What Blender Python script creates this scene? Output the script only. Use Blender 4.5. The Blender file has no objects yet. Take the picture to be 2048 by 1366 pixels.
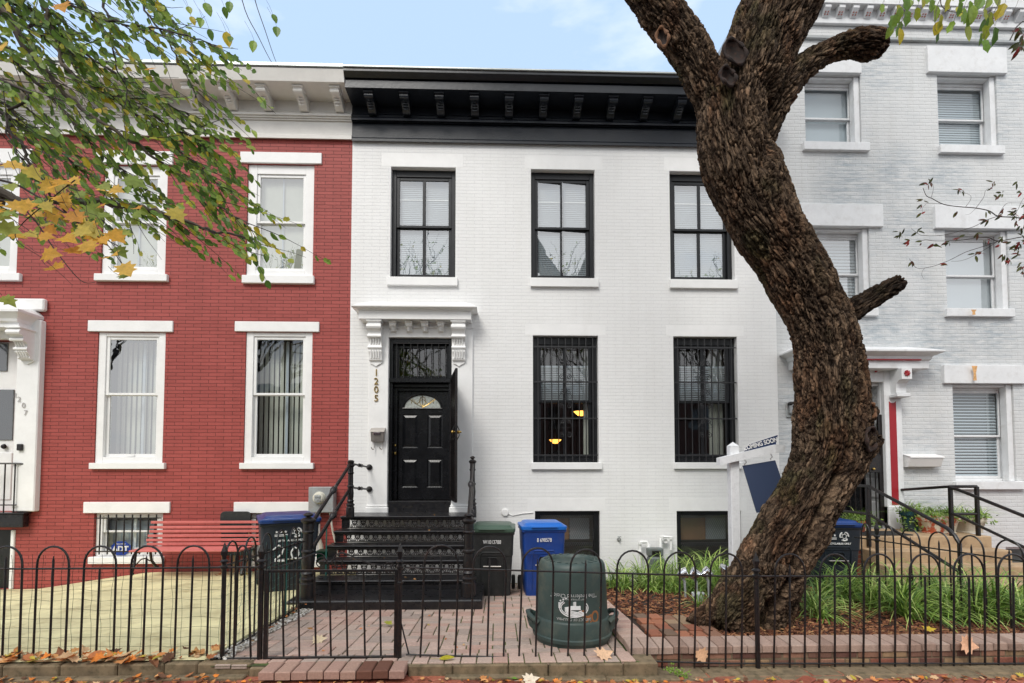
import bpy, bmesh, math, random
import numpy as np
from mathutils import Vector, Matrix, noise as mnoise
S = bpy.context.scene
C = S.collection
R = math.radians
# ------------------------------------------------------------------ camera
CX, CY, FP = 1024.0, 895.0, 1000.0          # principal point and focal length, in pixels of the 2048 wide frame
CAM = Vector((0, -8.55, 1.65)); YAW = math.atan(.028); PIT = math.atan(.04)
cd = bpy.data.cameras.new('camera'); cam = bpy.data.objects.new('camera', cd); C.objects.link(cam)
cam.location = CAM; cam.rotation_euler = (math.pi/2 + PIT, 0, -YAW)
cd.sensor_width = 36; cd.lens = FP/2048*36; cd.shift_y = (CY-683)/2048
cd.clip_start = .05; cd.clip_end = 500
S.camera = cam
FW = Vector((math.sin(YAW)*math.cos(PIT), math.cos(YAW)*math.cos(PIT), math.sin(PIT)))
RT = Vector((math.cos(YAW), -math.sin(YAW), 0)); UP = RT.cross(FW)
def ray(px, py): return FW*FP + RT*(px-CX) + UP*(CY-py)
def P(px, py, Y=0.0):
    d = ray(px, py); t = (Y-CAM.y)/d.y; return CAM + d*t
def G(px, py, z=0.0):
    d = ray(px, py); t = (z-CAM.z)/d.z; return CAM + d*t
def XX(px, py, Y=0.0): return P(px, py, Y).x
def ZZ(px, py, Y=0.0): return P(px, py, Y).z
def RC(x0, y0, x1, y1, Y=0.0):
    ym = (y0+y1)/2; xm = (x0+x1)/2
    return XX(x0, ym, Y), XX(x1, ym, Y), ZZ(xm, y1, Y), ZZ(xm, y0, Y)
# ------------------------------------------------------------------ world, sun, exposure
SUNEL, SUNAZ = R(48), R(205)
W = bpy.data.worlds.new('World'); S.world = W; W.use_nodes = True
nt = W.node_tree; nt.nodes.clear()
wo = nt.nodes.new('ShaderNodeOutputWorld'); bg = nt.nodes.new('ShaderNodeBackground')
sk = nt.nodes.new('ShaderNodeTexSky'); sk.sky_type = 'NISHITA'; sk.sun_disc = False
sk.sun_elevation = SUNEL; sk.sun_rotation = SUNAZ; sk.dust_density = 1.2; sk.ozone_density = 1.4
tc = nt.nodes.new('ShaderNodeTexCoord')
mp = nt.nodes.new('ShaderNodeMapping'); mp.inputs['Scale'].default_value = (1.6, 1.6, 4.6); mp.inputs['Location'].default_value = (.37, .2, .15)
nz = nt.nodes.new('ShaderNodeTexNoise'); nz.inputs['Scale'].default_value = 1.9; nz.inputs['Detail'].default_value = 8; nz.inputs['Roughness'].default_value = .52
sp = nt.nodes.new('ShaderNodeSeparateXYZ'); cv = nt.nodes.new('ShaderNodeMapRange')      # unseen cloud added over the street side to whiten the facade light
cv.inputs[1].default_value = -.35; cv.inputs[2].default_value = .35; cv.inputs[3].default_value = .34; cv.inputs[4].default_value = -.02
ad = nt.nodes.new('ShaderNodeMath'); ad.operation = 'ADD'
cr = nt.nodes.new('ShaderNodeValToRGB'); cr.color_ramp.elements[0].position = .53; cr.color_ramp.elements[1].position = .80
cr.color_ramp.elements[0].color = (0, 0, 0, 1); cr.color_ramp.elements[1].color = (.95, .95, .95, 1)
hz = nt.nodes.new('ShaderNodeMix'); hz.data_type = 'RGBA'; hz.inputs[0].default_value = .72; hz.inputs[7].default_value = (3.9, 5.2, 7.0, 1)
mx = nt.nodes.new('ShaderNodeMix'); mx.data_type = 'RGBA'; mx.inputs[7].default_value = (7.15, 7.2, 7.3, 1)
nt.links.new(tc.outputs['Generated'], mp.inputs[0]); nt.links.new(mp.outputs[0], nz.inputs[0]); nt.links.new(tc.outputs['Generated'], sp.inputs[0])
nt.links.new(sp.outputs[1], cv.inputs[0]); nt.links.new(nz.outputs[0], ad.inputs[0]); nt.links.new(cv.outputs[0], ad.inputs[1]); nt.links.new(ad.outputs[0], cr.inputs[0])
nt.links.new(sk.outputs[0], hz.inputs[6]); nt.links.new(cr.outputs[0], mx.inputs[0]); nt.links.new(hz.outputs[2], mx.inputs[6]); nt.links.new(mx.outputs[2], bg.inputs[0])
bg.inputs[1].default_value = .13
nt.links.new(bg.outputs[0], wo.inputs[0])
sd = bpy.data.lights.new('sun', 'SUN'); sd.energy = 1.7; sd.angle = R(22); sd.color = (1, .96, .9)
sun = bpy.data.objects.new('sun', sd); C.objects.link(sun)
sv = Vector((math.sin(SUNAZ)*math.cos(SUNEL), math.cos(SUNAZ)*math.cos(SUNEL), math.sin(SUNEL)))
sun.rotation_euler = (-sv).to_track_quat('-Z', 'Y').to_euler(); sun.location = (0, -9, 12)
S.view_settings.view_transform = 'Standard'; S.view_settings.look = 'None'; S.view_settings.gamma = 1
S.view_settings.exposure = .52
S.render.engine = 'CYCLES'
S.cycles.max_bounces = 8; S.cycles.transparent_max_bounces = 12

# ------------------------------------------------------------------ object helpers
random.seed(7)
def rnd(a, b): return random.uniform(a, b)
def vr(c, f): return tuple(v*f for v in c)
def tag(o, label=None, cat=None, group=None, kind=None):
    if label: o['label'] = label
    if cat: o['category'] = cat
    if group: o['group'] = group
    if kind: o['kind'] = kind
    return o
def thing(name, loc, label, cat, group=None):
    o = bpy.data.objects.new(name, None); C.objects.link(o); o.location = loc; o.empty_display_size = .1
    return tag(o, label, cat, group)
def wloc(o):
    v = Vector((0, 0, 0))
    while o is not None: v += Vector(o.location); o = o.parent
    return v
def copy_tree(o, parent=None):
    c = o.copy(); C.objects.link(c); c.parent = parent
    for ch in list(o.children): copy_tree(ch, c)
    return c
class MB:
    def __init__(s): s.v = []; s.f = []; s.c = []; s.col = None
    def add(s, vs, fs):
        n = len(s.v); s.v += [tuple(v) for v in vs]
        for f in fs: s.f.append([i+n for i in f]); s.c.append(s.col)
        return s
    def box(s, x0, x1, y0, y1, z0, z1):
        if x0 > x1: x0, x1 = x1, x0
        if y0 > y1: y0, y1 = y1, y0
        if z0 > z1: z0, z1 = z1, z0
        return s.add([(x0,y0,z0),(x1,y0,z0),(x1,y1,z0),(x0,y1,z0),(x0,y0,z1),(x1,y0,z1),(x1,y1,z1),(x0,y1,z1)],
              [(0,3,2,1),(4,5,6,7),(0,1,5,4),(1,2,6,5),(2,3,7,6),(3,0,4,7)])
    def bbox(s, x0, x1, y0, y1, z0, z1, b=.01):      # box with its edges cut back
        x0, x1 = sorted((x0, x1)); y0, y1 = sorted((y0, y1)); z0, z1 = sorted((z0, z1))
        bm = bmesh.new(); bmesh.ops.create_cube(bm, size=1)
        for v in bm.verts: v.co = Vector(((x0+x1)/2+v.co.x*(x1-x0), (y0+y1)/2+v.co.y*(y1-y0), (z0+z1)/2+v.co.z*(z1-z0)))
        b = min(b, (x1-x0)*.45, (y1-y0)*.45, (z1-z0)*.45)
        bmesh.ops.bevel(bm, geom=bm.edges[:], offset=b, segments=1, profile=.5, affect='EDGES')
        bm.verts.index_update()
        s.add([v.co.copy() for v in bm.verts], [[v.index for v in f.verts] for f in bm.faces]); bm.free(); return s
    def hexa(s, p):                                   # 8 points: bottom 4 then top 4
        return s.add(p, [(0,3,2,1),(4,5,6,7),(0,1,5,4),(1,2,6,5),(2,3,7,6),(3,0,4,7)])
    def prism(s, pts, d):                             # closed polygon pts (3D) pushed along d
        n = len(pts); d = Vector(d); a = [Vector(p) for p in pts]; b = [p+d for p in a]
        return s.add(a+b, [tuple(range(n))[::-1], tuple(range(n, 2*n))] + [(i, (i+1) % n, n+(i+1) % n, n+i) for i in range(n)])
    def tube(s, pts, r, n=8, cap=True):
        pts = [Vector(p) for p in pts]; m = len(pts)
        rr = r if isinstance(r, (list, tuple)) else [r]*m
        T = []
        for i in range(m):
            t = pts[min(i+1, m-1)]-pts[max(i-1, 0)]
            T.append(t.normalized() if t.length > 1e-9 else Vector((0,0,1)))
        u = T[0].orthogonal().normalized(); vs = []
        for i in range(m):
            u = (u - T[i]*u.dot(T[i])); u = u.normalized() if u.length > 1e-6 else T[i].orthogonal().normalized()
            w = T[i].cross(u)
            for k in range(n):
                a = 2*math.pi*k/n; vs.append(pts[i] + (u*math.cos(a)+w*math.sin(a))*rr[i])
        fs = [(i*n+k, i*n+(k+1) % n, (i+1)*n+(k+1) % n, (i+1)*n+k) for i in range(m-1) for k in range(n)]
        if cap: fs += [tuple(range(n))[::-1], tuple(range((m-1)*n, m*n))]
        return s.add(vs, fs)
    def lathe(s, prof, c=(0,0,0), n=24, a0=0.0, axis='Z', sq=None):
        c = Vector(c); vs = []
        for r, z in prof:
            for k in range(n):
                a = a0+2*math.pi*k/n; x, y = r*math.cos(a), r*math.sin(a)
                v = Vector((x, y, z)) if axis == 'Z' else (Vector((x, z, y)) if axis == 'Y' else Vector((z, x, y)))
                vs.append(c+v)
        m = len(prof)
        fs = [(i*n+k, i*n+(k+1) % n, (i+1)*n+(k+1) % n, (i+1)*n+k) for i in range(m-1) for k in range(n)]
        fs += [tuple(range(n))[::-1], tuple(range((m-1)*n, m*n))]
        return s.add(vs, fs)
    def build(s, name, mat, parent=None, smooth=False, origin=None, bevel=0, angle=35):
        me = bpy.data.meshes.new(name)
        L = wloc(parent) if parent else Vector(origin if origin else (0,0,0))
        O = Vector((0,0,0))
        if parent and origin: O = Vector(origin)-L; L = Vector(origin)
        me.from_pydata([(v[0]-L.x, v[1]-L.y, v[2]-L.z) for v in s.v], [], s.f); me.update()
        if any(c is not None for c in s.c):
            at = me.color_attributes.new('Col', 'FLOAT_COLOR', 'CORNER'); arr = []
            for f, c in zip(s.f, s.c):
                c = c or (1,1,1); arr += [c[0], c[1], c[2], 1]*len(f)
            at.data.foreach_set('color', arr)
        if mat: me.materials.append(mat)
        o = bpy.data.objects.new(name, me); C.objects.link(o)
        if parent: o.parent = parent; o.location = O
        else: o.location = L
        if name != 'pane': fix_normals(me)
        if smooth:
            me.polygons.foreach_set('use_smooth', [True]*len(me.polygons))
            me.set_sharp_from_angle(angle=R(angle))
        if bevel:
            b = o.modifiers.new('bevel', 'BEVEL'); b.width = bevel; b.segments = 2; b.limit_method = 'ANGLE'; b.angle_limit = R(40)
        return o
def fix_normals(me):
    bm = bmesh.new(); bm.from_mesh(me); bmesh.ops.recalc_face_normals(bm, faces=bm.faces); bm.to_mesh(me); bm.free()
def text(name, s, size, mat, loc, parent=None, rot=(math.pi/2,0,0), ext=.002, sx=1, align='CENTER', bold=0):
    cu = bpy.data.curves.new(name, 'FONT'); cu.body = s; cu.size = size; cu.extrude = ext; cu.align_x = align; cu.align_y = 'CENTER'; cu.offset = bold
    t = bpy.data.objects.new(name, cu); C.objects.link(t)
    dg = bpy.context.evaluated_depsgraph_get()
    me = bpy.data.meshes.new_from_object(t.evaluated_get(dg)); bpy.data.objects.remove(t)
    me.transform(Matrix.Diagonal((sx, 1, 1, 1))); me.materials.clear(); me.materials.append(mat)
    o = bpy.data.objects.new(name, me); C.objects.link(o); o.rotation_euler = rot
    if parent: o.parent = parent; o.location = Vector(loc)-wloc(parent)
    else: o.location = loc
    return o

# ------------------------------------------------------------------ material helpers
def sr(r, g, b):
    f = lambda c: (c/255/12.92 if c/255 <= .04045 else ((c/255+.055)/1.055)**2.4)
    return (f(r), f(g), f(b))
def node(nt, t, **kw):
    n = nt.nodes.new(t)
    for k, v in kw.items():
        if k[0] == '_': setattr(n, k[1:], v)
    return n
def L(nt, a, b): nt.links.new(a, b)
def newmat(name):
    m = bpy.data.materials.new(name); m.use_nodes = True; nt = m.node_tree
    b = nt.nodes['Principled BSDF']; return m, nt, b
def noise_node(nt, vec, scale, detail=4, rough=.55, dist=0):
    n = nt.nodes.new('ShaderNodeTexNoise'); n.inputs['Scale'].default_value = scale; n.inputs['Detail'].default_value = detail
    n.inputs['Roughness'].default_value = rough; n.inputs['Distortion'].default_value = dist
    if vec is not None: L(nt, vec, n.inputs['Vector'])
    return n
def ramp(nt, fac, stops):
    r = nt.nodes.new('ShaderNodeValToRGB'); e = r.color_ramp.elements
    while len(e) > 1: e.remove(e[-1])
    e[0].position = stops[0][0]; e[0].color = (*stops[0][1], 1)
    for p, c in stops[1:]:
        x = e.new(p); x.color = (*c, 1)
    L(nt, fac, r.inputs[0]); return r
def mixc(nt, fac, a, b, mode='MIX'):
    m = nt.nodes.new('ShaderNodeMix'); m.data_type = 'RGBA'; m.blend_type = mode; m.clamp_factor = True
    for k, v in ((0, fac), (6, a), (7, b)):
        if hasattr(v, 'is_output'): L(nt, v, m.inputs[k])
        elif isinstance(v, (int, float)): m.inputs[k].default_value = v
        else: m.inputs[k].default_value = (*v, 1)
    return m.outputs[2]
def mth(nt, op, a, b=0.0, clamp=False):
    m = nt.nodes.new('ShaderNodeMath'); m.operation = op; m.use_clamp = clamp
    for k, v in ((0, a), (1, b)):
        if hasattr(v, 'is_output'): L(nt, v, m.inputs[k])
        else: m.inputs[k].default_value = v
    return m.outputs[0]
def bump(nt, b, h, strength=.3, dist=.01):
    n = nt.nodes.new('ShaderNodeBump'); n.inputs['Strength'].default_value = strength; n.inputs['Distance'].default_value = dist
    L(nt, h, n.inputs['Height']); L(nt, n.outputs[0], b.inputs['Normal']); return n
def pos(nt):
    g = nt.nodes.new('ShaderNodeNewGeometry'); return g.outputs['Position']
def paint(name, c, rough=.5, var=.12, scale=6, metal=0, bmp=.15, bscale=60, dirt=None, dirta=.3, spec=.5, coat=0):
    m, nt, b = newmat(name); p = nt.nodes.new('ShaderNodeTexCoord').outputs['Object']
    n1 = noise_node(nt, p, scale, 5, .6)
    lo = tuple(x*(1-var) for x in c); hi = tuple(min(1, x*(1+var*.6)) for x in c)
    col = ramp(nt, n1.outputs[0], [(.3, lo), (.7, hi)]).outputs[0]
    if dirt:
        n3 = noise_node(nt, p, scale*1.7, 8, .7); f = ramp(nt, n3.outputs[0], [(.5, (0,0,0)), (.72, (dirta,)*3)]).outputs[0]
        col = mixc(nt, f, col, dirt)
    L(nt, col, b.inputs['Base Color'])
    n2 = noise_node(nt, p, bscale, 5, .6)
    rr = nt.nodes.new('ShaderNodeMapRange'); rr.inputs[3].default_value = max(.02, rough-.12); rr.inputs[4].default_value = min(1, rough+.12)
    L(nt, n1.outputs[0], rr.inputs[0]); L(nt, rr.outputs[0], b.inputs['Roughness'])
    b.inputs['Metallic'].default_value = metal; b.inputs['Specular IOR Level'].default_value = spec
    if coat: b.inputs['Coat Weight'].default_value = coat
    if bmp: bump(nt, b, n2.outputs[0], bmp, .004)
    return m
def vcol(name, rough=.7, bmp=.3, bscale=90, var=.25, vscale=25, transl=0, spec=.3):
    m, nt, b = newmat(name); a = nt.nodes.new('ShaderNodeAttribute'); a.attribute_name = 'Col'
    p = nt.nodes.new('ShaderNodeTexCoord').outputs['Object']
    n1 = noise_node(nt, p, vscale, 6, .65); f = ramp(nt, n1.outputs[0], [(.3, (1-var,)*3), (.7, (1+var*.5,)*3)]).outputs[0]
    col = mixc(nt, 1.0, a.outputs['Color'], f, 'MULTIPLY'); L(nt, col, b.inputs['Base Color'])
    b.inputs['Roughness'].default_value = rough; b.inputs['Specular IOR Level'].default_value = spec
    if bmp: bump(nt, b, noise_node(nt, p, bscale, 4, .6).outputs[0], bmp, .004)
    if transl:
        t = nt.nodes.new('ShaderNodeBsdfTranslucent'); L(nt, col, t.inputs[0]); mxs = nt.nodes.new('ShaderNodeMixShader'); mxs.inputs[0].default_value = transl
        L(nt, b.outputs[0], mxs.inputs[1]); L(nt, t.outputs[0], mxs.inputs[2]); L(nt, mxs.outputs[0], nt.nodes['Material Output'].inputs[0])
    return m
def brickmat(name, c1, c2, mortar, bw=.272, rh=.0598, ms=.0035, bstr=.5, msm=.3, patch=None, rough=.6, moff=0.0, grain=.4, warp=0.0, streak=.6):
    m, nt, b = newmat(name); p = pos(nt)
    sx = nt.nodes.new('ShaderNodeSeparateXYZ'); L(nt, p, sx.inputs[0])
    cb = nt.nodes.new('ShaderNodeCombineXYZ')
    L(nt, mth(nt, 'ADD', sx.outputs[0], sx.outputs[1]), cb.inputs[0]); L(nt, mth(nt, 'ADD', sx.outputs[2], 5+moff), cb.inputs[1])
    vec = cb.outputs[0]
    if warp:
        wn = noise_node(nt, p, 3.0, 3); va = nt.nodes.new('ShaderNodeVectorMath'); va.operation = 'MULTIPLY_ADD'
        L(nt, wn.outputs[1], va.inputs[0]); va.inputs[1].default_value = (warp*2, warp, 0); L(nt, vec, va.inputs[2]); vec = va.outputs[0]
    bk = nt.nodes.new('ShaderNodeTexBrick'); L(nt, vec, bk.inputs['Vector'])
    bk.inputs['Scale'].default_value = 1; bk.inputs['Brick Width'].default_value = bw; bk.inputs['Row Height'].default_value = rh
    bk.inputs['Mortar Size'].default_value = ms; bk.inputs['Mortar Smooth'].default_value = msm; bk.inputs['Bias'].default_value = 0
    bk.inputs['Color1'].default_value = (*c1, 1); bk.inputs['Color2'].default_value = (*c2, 1); bk.inputs['Mortar'].default_value = (*mortar, 1)
    # joints fade in and out, as they do under thick paint
    nf = noise_node(nt, p, 2.3, 6, .7); col = bk.outputs['Color']
    big = noise_node(nt, p, .55, 5, .6)
    col = mixc(nt, .5, col, ramp(nt, big.outputs[0], [(.3, (.84,)*3), (.7, (1.0,)*3)]).outputs[0], 'MULTIPLY')
    ms_ = nt.nodes.new('ShaderNodeMapping'); ms_.inputs['Scale'].default_value = (5, 5, .55); L(nt, p, ms_.inputs[0]); stn = noise_node(nt, ms_.outputs[0], 1.0, 7, .65)
    col = mixc(nt, streak, col, ramp(nt, stn.outputs[0], [(.32, (.86,.85,.83)), (.55, (1,1,1))]).outputs[0], 'MULTIPLY')      # old rain streaks
    g = noise_node(nt, p, 45, 4, .7)
    col = mixc(nt, .35, col, ramp(nt, g.outputs[0], [(.25, (.8,)*3), (.6, (1.0,)*3)]).outputs[0], 'MULTIPLY')
    if patch:
        pn = noise_node(nt, p, .62, 3, .5); sm = noise_node(nt, cb.outputs[0], 9, 8, .75)
        st = nt.nodes.new('ShaderNodeMapping'); st.inputs['Scale'].default_value = (3.2, 15, 1); L(nt, cb.outputs[0], st.inputs[0]); L(nt, st.outputs[0], sm.inputs['Vector']); sm.inputs['Scale'].default_value = 1
        a = mth(nt, 'MULTIPLY', ramp(nt, pn.outputs[0], [(.50, (0,0,0)), (.64, (1,1,1))]).outputs[0], ramp(nt, sm.outputs[0], [(.42, (0,0,0)), (.62, (1,1,1))]).outputs[0])
        tot = None      # worn places: below the sills and between the windows
        for (wx, wy, wr) in ((1705,370,.75),(1800,340,.6),(1900,345,.55),(1760,650,.9),(1880,690,.9),(1700,320,.4),(1990,660,.7),(1600,880,.6),(1860,1020,.5)):
            w_ = P(wx, wy, 0); dv_ = nt.nodes.new('ShaderNodeVectorMath'); dv_.operation = 'DISTANCE'; L(nt, p, dv_.inputs[0]); dv_.inputs[1].default_value = (w_.x, .06, w_.z)
            g_s = mth(nt, 'SUBTRACT', 1.0, mth(nt, 'DIVIDE', dv_.outputs['Value'], wr), clamp=True); tot = g_s if tot is None else mth(nt, 'MAXIMUM', tot, g_s)
        tot = mth(nt, 'MULTIPLY', mth(nt, 'POWER', tot, .6), ramp(nt, sm.outputs[0], [(.40, (0,0,0)), (.60, (1,1,1))]).outputs[0])
        a = mth(nt, 'MAXIMUM', mth(nt, 'MULTIPLY', a, .8), tot)
        col = mixc(nt, mth(nt, 'MULTIPLY', a, .85), col, patch)
    L(nt, col, b.inputs['Base Color']); b.inputs['Roughness'].default_value = rough; b.inputs['Specular IOR Level'].default_value = .35
    h = mth(nt, 'SUBTRACT', mth(nt, 'MULTIPLY', g.outputs[0], grain), bk.outputs['Fac'])
    h = mth(nt, 'ADD', h, mth(nt, 'MULTIPLY', nf.outputs[0], .8))
    bump(nt, b, h, bstr, .006)
    return m
def plain(name, c, rough=.5, metal=0, emit=None, es=1):
    m, nt, b = newmat(name); b.inputs['Base Color'].default_value = (*c, 1); b.inputs['Roughness'].default_value = rough; b.inputs['Metallic'].default_value = metal
    if emit: b.inputs['Emission Color'].default_value = (*emit, 1); b.inputs['Emission Strength'].default_value = es
    return m
def glassmat(name, ior=2.2, tint=(.9,.95,.96), rough=0.0, wav=.0015):
    m = bpy.data.materials.new(name); m.use_nodes = True; nt = m.node_tree; nt.nodes.clear()
    o = nt.nodes.new('ShaderNodeOutputMaterial'); t = nt.nodes.new('ShaderNodeBsdfTransparent'); t.inputs[0].default_value = (*tint, 1)
    g = nt.nodes.new('ShaderNodeBsdfGlossy'); g.inputs['Roughness'].default_value = rough; g.inputs[0].default_value = (1,1,1,1)
    ge = nt.nodes.new('ShaderNodeNewGeometry'); dt = nt.nodes.new('ShaderNodeVectorMath'); dt.operation = 'DOT_PRODUCT'
    L(nt, ge.outputs['Normal'], dt.inputs[0]); L(nt, ge.outputs['Incoming'], dt.inputs[1])
    c_ = mth(nt, 'SUBTRACT', 1.0, mth(nt, 'ABSOLUTE', dt.outputs['Value']), clamp=True)
    fr_ = mth(nt, 'ADD', mth(nt, 'MULTIPLY', mth(nt, 'POWER', c_, 5.0), 1-ior), ior)
    s = nt.nodes.new('ShaderNodeMixShader'); L(nt, fr_, s.inputs[0]); L(nt, t.outputs[0], s.inputs[1]); L(nt, g.outputs[0], s.inputs[2]); L(nt, s.outputs[0], o.inputs[0])
    if wav:
        n = noise_node(nt, pos(nt), 2.5, 2, .5); bb = nt.nodes.new('ShaderNodeBump'); bb.inputs['Strength'].default_value = 1; bb.inputs['Distance'].default_value = wav
        L(nt, n.outputs[0], bb.inputs['Height']); L(nt, bb.outputs[0], g.inputs['Normal'])
    return m
M = {}
M['red_brick'] = brickmat('painted red brick', sr(166,78,72), sr(154,70,64), sr(98,40,37), bstr=.7, ms=.0045)
M['white_brick'] = brickmat('painted white brick', (.82,.82,.81), (.81,.81,.80), (.735,.735,.75), bstr=.6, ms=.0024, rough=.5, streak=.22, warp=.004)
M['gray_brick'] = brickmat('worn white brick', (.66,.67,.67), (.645,.655,.655), (.615,.625,.63), bstr=.6, ms=.010, msm=1.0, patch=(.30,.35,.39), rough=.7, warp=.012, grain=.7, bw=.22, rh=.0655, streak=.45)
M['white_paint'] = paint('white trim paint', (.80,.80,.79), .45, .06, 3, bmp=.12, bscale=30, dirt=(.45,.42,.38), dirta=.10)
M['cream_paint'] = paint('cream cornice paint', (.72,.70,.66), .5, .07, 3, bmp=.15, bscale=25, dirt=(.40,.37,.33), dirta=.18)
M['worn_white'] = paint('worn white trim', (.72,.73,.74), .5, .08, 4, bmp=.2, bscale=30, dirt=(.42,.40,.37), dirta=.35)
M['black_paint'] = paint('black gloss paint', (.006,.0065,.008), .26, .3, 5, bmp=.35, bscale=35, spec=.38)
M['cornice_black'] = paint('black cornice paint', (.009,.012,.018), .34, .3, 4, bmp=.5, bscale=22, spec=.45)
M['window_black'] = paint('black window paint', (.008,.009,.011), .34, .3, 6, bmp=.4, bscale=50, spec=.42)
M['iron'] = paint('black iron paint', (.006,.006,.007), .34, .4, 30, bmp=.4, bscale=120, dirt=(.12,.05,.02), dirta=.35, spec=.5)
M['stoop'] = paint('black stoop paint', (.008,.008,.010), .30, .4, 12, bmp=.5, bscale=80, dirt=(.06,.05,.04), dirta=.5, spec=.55)
M['glass'] = glassmat('window glass', .10)
M['glass_hi'] = glassmat('reflective glass', .30, (.92,.96,.96))
M['gold'] = paint('brass', (.62,.42,.13), .25, .1, metal=1, bmp=0)
M['steel'] = paint('brushed steel', (.48,.45,.42), .38, .1, 20, metal=1, bmp=.1)
M['chrome'] = plain('chrome', (.85,.86,.88), .12, 1)
M['meter_gray'] = paint('gray metal box', (.36,.38,.38), .45, .1, 5, metal=.3, dirt=(.25,.12,.06), dirta=.4)
M['asphalt'] = paint('asphalt', (.05,.05,.052), .85, .3, 8, bmp=.6, bscale=120)
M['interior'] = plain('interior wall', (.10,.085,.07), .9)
M['blind'] = paint('white blind', (.40,.43,.46), .6, .03, 2, bmp=0)
M['blind_gray'] = paint('gray blind', (.30,.31,.32), .6, .05, 2, bmp=0)
M['curtain'] = paint('cream curtain', (.50,.49,.42), .8, .1, 3, bmp=.1)
# ------------------------------------------------------------------ houses
def ring(mb, x0, x1, z0, z1, wl, wr, wt, wb, y0, y1, b=.004):
    mb.bbox(x0, x0+wl, y0, y1, z0, z1, b); mb.bbox(x1-wr, x1, y0, y1, z0, z1, b)
    if wt: mb.bbox(x0+wl, x1-wr, y0+.002, y1-.002, z1-wt, z1-.001, b)
    if wb: mb.bbox(x0+wl, x1-wr, y0+.002, y1-.002, z0+.001, z0+wb, b)
def wall(house, x0, x1, z0, z1, Y, ops, mat, rd=.22):
    xs = sorted(set([x0, x1]+[o[0] for o in ops]+[o[1] for o in ops])); zs = sorted(set([z0, z1]+[o[2] for o in ops]+[o[3] for o in ops]))
    mb = MB()
    for i in range(len(xs)-1):
        for j in range(len(zs)-1):
            cx, cz = (xs[i]+xs[i+1])/2, (zs[j]+zs[j+1])/2
            if any(o[0] < cx < o[1] and o[2] < cz < o[3] for o in ops): continue
            mb.add([(xs[i],Y,zs[j]),(xs[i+1],Y,zs[j]),(xs[i+1],Y,zs[j+1]),(xs[i],Y,zs[j+1])], [(0,1,2,3)])
    for a, b, c, d in ops:
        mb.add([(a,Y,c),(a,Y+rd,c),(a,Y+rd,d),(a,Y,d)], [(0,1,2,3)]); mb.add([(b,Y,c),(b,Y,d),(b,Y+rd,d),(b,Y+rd,c)], [(0,1,2,3)])
        mb.add([(a,Y,d),(a,Y+rd,d),(b,Y+rd,d),(b,Y,d)], [(0,1,2,3)]); mb.add([(a,Y,c),(b,Y,c),(b,Y+rd,c),(a,Y+rd,c)], [(0,1,2,3)])
    me = bpy.data.meshes.new('wall'); Lp = wloc(house)
    me.from_pydata([(v[0]-Lp.x, v[1]-Lp.y, v[2]-Lp.z) for v in mb.v], [], mb.f); me.materials.append(mat)
    o = bpy.data.objects.new('wall', me); C.objects.link(o); o.parent = house
    return o
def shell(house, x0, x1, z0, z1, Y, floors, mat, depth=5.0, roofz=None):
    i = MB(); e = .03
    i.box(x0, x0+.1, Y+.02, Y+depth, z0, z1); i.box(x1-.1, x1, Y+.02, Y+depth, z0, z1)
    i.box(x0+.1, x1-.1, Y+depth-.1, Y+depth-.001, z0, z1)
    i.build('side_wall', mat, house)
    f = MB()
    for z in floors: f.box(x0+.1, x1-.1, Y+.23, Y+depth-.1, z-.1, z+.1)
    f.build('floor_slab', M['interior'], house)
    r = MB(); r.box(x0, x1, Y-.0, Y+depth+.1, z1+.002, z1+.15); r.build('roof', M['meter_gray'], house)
def sash(win, x0, x1, z0, z1, y, w, wb, mat, mv=0, glass='glass', wt=None, tilt=0):
    mb = MB(); ring(mb, x0, x1, z0, z1, w, w, wt or w, wb, y, y+.035)
    if mv:
        c = (x0+x1)/2; mb.bbox(c-mv/2, c+mv/2, y+.004, y+.031, z0+wb, z1-(wt or w), .004)
    s = mb.build('sash', mat, win)
    g = MB(); c = (x0+x1)/2; zz0, zz1 = z0+wb*.6, z1-w*.6
    parts_ = [(x0+w*.6, c-.001), (c+.001, x1-w*.6)] if mv else [(x0+w*.6, x1-w*.6)]
    for a, b in parts_:        # old panes sit slightly off flat; a set tilt steers the reflection
        t = tilt if tilt else random.uniform(-.0022, .0022); u_ = random.uniform(-.0015, .0015)
        g.add([(a, y+.018-t, zz0-0+0), (b, y+.018+t, zz0), (b, y+.018+t+u_, zz1), (a, y+.018-t+u_, zz1)], [(0,1,2,3)])
    g.build('pane', M[glass], win)
def slat_blind(win, x0, x1, z0, z1, y, mat, pitch=.03, vertical=False, name='blind', cov=.52):
    mb = MB()
    if vertical:
        n = int((x1-x0)/pitch)
        for i in range(n):
            x = x0+(i+.5)*pitch; a = .5
            mb.add([(x-pitch*.42, y+.012, z0), (x+pitch*.42, y-.012, z0), (x+pitch*.42, y-.012, z1), (x-pitch*.42, y+.012, z1)], [(0,1,2,3)])
    else:
        n = int((z1-z0)/pitch)
        for i in range(n):
            z = z0+(i+.5)*pitch
            mb.add([(x0, y-.006, z-pitch*cov), (x1, y-.006, z-pitch*cov), (x1, y+.006, z+pitch*cov), (x0, y+.006, z+pitch*cov)], [(0,1,2,3)])
    return mb.build(name, mat, win)
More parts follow.
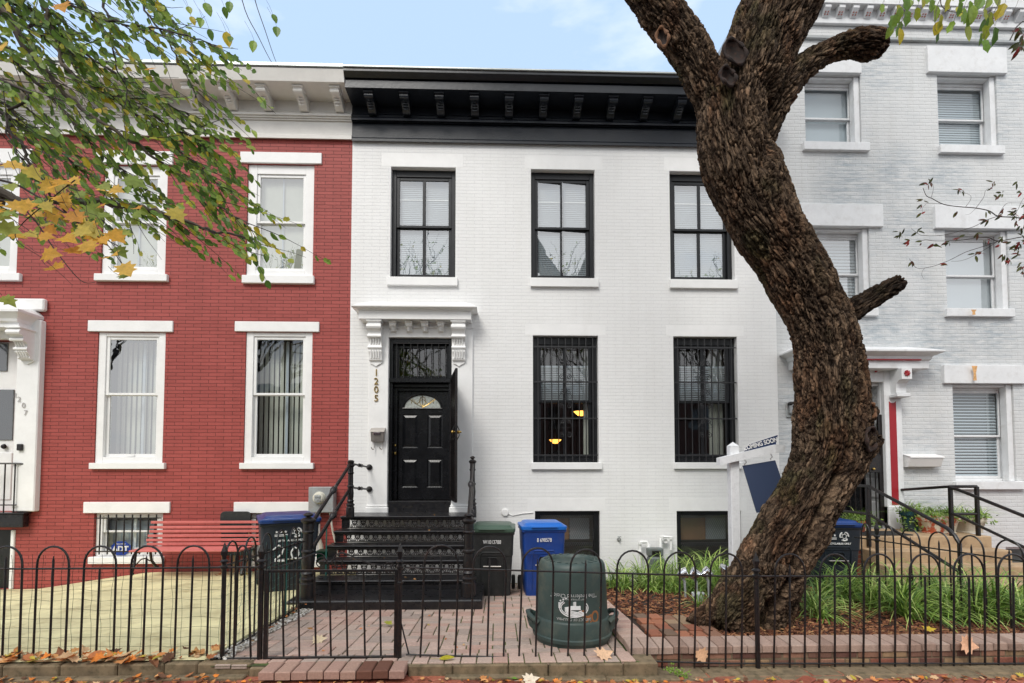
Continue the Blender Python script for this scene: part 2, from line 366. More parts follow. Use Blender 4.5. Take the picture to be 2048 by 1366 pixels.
def window(house, r, Y, mat, cw=.06, sw=.05, mv=0, mid=.5, rd=.07, sill=None, lintel=None, smat=None, glass='glass', lp=.03, sp=.06, ct=None, label=None, bot=None, tilt=0):
    x0, x1, z0, z1 = r
    mb = MB(); ring(mb, x0+.002, x1-.002, z0+.002, z1-.002, cw, cw, ct or cw, bot or cw*.8, Y+rd, Y+rd+.10)
    w = mb.build('window', mat, house)
    if label: w['label'] = label
    a0, a1, b0, b1 = x0+cw+.003, x1-cw-.003, z0+(bot or cw*.8)+.003, z1-(ct or cw)-.003
    zm = b0+(b1-b0)*mid
    sash(w, a0, a1, zm-sw*.35, b1, Y+rd+.02, sw, sw*.8, mat, mv, glass, tilt=tilt); sash(w, a0, a1, b0, zm+sw*.35, Y+rd+.058, sw, sw*1.1, mat, mv, glass, wt=sw*.8, tilt=tilt)
    if sill:
        s = MB(); s.bbox(sill[0], sill[1], Y-sp, Y+rd+.06, sill[2], z0+.001 if sill[3] is None else sill[3], .006); s.build('sill', smat, w)
    if lintel:
        s = MB(); s.bbox(lintel[0], lintel[1], Y-lp, Y+.05, z1+.001 if lintel[2] is None else lintel[2], lintel[3], .006); s.build('lintel', smat, w)
    return w
def sl(px0, px1, py0, py1, Y, z1=None):   # sill / lintel rectangle from pixels: x0, x1, zlow, zhigh
    x0, x1, zl, zh = RC(px0, py0, px1, py1, Y); return [x0, x1, zl, zh]
def cornice(house, prof, x0, x1, Y, mat, name='cornice'):
    return MB().prism([(x0, Y-o, z) for o, z in prof], (x1-x0, 0, 0)).build(name, mat, house)
BR = [(.0,0),(1.0,0),(1.0,-.22),(.95,-.30),(.97,-.46),(.90,-.54),(.76,-.52),(.60,-.58),(.44,-.74),(.34,-.90),(.24,-1.0),(.10,-1.0),(0,-.92)]
def bracket(x, Y, o0, o1, zt, h, w, mat, par, name='bracket'):
    mb = MB(); pts = [(x-w/2, Y-(o0+(o1-o0)*a), zt+b*h) for a, b in BR]
    mb.prism(pts, (w, 0, 0)); mb.bbox(x-w*.64, x+w*.64, Y-o1-.02, Y-o1+.16, zt-.035, zt-.002, .006)
    mb.tube([(x-w*.56, Y-o1+.03, zt-h*.36), (x+w*.56, Y-o1+.03, zt-h*.36)], min(.035, h*.2), 10)
    for k in range(4):
        f = .45+.13*k; yy = Y-(o0+(o1-o0)*(.72-.09*k)); mb.tube([(x-w*.3, yy-.005, zt-h*f), (x, yy-.018, zt-h*(f+.07)), (x+w*.3, yy-.005, zt-h*f)], .012, 6)
    return mb.build(name, mat, par, smooth=True)
ZG = -.6
XB, XE, XL = XX(701, 600), XX(1552, 620), -11.0
zp = lambda py, o, px=702: P(px, py, -o).z
# ================= white house =================
HW = thing('row_house', (XB, 0, ZG), 'white painted brick two storey row house with black cornice, black windows and black front door', 'house')
wu = [RC(781,334,911,556), RC(1062,339,1190,558), RC(1340,343,1468,561)]
wl = [RC(1066,671,1197,925), RC(1348,673,1476,925)]
wb_ = [RC(1070,1022,1200,1142), RC(1354,1022,1483,1142)]
dr = list(RC(777,676,903,1026)); dr[2] = P(840,1028,-.0).z
top = zp(281, 0)+.06; ZT = zp(134, .5)
wall(HW, XB, XE, ZG, top+.6, 0, [tuple(x) for x in wu+wl+wb_]+[tuple(dr)], M['white_brick'])
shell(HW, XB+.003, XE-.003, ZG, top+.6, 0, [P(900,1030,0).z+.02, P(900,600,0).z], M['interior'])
def prof(dy=0):
    zs = zp(212, .05)
    return [(-.02, zp(281,0)), (.06, zp(281,.06)), (.06, zp(276,.06)), (.035, zp(274,.035)), (.035, zp(244,.035)), (.075, zp(243,.075)), (.075, zp(240,.075)), (.11, zp(239,.11)), (.11, zp(235,.11)), (.07, zp(233,.07)), (.07, zp(229,.07)), (.05, zp(227,.05)), (.05, zs), (.48, zs)]
zs = zp(212, .05)
pk = prof()+[(.48, zp(160,.48)), (.45, zp(159,.45)), (.45, zp(157,.45)), (.49, zp(155,.49)), (.53, zp(148,.53)), (.57, zp(141,.57)), (.57, zp(137,.57)), (-.02, zp(137,.57)+.02)]
cornice(HW, pk, XB+.002, XE, 0, M['cornice_black'])
M['flash'] = paint('pale metal flashing', (.50,.54,.54), .35, .1, 3, metal=.4)
MB().bbox(XB+.002, XE, -.59, .2, zp(137,.57)+.021, zp(133,.57)+.02, .006).build('roof_flashing', M['flash'], HW)
b0 = XX(737, 200, -.40); b1 = XX(1227, 200, -.40)
for k in range(12):
    bracket(b0+(b1-b0)/7*k, 0, .05, .42, zs, zs-zp(225,.13)+.02, .13, M['cornice_black'], HW)
for r, s0, s1, li in ((wu[0],(773,915,555,570),0,(763,927,306,332)), (wu[1],(1061,1198,558,573),0,(1049,1206,311,337)), (wu[2],(1341,1477,561,576),0,(1328,1484,315,341))):
    s = sl(*s0, -.06); s[3] = r[2]+.001; l = sl(*li, 0); l[2] = r[3]+.001
    w = window(HW, r, 0, M['window_black'], cw=.075, sw=.055, mv=.055, rd=.10, sill=s, lintel=l, smat=M['white_paint'], glass='glass_hi', lp=.0015, sp=.055, ct=.12, mid=.505, tilt=(.0165 if r is wu[1] else 0))  # middle window's panes angled to keep the trunk's reflection out
    slat_blind(w, r[0]+.08, r[1]-.08, r[2]+.03, r[3]-.13, .205, M['blind'], .035)
    MB().bbox(r[0]+.08, r[1]-.08, .190, .196, r[3]-.50, r[3]-.475, .003).build('blind_rail', M['white_paint'], w)
M['bars'] = paint('dull black bars', (.022,.022,.024), .5, .3, 20, bmp=.2)
def scroll(mb, cx, cz, y, s, flip=1, r=.006, turns=1.35):
    pts = [(cx+flip*s*(1-t/14*.8)*math.cos(t/14*turns*2*math.pi+1.2), y, cz+s*(1-t/14*.8)*math.sin(t/14*turns*2*math.pi+1.2)) for t in range(15)]
    mb.tube(pts, r, 5)
def grille(w, x0, x1, z0, z1, y, n, hz, r=.009):
    mb = MB()
    for i in range(n):
        x = x0+(x1-x0)*(i+.5)/n; mb.tube([(x, y, z0), (x, y, z1)], r, 6)
    for z in hz: mb.box(x0-.02, x1+.02, y-.012, y-.004, z-.010, z+.010)
    return mb
for j, (r, s0, li) in enumerate(((wl[0],(1063,1205,925,939),(1050,1212,648,671)), (wl[1],(1350,1487,925,938),(1332,1488,650,673)))):
    s = sl(*s0, -.06); s[3] = r[2]+.001; l = sl(*li, 0); l[2] = r[3]+.001
    w = window(HW, r, 0, M['window_black'], cw=.085, sw=.06, mv=.06, rd=.11, sill=s, lintel=l, smat=M['white_paint'], glass='glass', lp=.0015, sp=.055, ct=.13, mid=.50)
    x0, x1, z0, z1 = r; h = z1-z0
    slat_blind(w, x0+.1, x1-.1, z0+h*.5, z1-h*.22, .24, M['blind_gray'], .032, cov=.36)
    MB().bbox(x0+.1, x1-.1, .27, .29, z1-h*.225, z1-h*.215, .003).build('blind_rail', M['blind'], w)
    cu = MB()
    for k in range(5 if j else 2):
        xx = x1-.11-.05*k; cu.tube([(xx, .42+.02*(k%2), z0+.02), (xx, .42+.02*(k%2), z1-.1)], .032, 8)
    cu.build('curtain', M['curtain'], w, smooth=True)
    mb = grille(w, x0+.03, x1-.03, z0+.01, z1-.02, .035, 9, [z0+.03+(z1-z0-.22)*f for f in (.05,.37,.69,1.0)])
    cx = (x0+x1)/2
    for cz in (z0+h*.27, z0+h*.5, z0+h*.73):
        for fx in (-1, 1):
            scroll(mb, cx+fx*.06, cz+.12, .03, .05, fx); scroll(mb, cx+fx*.06, cz-.12, .03, .05, -fx)
            mb.tube([(cx+fx*.02, .03, cz), (cx+fx*.13, .03, cz+.02), (cx, .03, cz+.2)], .005, 5)
    mb.build('security_bars', M['bars'], w, smooth=True)
# basement windows with expanded-metal screens
def mesh_screen(x0, x1, z0, z1, y, s=.035, r=.0035):
    mb = MB(); w = x1-x0; h = z1-z0
    def seg(a, b):
        mb.tube([a, b], r, 4, cap=False)
    n = int((w+h)/s)+1; k = 1.9
    import itertools
    i = -int(h*k/s)-1
    while x0+i*s < x1+s:
        xa = x0+i*s
        for sgn in (1, -1):
            # line x = xa + sgn*(z-z0)/k' clipped
            p = []
            steps = [(xa, z0), (xa+h/k, z1)] if sgn > 0 else [(xa+h/k, z0), (xa, z1)]
            (ax, az), (bx, bz) = steps
            t0, t1 = 0.0, 1.0; dx = bx-ax
            if abs(dx) > 1e-9:
                ta, tb = (x0-ax)/dx, (x1-ax)/dx
                if ta > tb: ta, tb = tb, ta
                t0, t1 = max(0, ta), min(1, tb)
            if t1 > t0: seg((ax+dx*t0, y, az+(bz-az)*t0), (ax+dx*t1, y, az+(bz-az)*t1))
        i += 1
    return mb
M['screen'] = paint('painted mesh', (.10,.098,.095), .5, .2, 5, bmp=0)
M['box_inside'] = paint('brown cardboard', (.30,.15,.07), .8, .2, 4)
for r in wb_:
    x0, x1, z0, z1 = r
    mb = MB(); ring(mb, x0+.002, x1-.002, z0, z1-.002, .09, .09, .07, .05, .06, .16)
    mb.bbox(x0+.09, x1-.09, .10, .14, (z0+z1)/2-.10, (z0+z1)/2-.05, .004)
    w = mb.build('window', M['window_black'], HW)
    MB().add([(x0+.07,.17,z0+.03),(x1-.07,.17,z0+.03),(x1-.07,.17,z1-.03),(x0+.07,.17,z1-.03)], [(0,1,2,3)]).build('pane', M['glass'], w)
    mesh_screen(x0+.10, x1-.10, z0+.03, z1-.07, .075, .036, .0024).build('screen', M['screen'], w)
    k_ = MB(); k_.box(x0+.12, x0+.62, .30, .32, (z0+z1)/2-.02, z1-.12); k_.build('backing_board', M['box_inside'], w)
    k_ = MB(); k_.box(x0+.64, x1-.12, .34, .35, (z0+z1)/2-.02, z1-.12); k_.build('backing_board', M['blind_gray'], w)
    l = MB(); l.bbox(x0-.13, x1+.1, -.0015, .05, z1+.001, z1+.22, .003); l.build('lintel', M['white_paint'], w)
# ---- door of the white house
dx0, dx1, dz0, dz1 = dr
WP = M['white_paint']
zb = P(840, 1026, -.04).z; zc = P(840, 636, -.2).z
pl = MB()
pxa, pxb, pxc, pxd = XX(736,850,-.05), dx0, dx1, XX(945,850,-.05)
for a, b in ((pxa, pxb-.002), (pxc+.002, pxd)):
    pl.bbox(a, b, -.045, .03, zb, zc, .006); pl.bbox(a-.03, b+.02 if b < -1 else b+.03, -.07, .03, zb, zb+.10, .012); pl.bbox(a-.015, b+.01, -.058, .03, zb+.10, zb+.14, .012)
ds = pl.build('door_surround', WP, HW)
fr = MB(); ztop = P(840, 676, 0).z
fr.bbox(pxa+.001, pxd-.001, -.04, .03, ztop+.001, zc, .004); fr.bbox(pxa, pxd, -.06, .02, P(840,657,-.05).z, P(840,655,-.05).z+.02, .004)
fr.build('frieze_board', WP, HW)
# canopy swept round three sides
def canopy(house, xl, xr, prof, Y, mat, name='canopy', side=-.165):
    mb = MB(); n = len(prof)
    for i, (o, z) in enumerate(prof):
        s = max(0, o+side)
        mb.v += [(xl-s, Y, z), (xl-s, Y-o, z), (xr+s, Y-o, z), (xr+s, Y, z)]
    for i in range(n-1):
        for k in range(3): mb.f.append([i*4+k, i*4+k+1, (i+1)*4+k+1, (i+1)*4+k]); mb.c.append(None)
    mb.f.append([0,1,2,3]); mb.c.append(None); m4 = (n-1)*4; mb.f.append([m4, m4+1, m4+2, m4+3]); mb.c.append(None)
    return mb.build(name, mat, house)
q = lambda py, o: P(830, py, -o).z
zso = q(636,.27)-.012
cxl, cxr = XX(717,626,-.27)+.105, XX(942,626,-.27)-.105
cp = [(.20, zso), (.27, zso-.004), (.27, q(622,.27)), (.285, q(621,.285)), (.285, q(619.5,.285)), (.30, q(618.5,.3)), (.33, q(616,.33)), (.36, q(613.5,.36)), (.37, q(613,.37)), (.37, q(610.5,.37)), (.02, q(604.5,.02)), (.0, q(604,0))]
can = canopy(HW, cxl, cxr, cp, 0, WP)
for px in (785.5, 817.5, 849.5, 881.5): bracket(XX(px,645,-.14), 0, .03, .17, zso-.002, .17, .10, WP, can)
def big_console(x, w, Y, z1, z0, o, mat, par, petals=True):
    H = z1-z0; pts = [(0,1),(1,1),(1,.95),(.92,.94),(.95,.90),(1.0,.84),(.95,.78),(.80,.75),(.74,.70),(.80,.66),(.78,.61),(.62,.60),(.50,.55),(.46,.48),(.52,.44),(.55,.38),(.48,.36),(.50,.31),(.40,.26),(.30,.20),(.32,.155),(.26,.12),(.12,.118),(.12,.11),(0,.11)]
    mb = MB(); mb.prism([(x-w/2, Y-a*o, z0+b*H) for a, b in pts], (w, 0, 0))
    mb.bbox(x-w*.6, x+w*.6, Y-o-.02, Y, z1-.05*H, z1-.001, .006)
    mb.tube([(x-w*.56, Y-o*.92, z0+.84*H), (x+w*.56, Y-o*.92, z0+.84*H)], .045, 10)
    mb.tube([(x-w*.55, Y-o*.74, z0+.64*H), (x+w*.55, Y-o*.74, z0+.64*H)], .026, 8)
    mb.tube([(x-w*.55, Y-o*.50, z0+.40*H), (x+w*.55, Y-o*.50, z0+.40*H)], .024, 8)
    for k in (-.3, -.1, .1, .3):
        mb.tube([(x+k*w, Y-o*.66, z0+.60*H), (x+k*w, Y-o*.50, z0+.46*H)], .012, 6); mb.tube([(x+k*w, Y-o*.50, z0+.35*H), (x+k*w, Y-o*.33, z0+.17*H)], .014, 6)
    mb.prism([(x-w/2, Y, z0+.11*H), (x+w/2, Y, z0+.11*H), (x+w*.42, Y, z0+.06*H), (x+w*.2, Y, z0+.03*H), (x, Y, z0-.01*H), (x-w*.2, Y, z0+.03*H), (x-w*.42, Y, z0+.06*H)], (0, -.022, 0))
    return mb.build('console_bracket', mat, par, smooth=True, angle=30)
for px in (751, 917.5): big_console(XX(px,685,-.1), .215, -.045, zso-.002, P(px,732,-.06).z, .19, WP, can)
# black frame, transom, door
BP = M['black_paint']
f = MB(); zt1 = P(840,757,.05).z; zt0 = P(840,766,.05).z
f.bbox(dx0+.001, dx0+.055, .03, .22, zb+.02, dz1-.001, .004); f.bbox(dx1-.055, dx1-.001, .03, .22, zb+.02, dz1-.001, .004)
f.bbox(dx0+.055, dx1-.055, .03, .22, dz1-.07, dz1-.002, .004); f.bbox(dx0+.0, dx1-.0, .0, .22, zt0, zt1, .008)
lx0, lx1 = XX(796,880,.2), XX(898,880,.2); lz0, lz1 = P(845,999,.2).z, P(845,783,.2).z
f.bbox(dx0+.055, lx0-.003, .14, .24, lz0, zt0-.002, .004)
f.bbox(lx1+.003, dx1-.055, .14, .24, lz0, zt0-.002, .004); f.bbox(lx0-.003, lx1+.003, .15, .24, lz1+.003, zt0-.003, .004)
f.bbox(dx0+.055, dx1-.055, .10, .16, zt0-.07, zt0-.003, .01)
dfr = f.build('door_frame', BP, HW)
tr = MB(); ring(tr, dx0+.056, dx1-.056, zt1+.002, dz1-.072, .09, .05, .08, .05, .12, .16); trn = tr.build('transom_window', BP, HW)
MB().add([(dx0+.1,.14,zt1+.03),(dx1-.08,.14,zt1+.03),(dx1-.08,.14,dz1-.1),(dx0+.1,.14,dz1-.1)], [(0,1,2,3)]).build('pane', M['glass'], trn)
tb = MB()
for k in range(8): x = dx0+.12+k*(dx1-dx0-.18)/7.4; tb.tube([(x,.04,zt1),(x,.04,dz1-.07)], .0075, 6)
tb.box(dx0+.06, dx1-.06, .033, .047, dz1-.09, dz1-.071)
tb.build('transom_bars', M['iron'], trn, smooth=True)
MB().bbox(dx0+.002, dx1-.002, -.01, .26, P(840,1026,-.01).z+.004, P(840,1002,-.01).z, .01).build('threshold', M['stoop'], HW)
d = MB(); D0 = .20
fl_x0, fl_x1, fl_z0, fl_z1 = RC(809,791,881,816,D0); fcx = (fl_x0+fl_x1)/2; fa = (fl_x1-fl_x0)/2; fb = fl_z1-fl_z0
# leaf slab in pieces round the half-round light
pan = [RC(805,829,836,896,D0), RC(855,829,885,896,D0), RC(806,918,836,975,D0), RC(856,918,886,975,D0)]
N = 20; arc = [(fcx+fa*math.cos(math.pi*i/N), fl_z0+fb*math.sin(math.pi*i/N)) for i in range(N+1)]
for i in range(N):
    (xa, za), (xb, zb2) = arc[i], arc[i+1]
    d.add([(xa,D0,za),(xb,D0,zb2),(xb,D0,lz1),(xa,D0,lz1)], [(0,1,2,3)])
d.add([(fl_x1,D0,fl_z0),(lx1,D0,fl_z0),(lx1,D0,lz1),(fl_x1,D0,lz1)], [(0,1,2,3)]); d.add([(lx0,D0,fl_z0),(fl_x0,D0,fl_z0),(fl_x0,D0,lz1),(lx0,D0,lz1)], [(0,1,2,3)])
xs_ = [lx0, pan[0][0], pan[0][1], pan[1][0], pan[1][1], lx1]; zs_ = [lz0, pan[2][2], pan[2][3], pan[0][2], pan[0][3], fl_z0]
for i in range(5):
    for j in range(5):
        a, b, c, e = xs_[i], xs_[i+1], zs_[j], zs_[j+1]
        if i in (1,3) and j in (1,3):
            t = .018; u = .055
            o_ = [(a,D0,c),(b,D0,c),(b,D0,e),(a,D0,e)]; i1 = [(a+t,D0+.012,c+t),(b-t,D0+.012,c+t),(b-t,D0+.012,e-t),(a+t,D0+.012,e-t)]
            i2 = [(a+u,D0-.004,c+u),(b-u,D0-.004,c+u),(b-u,D0-.004,e-u),(a+u,D0-.004,e-u)]
            vs = o_+i1+i2; fs = []
            for k in range(4): fs += [(k,(k+1)%4,4+(k+1)%4,4+k), (4+k,4+(k+1)%4,8+(k+1)%4,8+k)]
            fs.append((8,9,10,11)); d.add(vs, fs)
        else: d.add([(a,D0,c),(b,D0,c),(b,D0,e),(a,D0,e)], [(0,1,2,3)])
d.box(lx0, lx1, D0+.03, D0+.045, lz0, lz1)
d.box(lx0, lx0+.004, D0, D0+.03, lz0, lz1); d.box(lx1-.004, lx1, D0, D0+.03, lz0, lz1)
door = d.build('door', BP, HW); door['label'] = 'black panelled front door with half round leaded glass'
rm = MB(); rm.tube([(x+(x-fcx)*.06, D0-.008, z+(z-fl_z0)*.10) for x, z in arc], .012, 8); rm.tube([(fl_x0-.03, D0-.008, fl_z0-.008), (fl_x1+.03, D0-.008, fl_z0-.008)], .012, 8); rm.build('window_frame', BP, door, smooth=True)
M['leaded'] = paint('frosted leaded glass', (.42,.45,.42), .12, .35, 30, bmp=.8, bscale=60, spec=.9)
gl = MB(); gl.prism([(x, D0+.006, z) for x, z in arc], (0, .01, 0)); gl.build('fan_light', M['leaded'], door)
ld = MB()
for t in (.25,.5,.75): ld.tube([(fcx, D0+.003, fl_z0+.01), (fcx+fa*.55*math.cos(math.pi*t), D0+.002, fl_z0+fb*.5*math.sin(math.pi*t)), (fcx+fa*math.cos(math.pi*t), D0+.003, fl_z0+fb*math.sin(math.pi*t))], .0045, 5)
ld.tube([(fcx+fa*.62*math.cos(math.pi*i/14), D0+.002, fl_z0+fb*(.35+.35*math.sin(3*math.pi*i/14)**2)) for i in range(15)], .004, 5)
ld.tube([(fcx+.05*math.cos(a), D0, fl_z0+fb*.55+.08*math.sin(a)) for a in [k*math.pi/6 for k in range(13)]], .005, 5)
ld.build('caming', M['gold'], door)
def knob(px, py, r, par):
    p = P(px, py, D0-.05); mb = MB(); mb.lathe([(r*.9,.05),(r*.9,.042),(r*.4,.04),(r*.35,.015),(r,.0),(r*1.0,-.015),(r*.6,-.03),(.001,-.032)], p, 16, axis='Y'); mb.build('handle', M['gold'], par, smooth=True)
knob(790.5, 907, .030, door); knob(791, 891, .024, door)
# open security door
sdg = bpy.data.objects.new('security_door', None)
hx, hy = XX(902,870,.02), -.01; ex, ey = XX(912.5,870,-.93), -.93
sz0, sz1 = P(905,998,-.05).z, P(898,757,-.02).z
dv = Vector((ex-hx, ey-hy, 0)); nn = Vector((dv.y, -dv.x, 0)).normalized()
def slab(mb, t0, t1, za, zb_, th):
    a = Vector((hx,hy,0))+dv*t0; b = Vector((hx,hy,0))+dv*t1
    mb.hexa([(a.x-nn.x*th, a.y-nn.y*th, za), (b.x-nn.x*th, b.y-nn.y*th, za), (b.x+nn.x*th, b.y+nn.y*th, za), (a.x+nn.x*th, a.y+nn.y*th, za),
             (a.x-nn.x*th, a.y-nn.y*th, zb_), (b.x-nn.x*th, b.y-nn.y*th, zb_), (b.x+nn.x*th, b.y+nn.y*th, zb_), (a.x+nn.x*th, a.y+nn.y*th, zb_)])
mb = MB(); slab(mb, 0, .05, sz0, sz1, .018); slab(mb, .95, 1, sz0, sz1, .018); slab(mb, .05, .95, sz1-.05, sz1, .017); slab(mb, .05, .95, sz0, sz0+.05, .017); slab(mb, .05, .95, (sz0+sz1)/2-.06, (sz0+sz1)/2-.02, .016)
sdo = mb.build('security_door', M['iron'], HW); sdo['label'] = 'black mesh security door swung open to the right of the front door'
mb = MB(); k = sz0-.5
while k < sz1:
    a = Vector((hx,hy,0))+dv*.05; b = Vector((hx,hy,0))+dv*.95
    z0_, z1_ = max(k, sz0+.03), min(k+.32, sz1-.03)
    if z0_ < sz1 and z1_ > sz0:
        f0, f1 = (z0_-k)/.32, (z1_-k)/.32
        if f1 > f0: pa, pb = a.lerp(b, f0), a.lerp(b, f1); mb.tube([(pa.x,pa.y,z0_),(pb.x,pb.y,z1_)], .006, 5)
    k += .022
slab(mb, .05, .95, sz0+.05, sz1-.05, .001)
mb.build('mesh_panel', M['iron'], sdo)
mb = MB(); c = Vector((hx,hy,0))+dv*.93; zc_ = P(908,864,-.85).z
for sg in (-1, 1):
    mb.tube([c-nn*sg*.02+Vector((0,0,zc_+.10)), c-nn*sg*.05+Vector((0,0,zc_+.03)), c-nn*sg*.05+Vector((0,0,zc_-.06)), c-nn*sg*.02+Vector((0,0,zc_-.12))], .008, 6)
mb.build('pull_handle', M['iron'], sdo, smooth=True)
mb = MB(); cc = c+nn*.045+Vector((0,0,zc_)); mb.lathe([(.001,-.03),(.022,-.02),(.028,0),(.015,.02),(.012,.04)], cc, 12, axis='X'); cc2 = c-nn*.045+Vector((0,0,zc_+.0)); mb.lathe([(.001,-.03),(.022,-.02),(.028,0),(.015,.02),(.012,.04)], cc2, 12, axis='X')
mb.box(c.x+.018, c.x+.026, c.y-.02, c.y+.02, zc_-.14, zc_+.05)
mb.build('handle', M['gold'], sdo, smooth=True)
# gold house number
nm = None
for s, py in (('1',745.5),('2',763),('0',779.5),('5',797)):
    p = P(752.5, py, -.055); text('house_number', s, .16, M['gold'], p, HW, ext=.008, sx=1.0)
# ================= red house =================
HR = thing('row_house', (XL, 0, ZG), 'red painted brick two storey row house with white cornice and white window trim', 'house')
rw_u = [RC(-75,328,37,548), RC(204,330,333,550), RC(493,328,627,553)]
rw_l = [RC(192,664,328,926), RC(489,664,623,926)]
rw_b = [RC(187,1026,325,1113), RC(499,1026,640,1122)]
rdoor = list(RC(-75,680,30,1024)); bdoor = RC(-75,1060,22,1178)
wall(HR, XL, XB, ZG, top+.6, 0, [tuple(x) for x in rw_u+rw_l+rw_b]+[tuple(rdoor), tuple(bdoor)], M['red_brick'])
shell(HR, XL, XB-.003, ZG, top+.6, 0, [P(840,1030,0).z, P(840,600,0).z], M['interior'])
CP = M['cream_paint']
z2 = lambda py, o: P(690, py, -o).z
pr = [(-.02, z2(279,0)), (.06, z2(278,.06)), (.06, z2(271,.06)), (.035, z2(269,.035)), (.035, z2(243,.035)), (.06, z2(242,.06)), (.06, z2(238,.06)), (.085, z2(237,.085)), (.085, z2(233,.085)), (.11, z2(232,.11)), (.11, z2(228,.11)), (.06, z2(226,.06)), (.05, z2(224,.05)), (.05, z2(204,.05)), (.50, z2(204,.05)), (.55, z2(138,.55)), (-.02, z2(138,.55)+.01)]
cornice(HR, pr, XL, XB-.002, 0, CP)
MB().bbox(XL, XB-.002, -.57, .2, z2(137,.55)+.012, z2(128,.57)+.012, .006).build('roof_flashing', M['flash'], HR)
b1 = XX(669, 190, -.40); b0 = XX(447, 190, -.40)
for k in range(18): bracket(b1-(b1-b0)/3*k, 0, .05, .42, z2(204,.05)-.001, z2(204,.05)-z2(220,.13)+.02, .135, CP, HR)
RWP = M['white_paint']
for i, (r, s0, li) in enumerate(((rw_u[0],(-85,38,547,560),(-95,64,296,316)), (rw_u[1],(187,333,549,561),(190,345,301,324)), (rw_u[2],(483,627,553,566),(480,643,304,326)))):
    s = sl(*s0, -.06); s[3] = r[2]+.001; l = sl(*li, -.03); l[2] = r[3]+.001
    w = window(HR, r, 0, RWP, cw=.15, sw=.05, rd=.03, sill=s, lintel=l, smat=RWP, glass='glass_hi', ct=.16, mid=.5)
    c = (r[0]+r[1])/2
    MB().add([(r[0]+.1,.15,r[2]+.03),(r[1]-.1,.15,r[2]+.03),(r[1]-.1,.15,r[3]-.1),(r[0]+.1,.15,r[3]-.1)], [(0,1,2,3)]).build('curtain', M['curtain'], w)
    MB().box(c-.012, c+.012, .125, .14, r[2]+.15, r[3]-.18).build('muntin', M['blind'], w)
for i, (r, s0, li) in enumerate(((rw_l[0],(177,328,925,938),(175,345,641,662)), (rw_l[1],(478,626,925,938),(469,638,643,663)))):
    s = sl(*s0, -.06); s[3] = r[2]+.001; l = sl(*li, -.03); l[2] = r[3]+.001
    w = window(HR, r, 0, RWP, cw=.12, sw=.05, rd=.02, sill=s, lintel=l, smat=RWP, glass='glass_hi' if i == 0 else 'glass', ct=.07, mid=.52)
    slat_blind(w, r[0]+.08, r[1]-.08, r[2]+.05, r[3]-.1, .34, M['curtain'], .088, vertical=True)
    c = (r[0]+r[1])/2+.04; MB().box(c-.022, c+.022, .26, .28, r[2]+.05, r[3]-.1).build('muntin', M['blind'], w)
for i, (r, s0, li) in enumerate(((rw_b[0],(175,324,1112,1128),(166,339,1004,1025)), (rw_b[1],(500,650,1120,1135),(467,617,1004,1025)))):
    s = sl(*s0, -.06); s[3] = r[2]+.001; l = sl(*li, -.03); l[2] = r[3]+.001
    if i == 1: l[1] = XX(640,1015,0)
    w = window(HR, r, 0, RWP, cw=.10, sw=.04, rd=.05, sill=s, lintel=l, smat=RWP, ct=.05, mid=.55)
    slat_blind(w, r[0]+.08, r[1]-.08, r[2]+.03, r[3]-.05, .25, M['blind'], .03)
    c = (r[0]+r[1])/2
    MB().box(c-.02, c+.02, .16, .18, r[2]+.05, r[3]-.05).build('muntin', RWP, w)
    grille(w, r[0]+.06, r[1]-.02, r[2]+.04, r[3]-.02, -.03, 8, [r[2]+.09, r[3]-.08], .011).build('security_bars', M['iron'], w)
    if i == 0:
        ax, az = XX(240,1097,.02), P(240,1097,.02).z
        st = MB(); st.prism([(ax+.17*math.cos(math.pi/8+k*math.pi/4)*1.0, .045, az+.125*math.sin(math.pi/8+k*math.pi/4)) for k in range(8)], (0,-.006,0)); M['sign_blue'] = paint('blue sticker', sr(20,60,150), .4, .03, 3, bmp=0)
        so = st.build('sticker', M['sign_blue'], w)
        text('lettering', 'ADT', .13, M['white_paint'], (ax-.005, .034, az-.015), w, ext=.001, bold=.006)
        text('lettering', 'Secured by', .035, M['white_paint'], (ax, .036, az+.075), w, ext=.001)
st = MB(); st.box(XX(252,911,.06), XX(268,911,.06), .062, .066, P(260,913,.06).z, P(260,908,.06).z); st.build('sticker', M['white_paint'], HR)
# door surround of the red house at the left edge
xr = XX(76, 850, -.08)
ds = MB(); zc0 = P(50, 1023, -.08).z; zc1 = P(50, 640, -.08).z
ds.bbox(XX(30,850,-.08), xr, -.10, .04, zc0, zc1, .015); ds.bbox(XX(-110,850,-.08), XX(-75,850,-.08), -.10, .04, zc0, zc1, .015)
ds.bbox(XX(-75,850,-.08)+.001, XX(30,850,-.08)-.001, -.09, .04, rdoor[3]+.001, zc1-.001, .01)
ds.build('door_surround', RWP, HR)
fx = lambda py, o: P(60, py, -o).z
zso2 = fx(652,.4)
cn2 = canopy(HR, XX(-120,640,0), XX(88,640,0)-.10, [(.30, zso2), (.33, zso2), (.33, zso2+.07), (.37, zso2+.09), (.38, zso2+.13), (.43, zso2+.19), (.46, zso2+.22), (.46, zso2+.26), (.0, zso2+.36)], -.0, RWP, side=-.36)
MB().bbox(XX(-120,620,0), XX(91,620,-.05), -.09, 0-.001, P(60,622,-.05).z, P(60,598,-.05).z, .02).build('canopy_lintel', RWP, HR)
big_console(XX(47,685,-.2), .20, -.10, zso2-.002, P(47,727,-.15).z, .28, RWP, cn2)
d = MB(); d.bbox(rdoor[0], rdoor[1], .12, .2, rdoor[2], rdoor[3], .01); rd_ = d.build('door_frame', RWP, HR)
M['dark_pane'] = plain('dark glass', (.03,.034,.038), .03); M['dark_pane'].node_tree.nodes['Principled BSDF'].inputs['Specular IOR Level'].default_value = 1.0; M['dark_pane'].node_tree.nodes['Principled BSDF'].inputs['Coat Weight'].default_value = 1.0
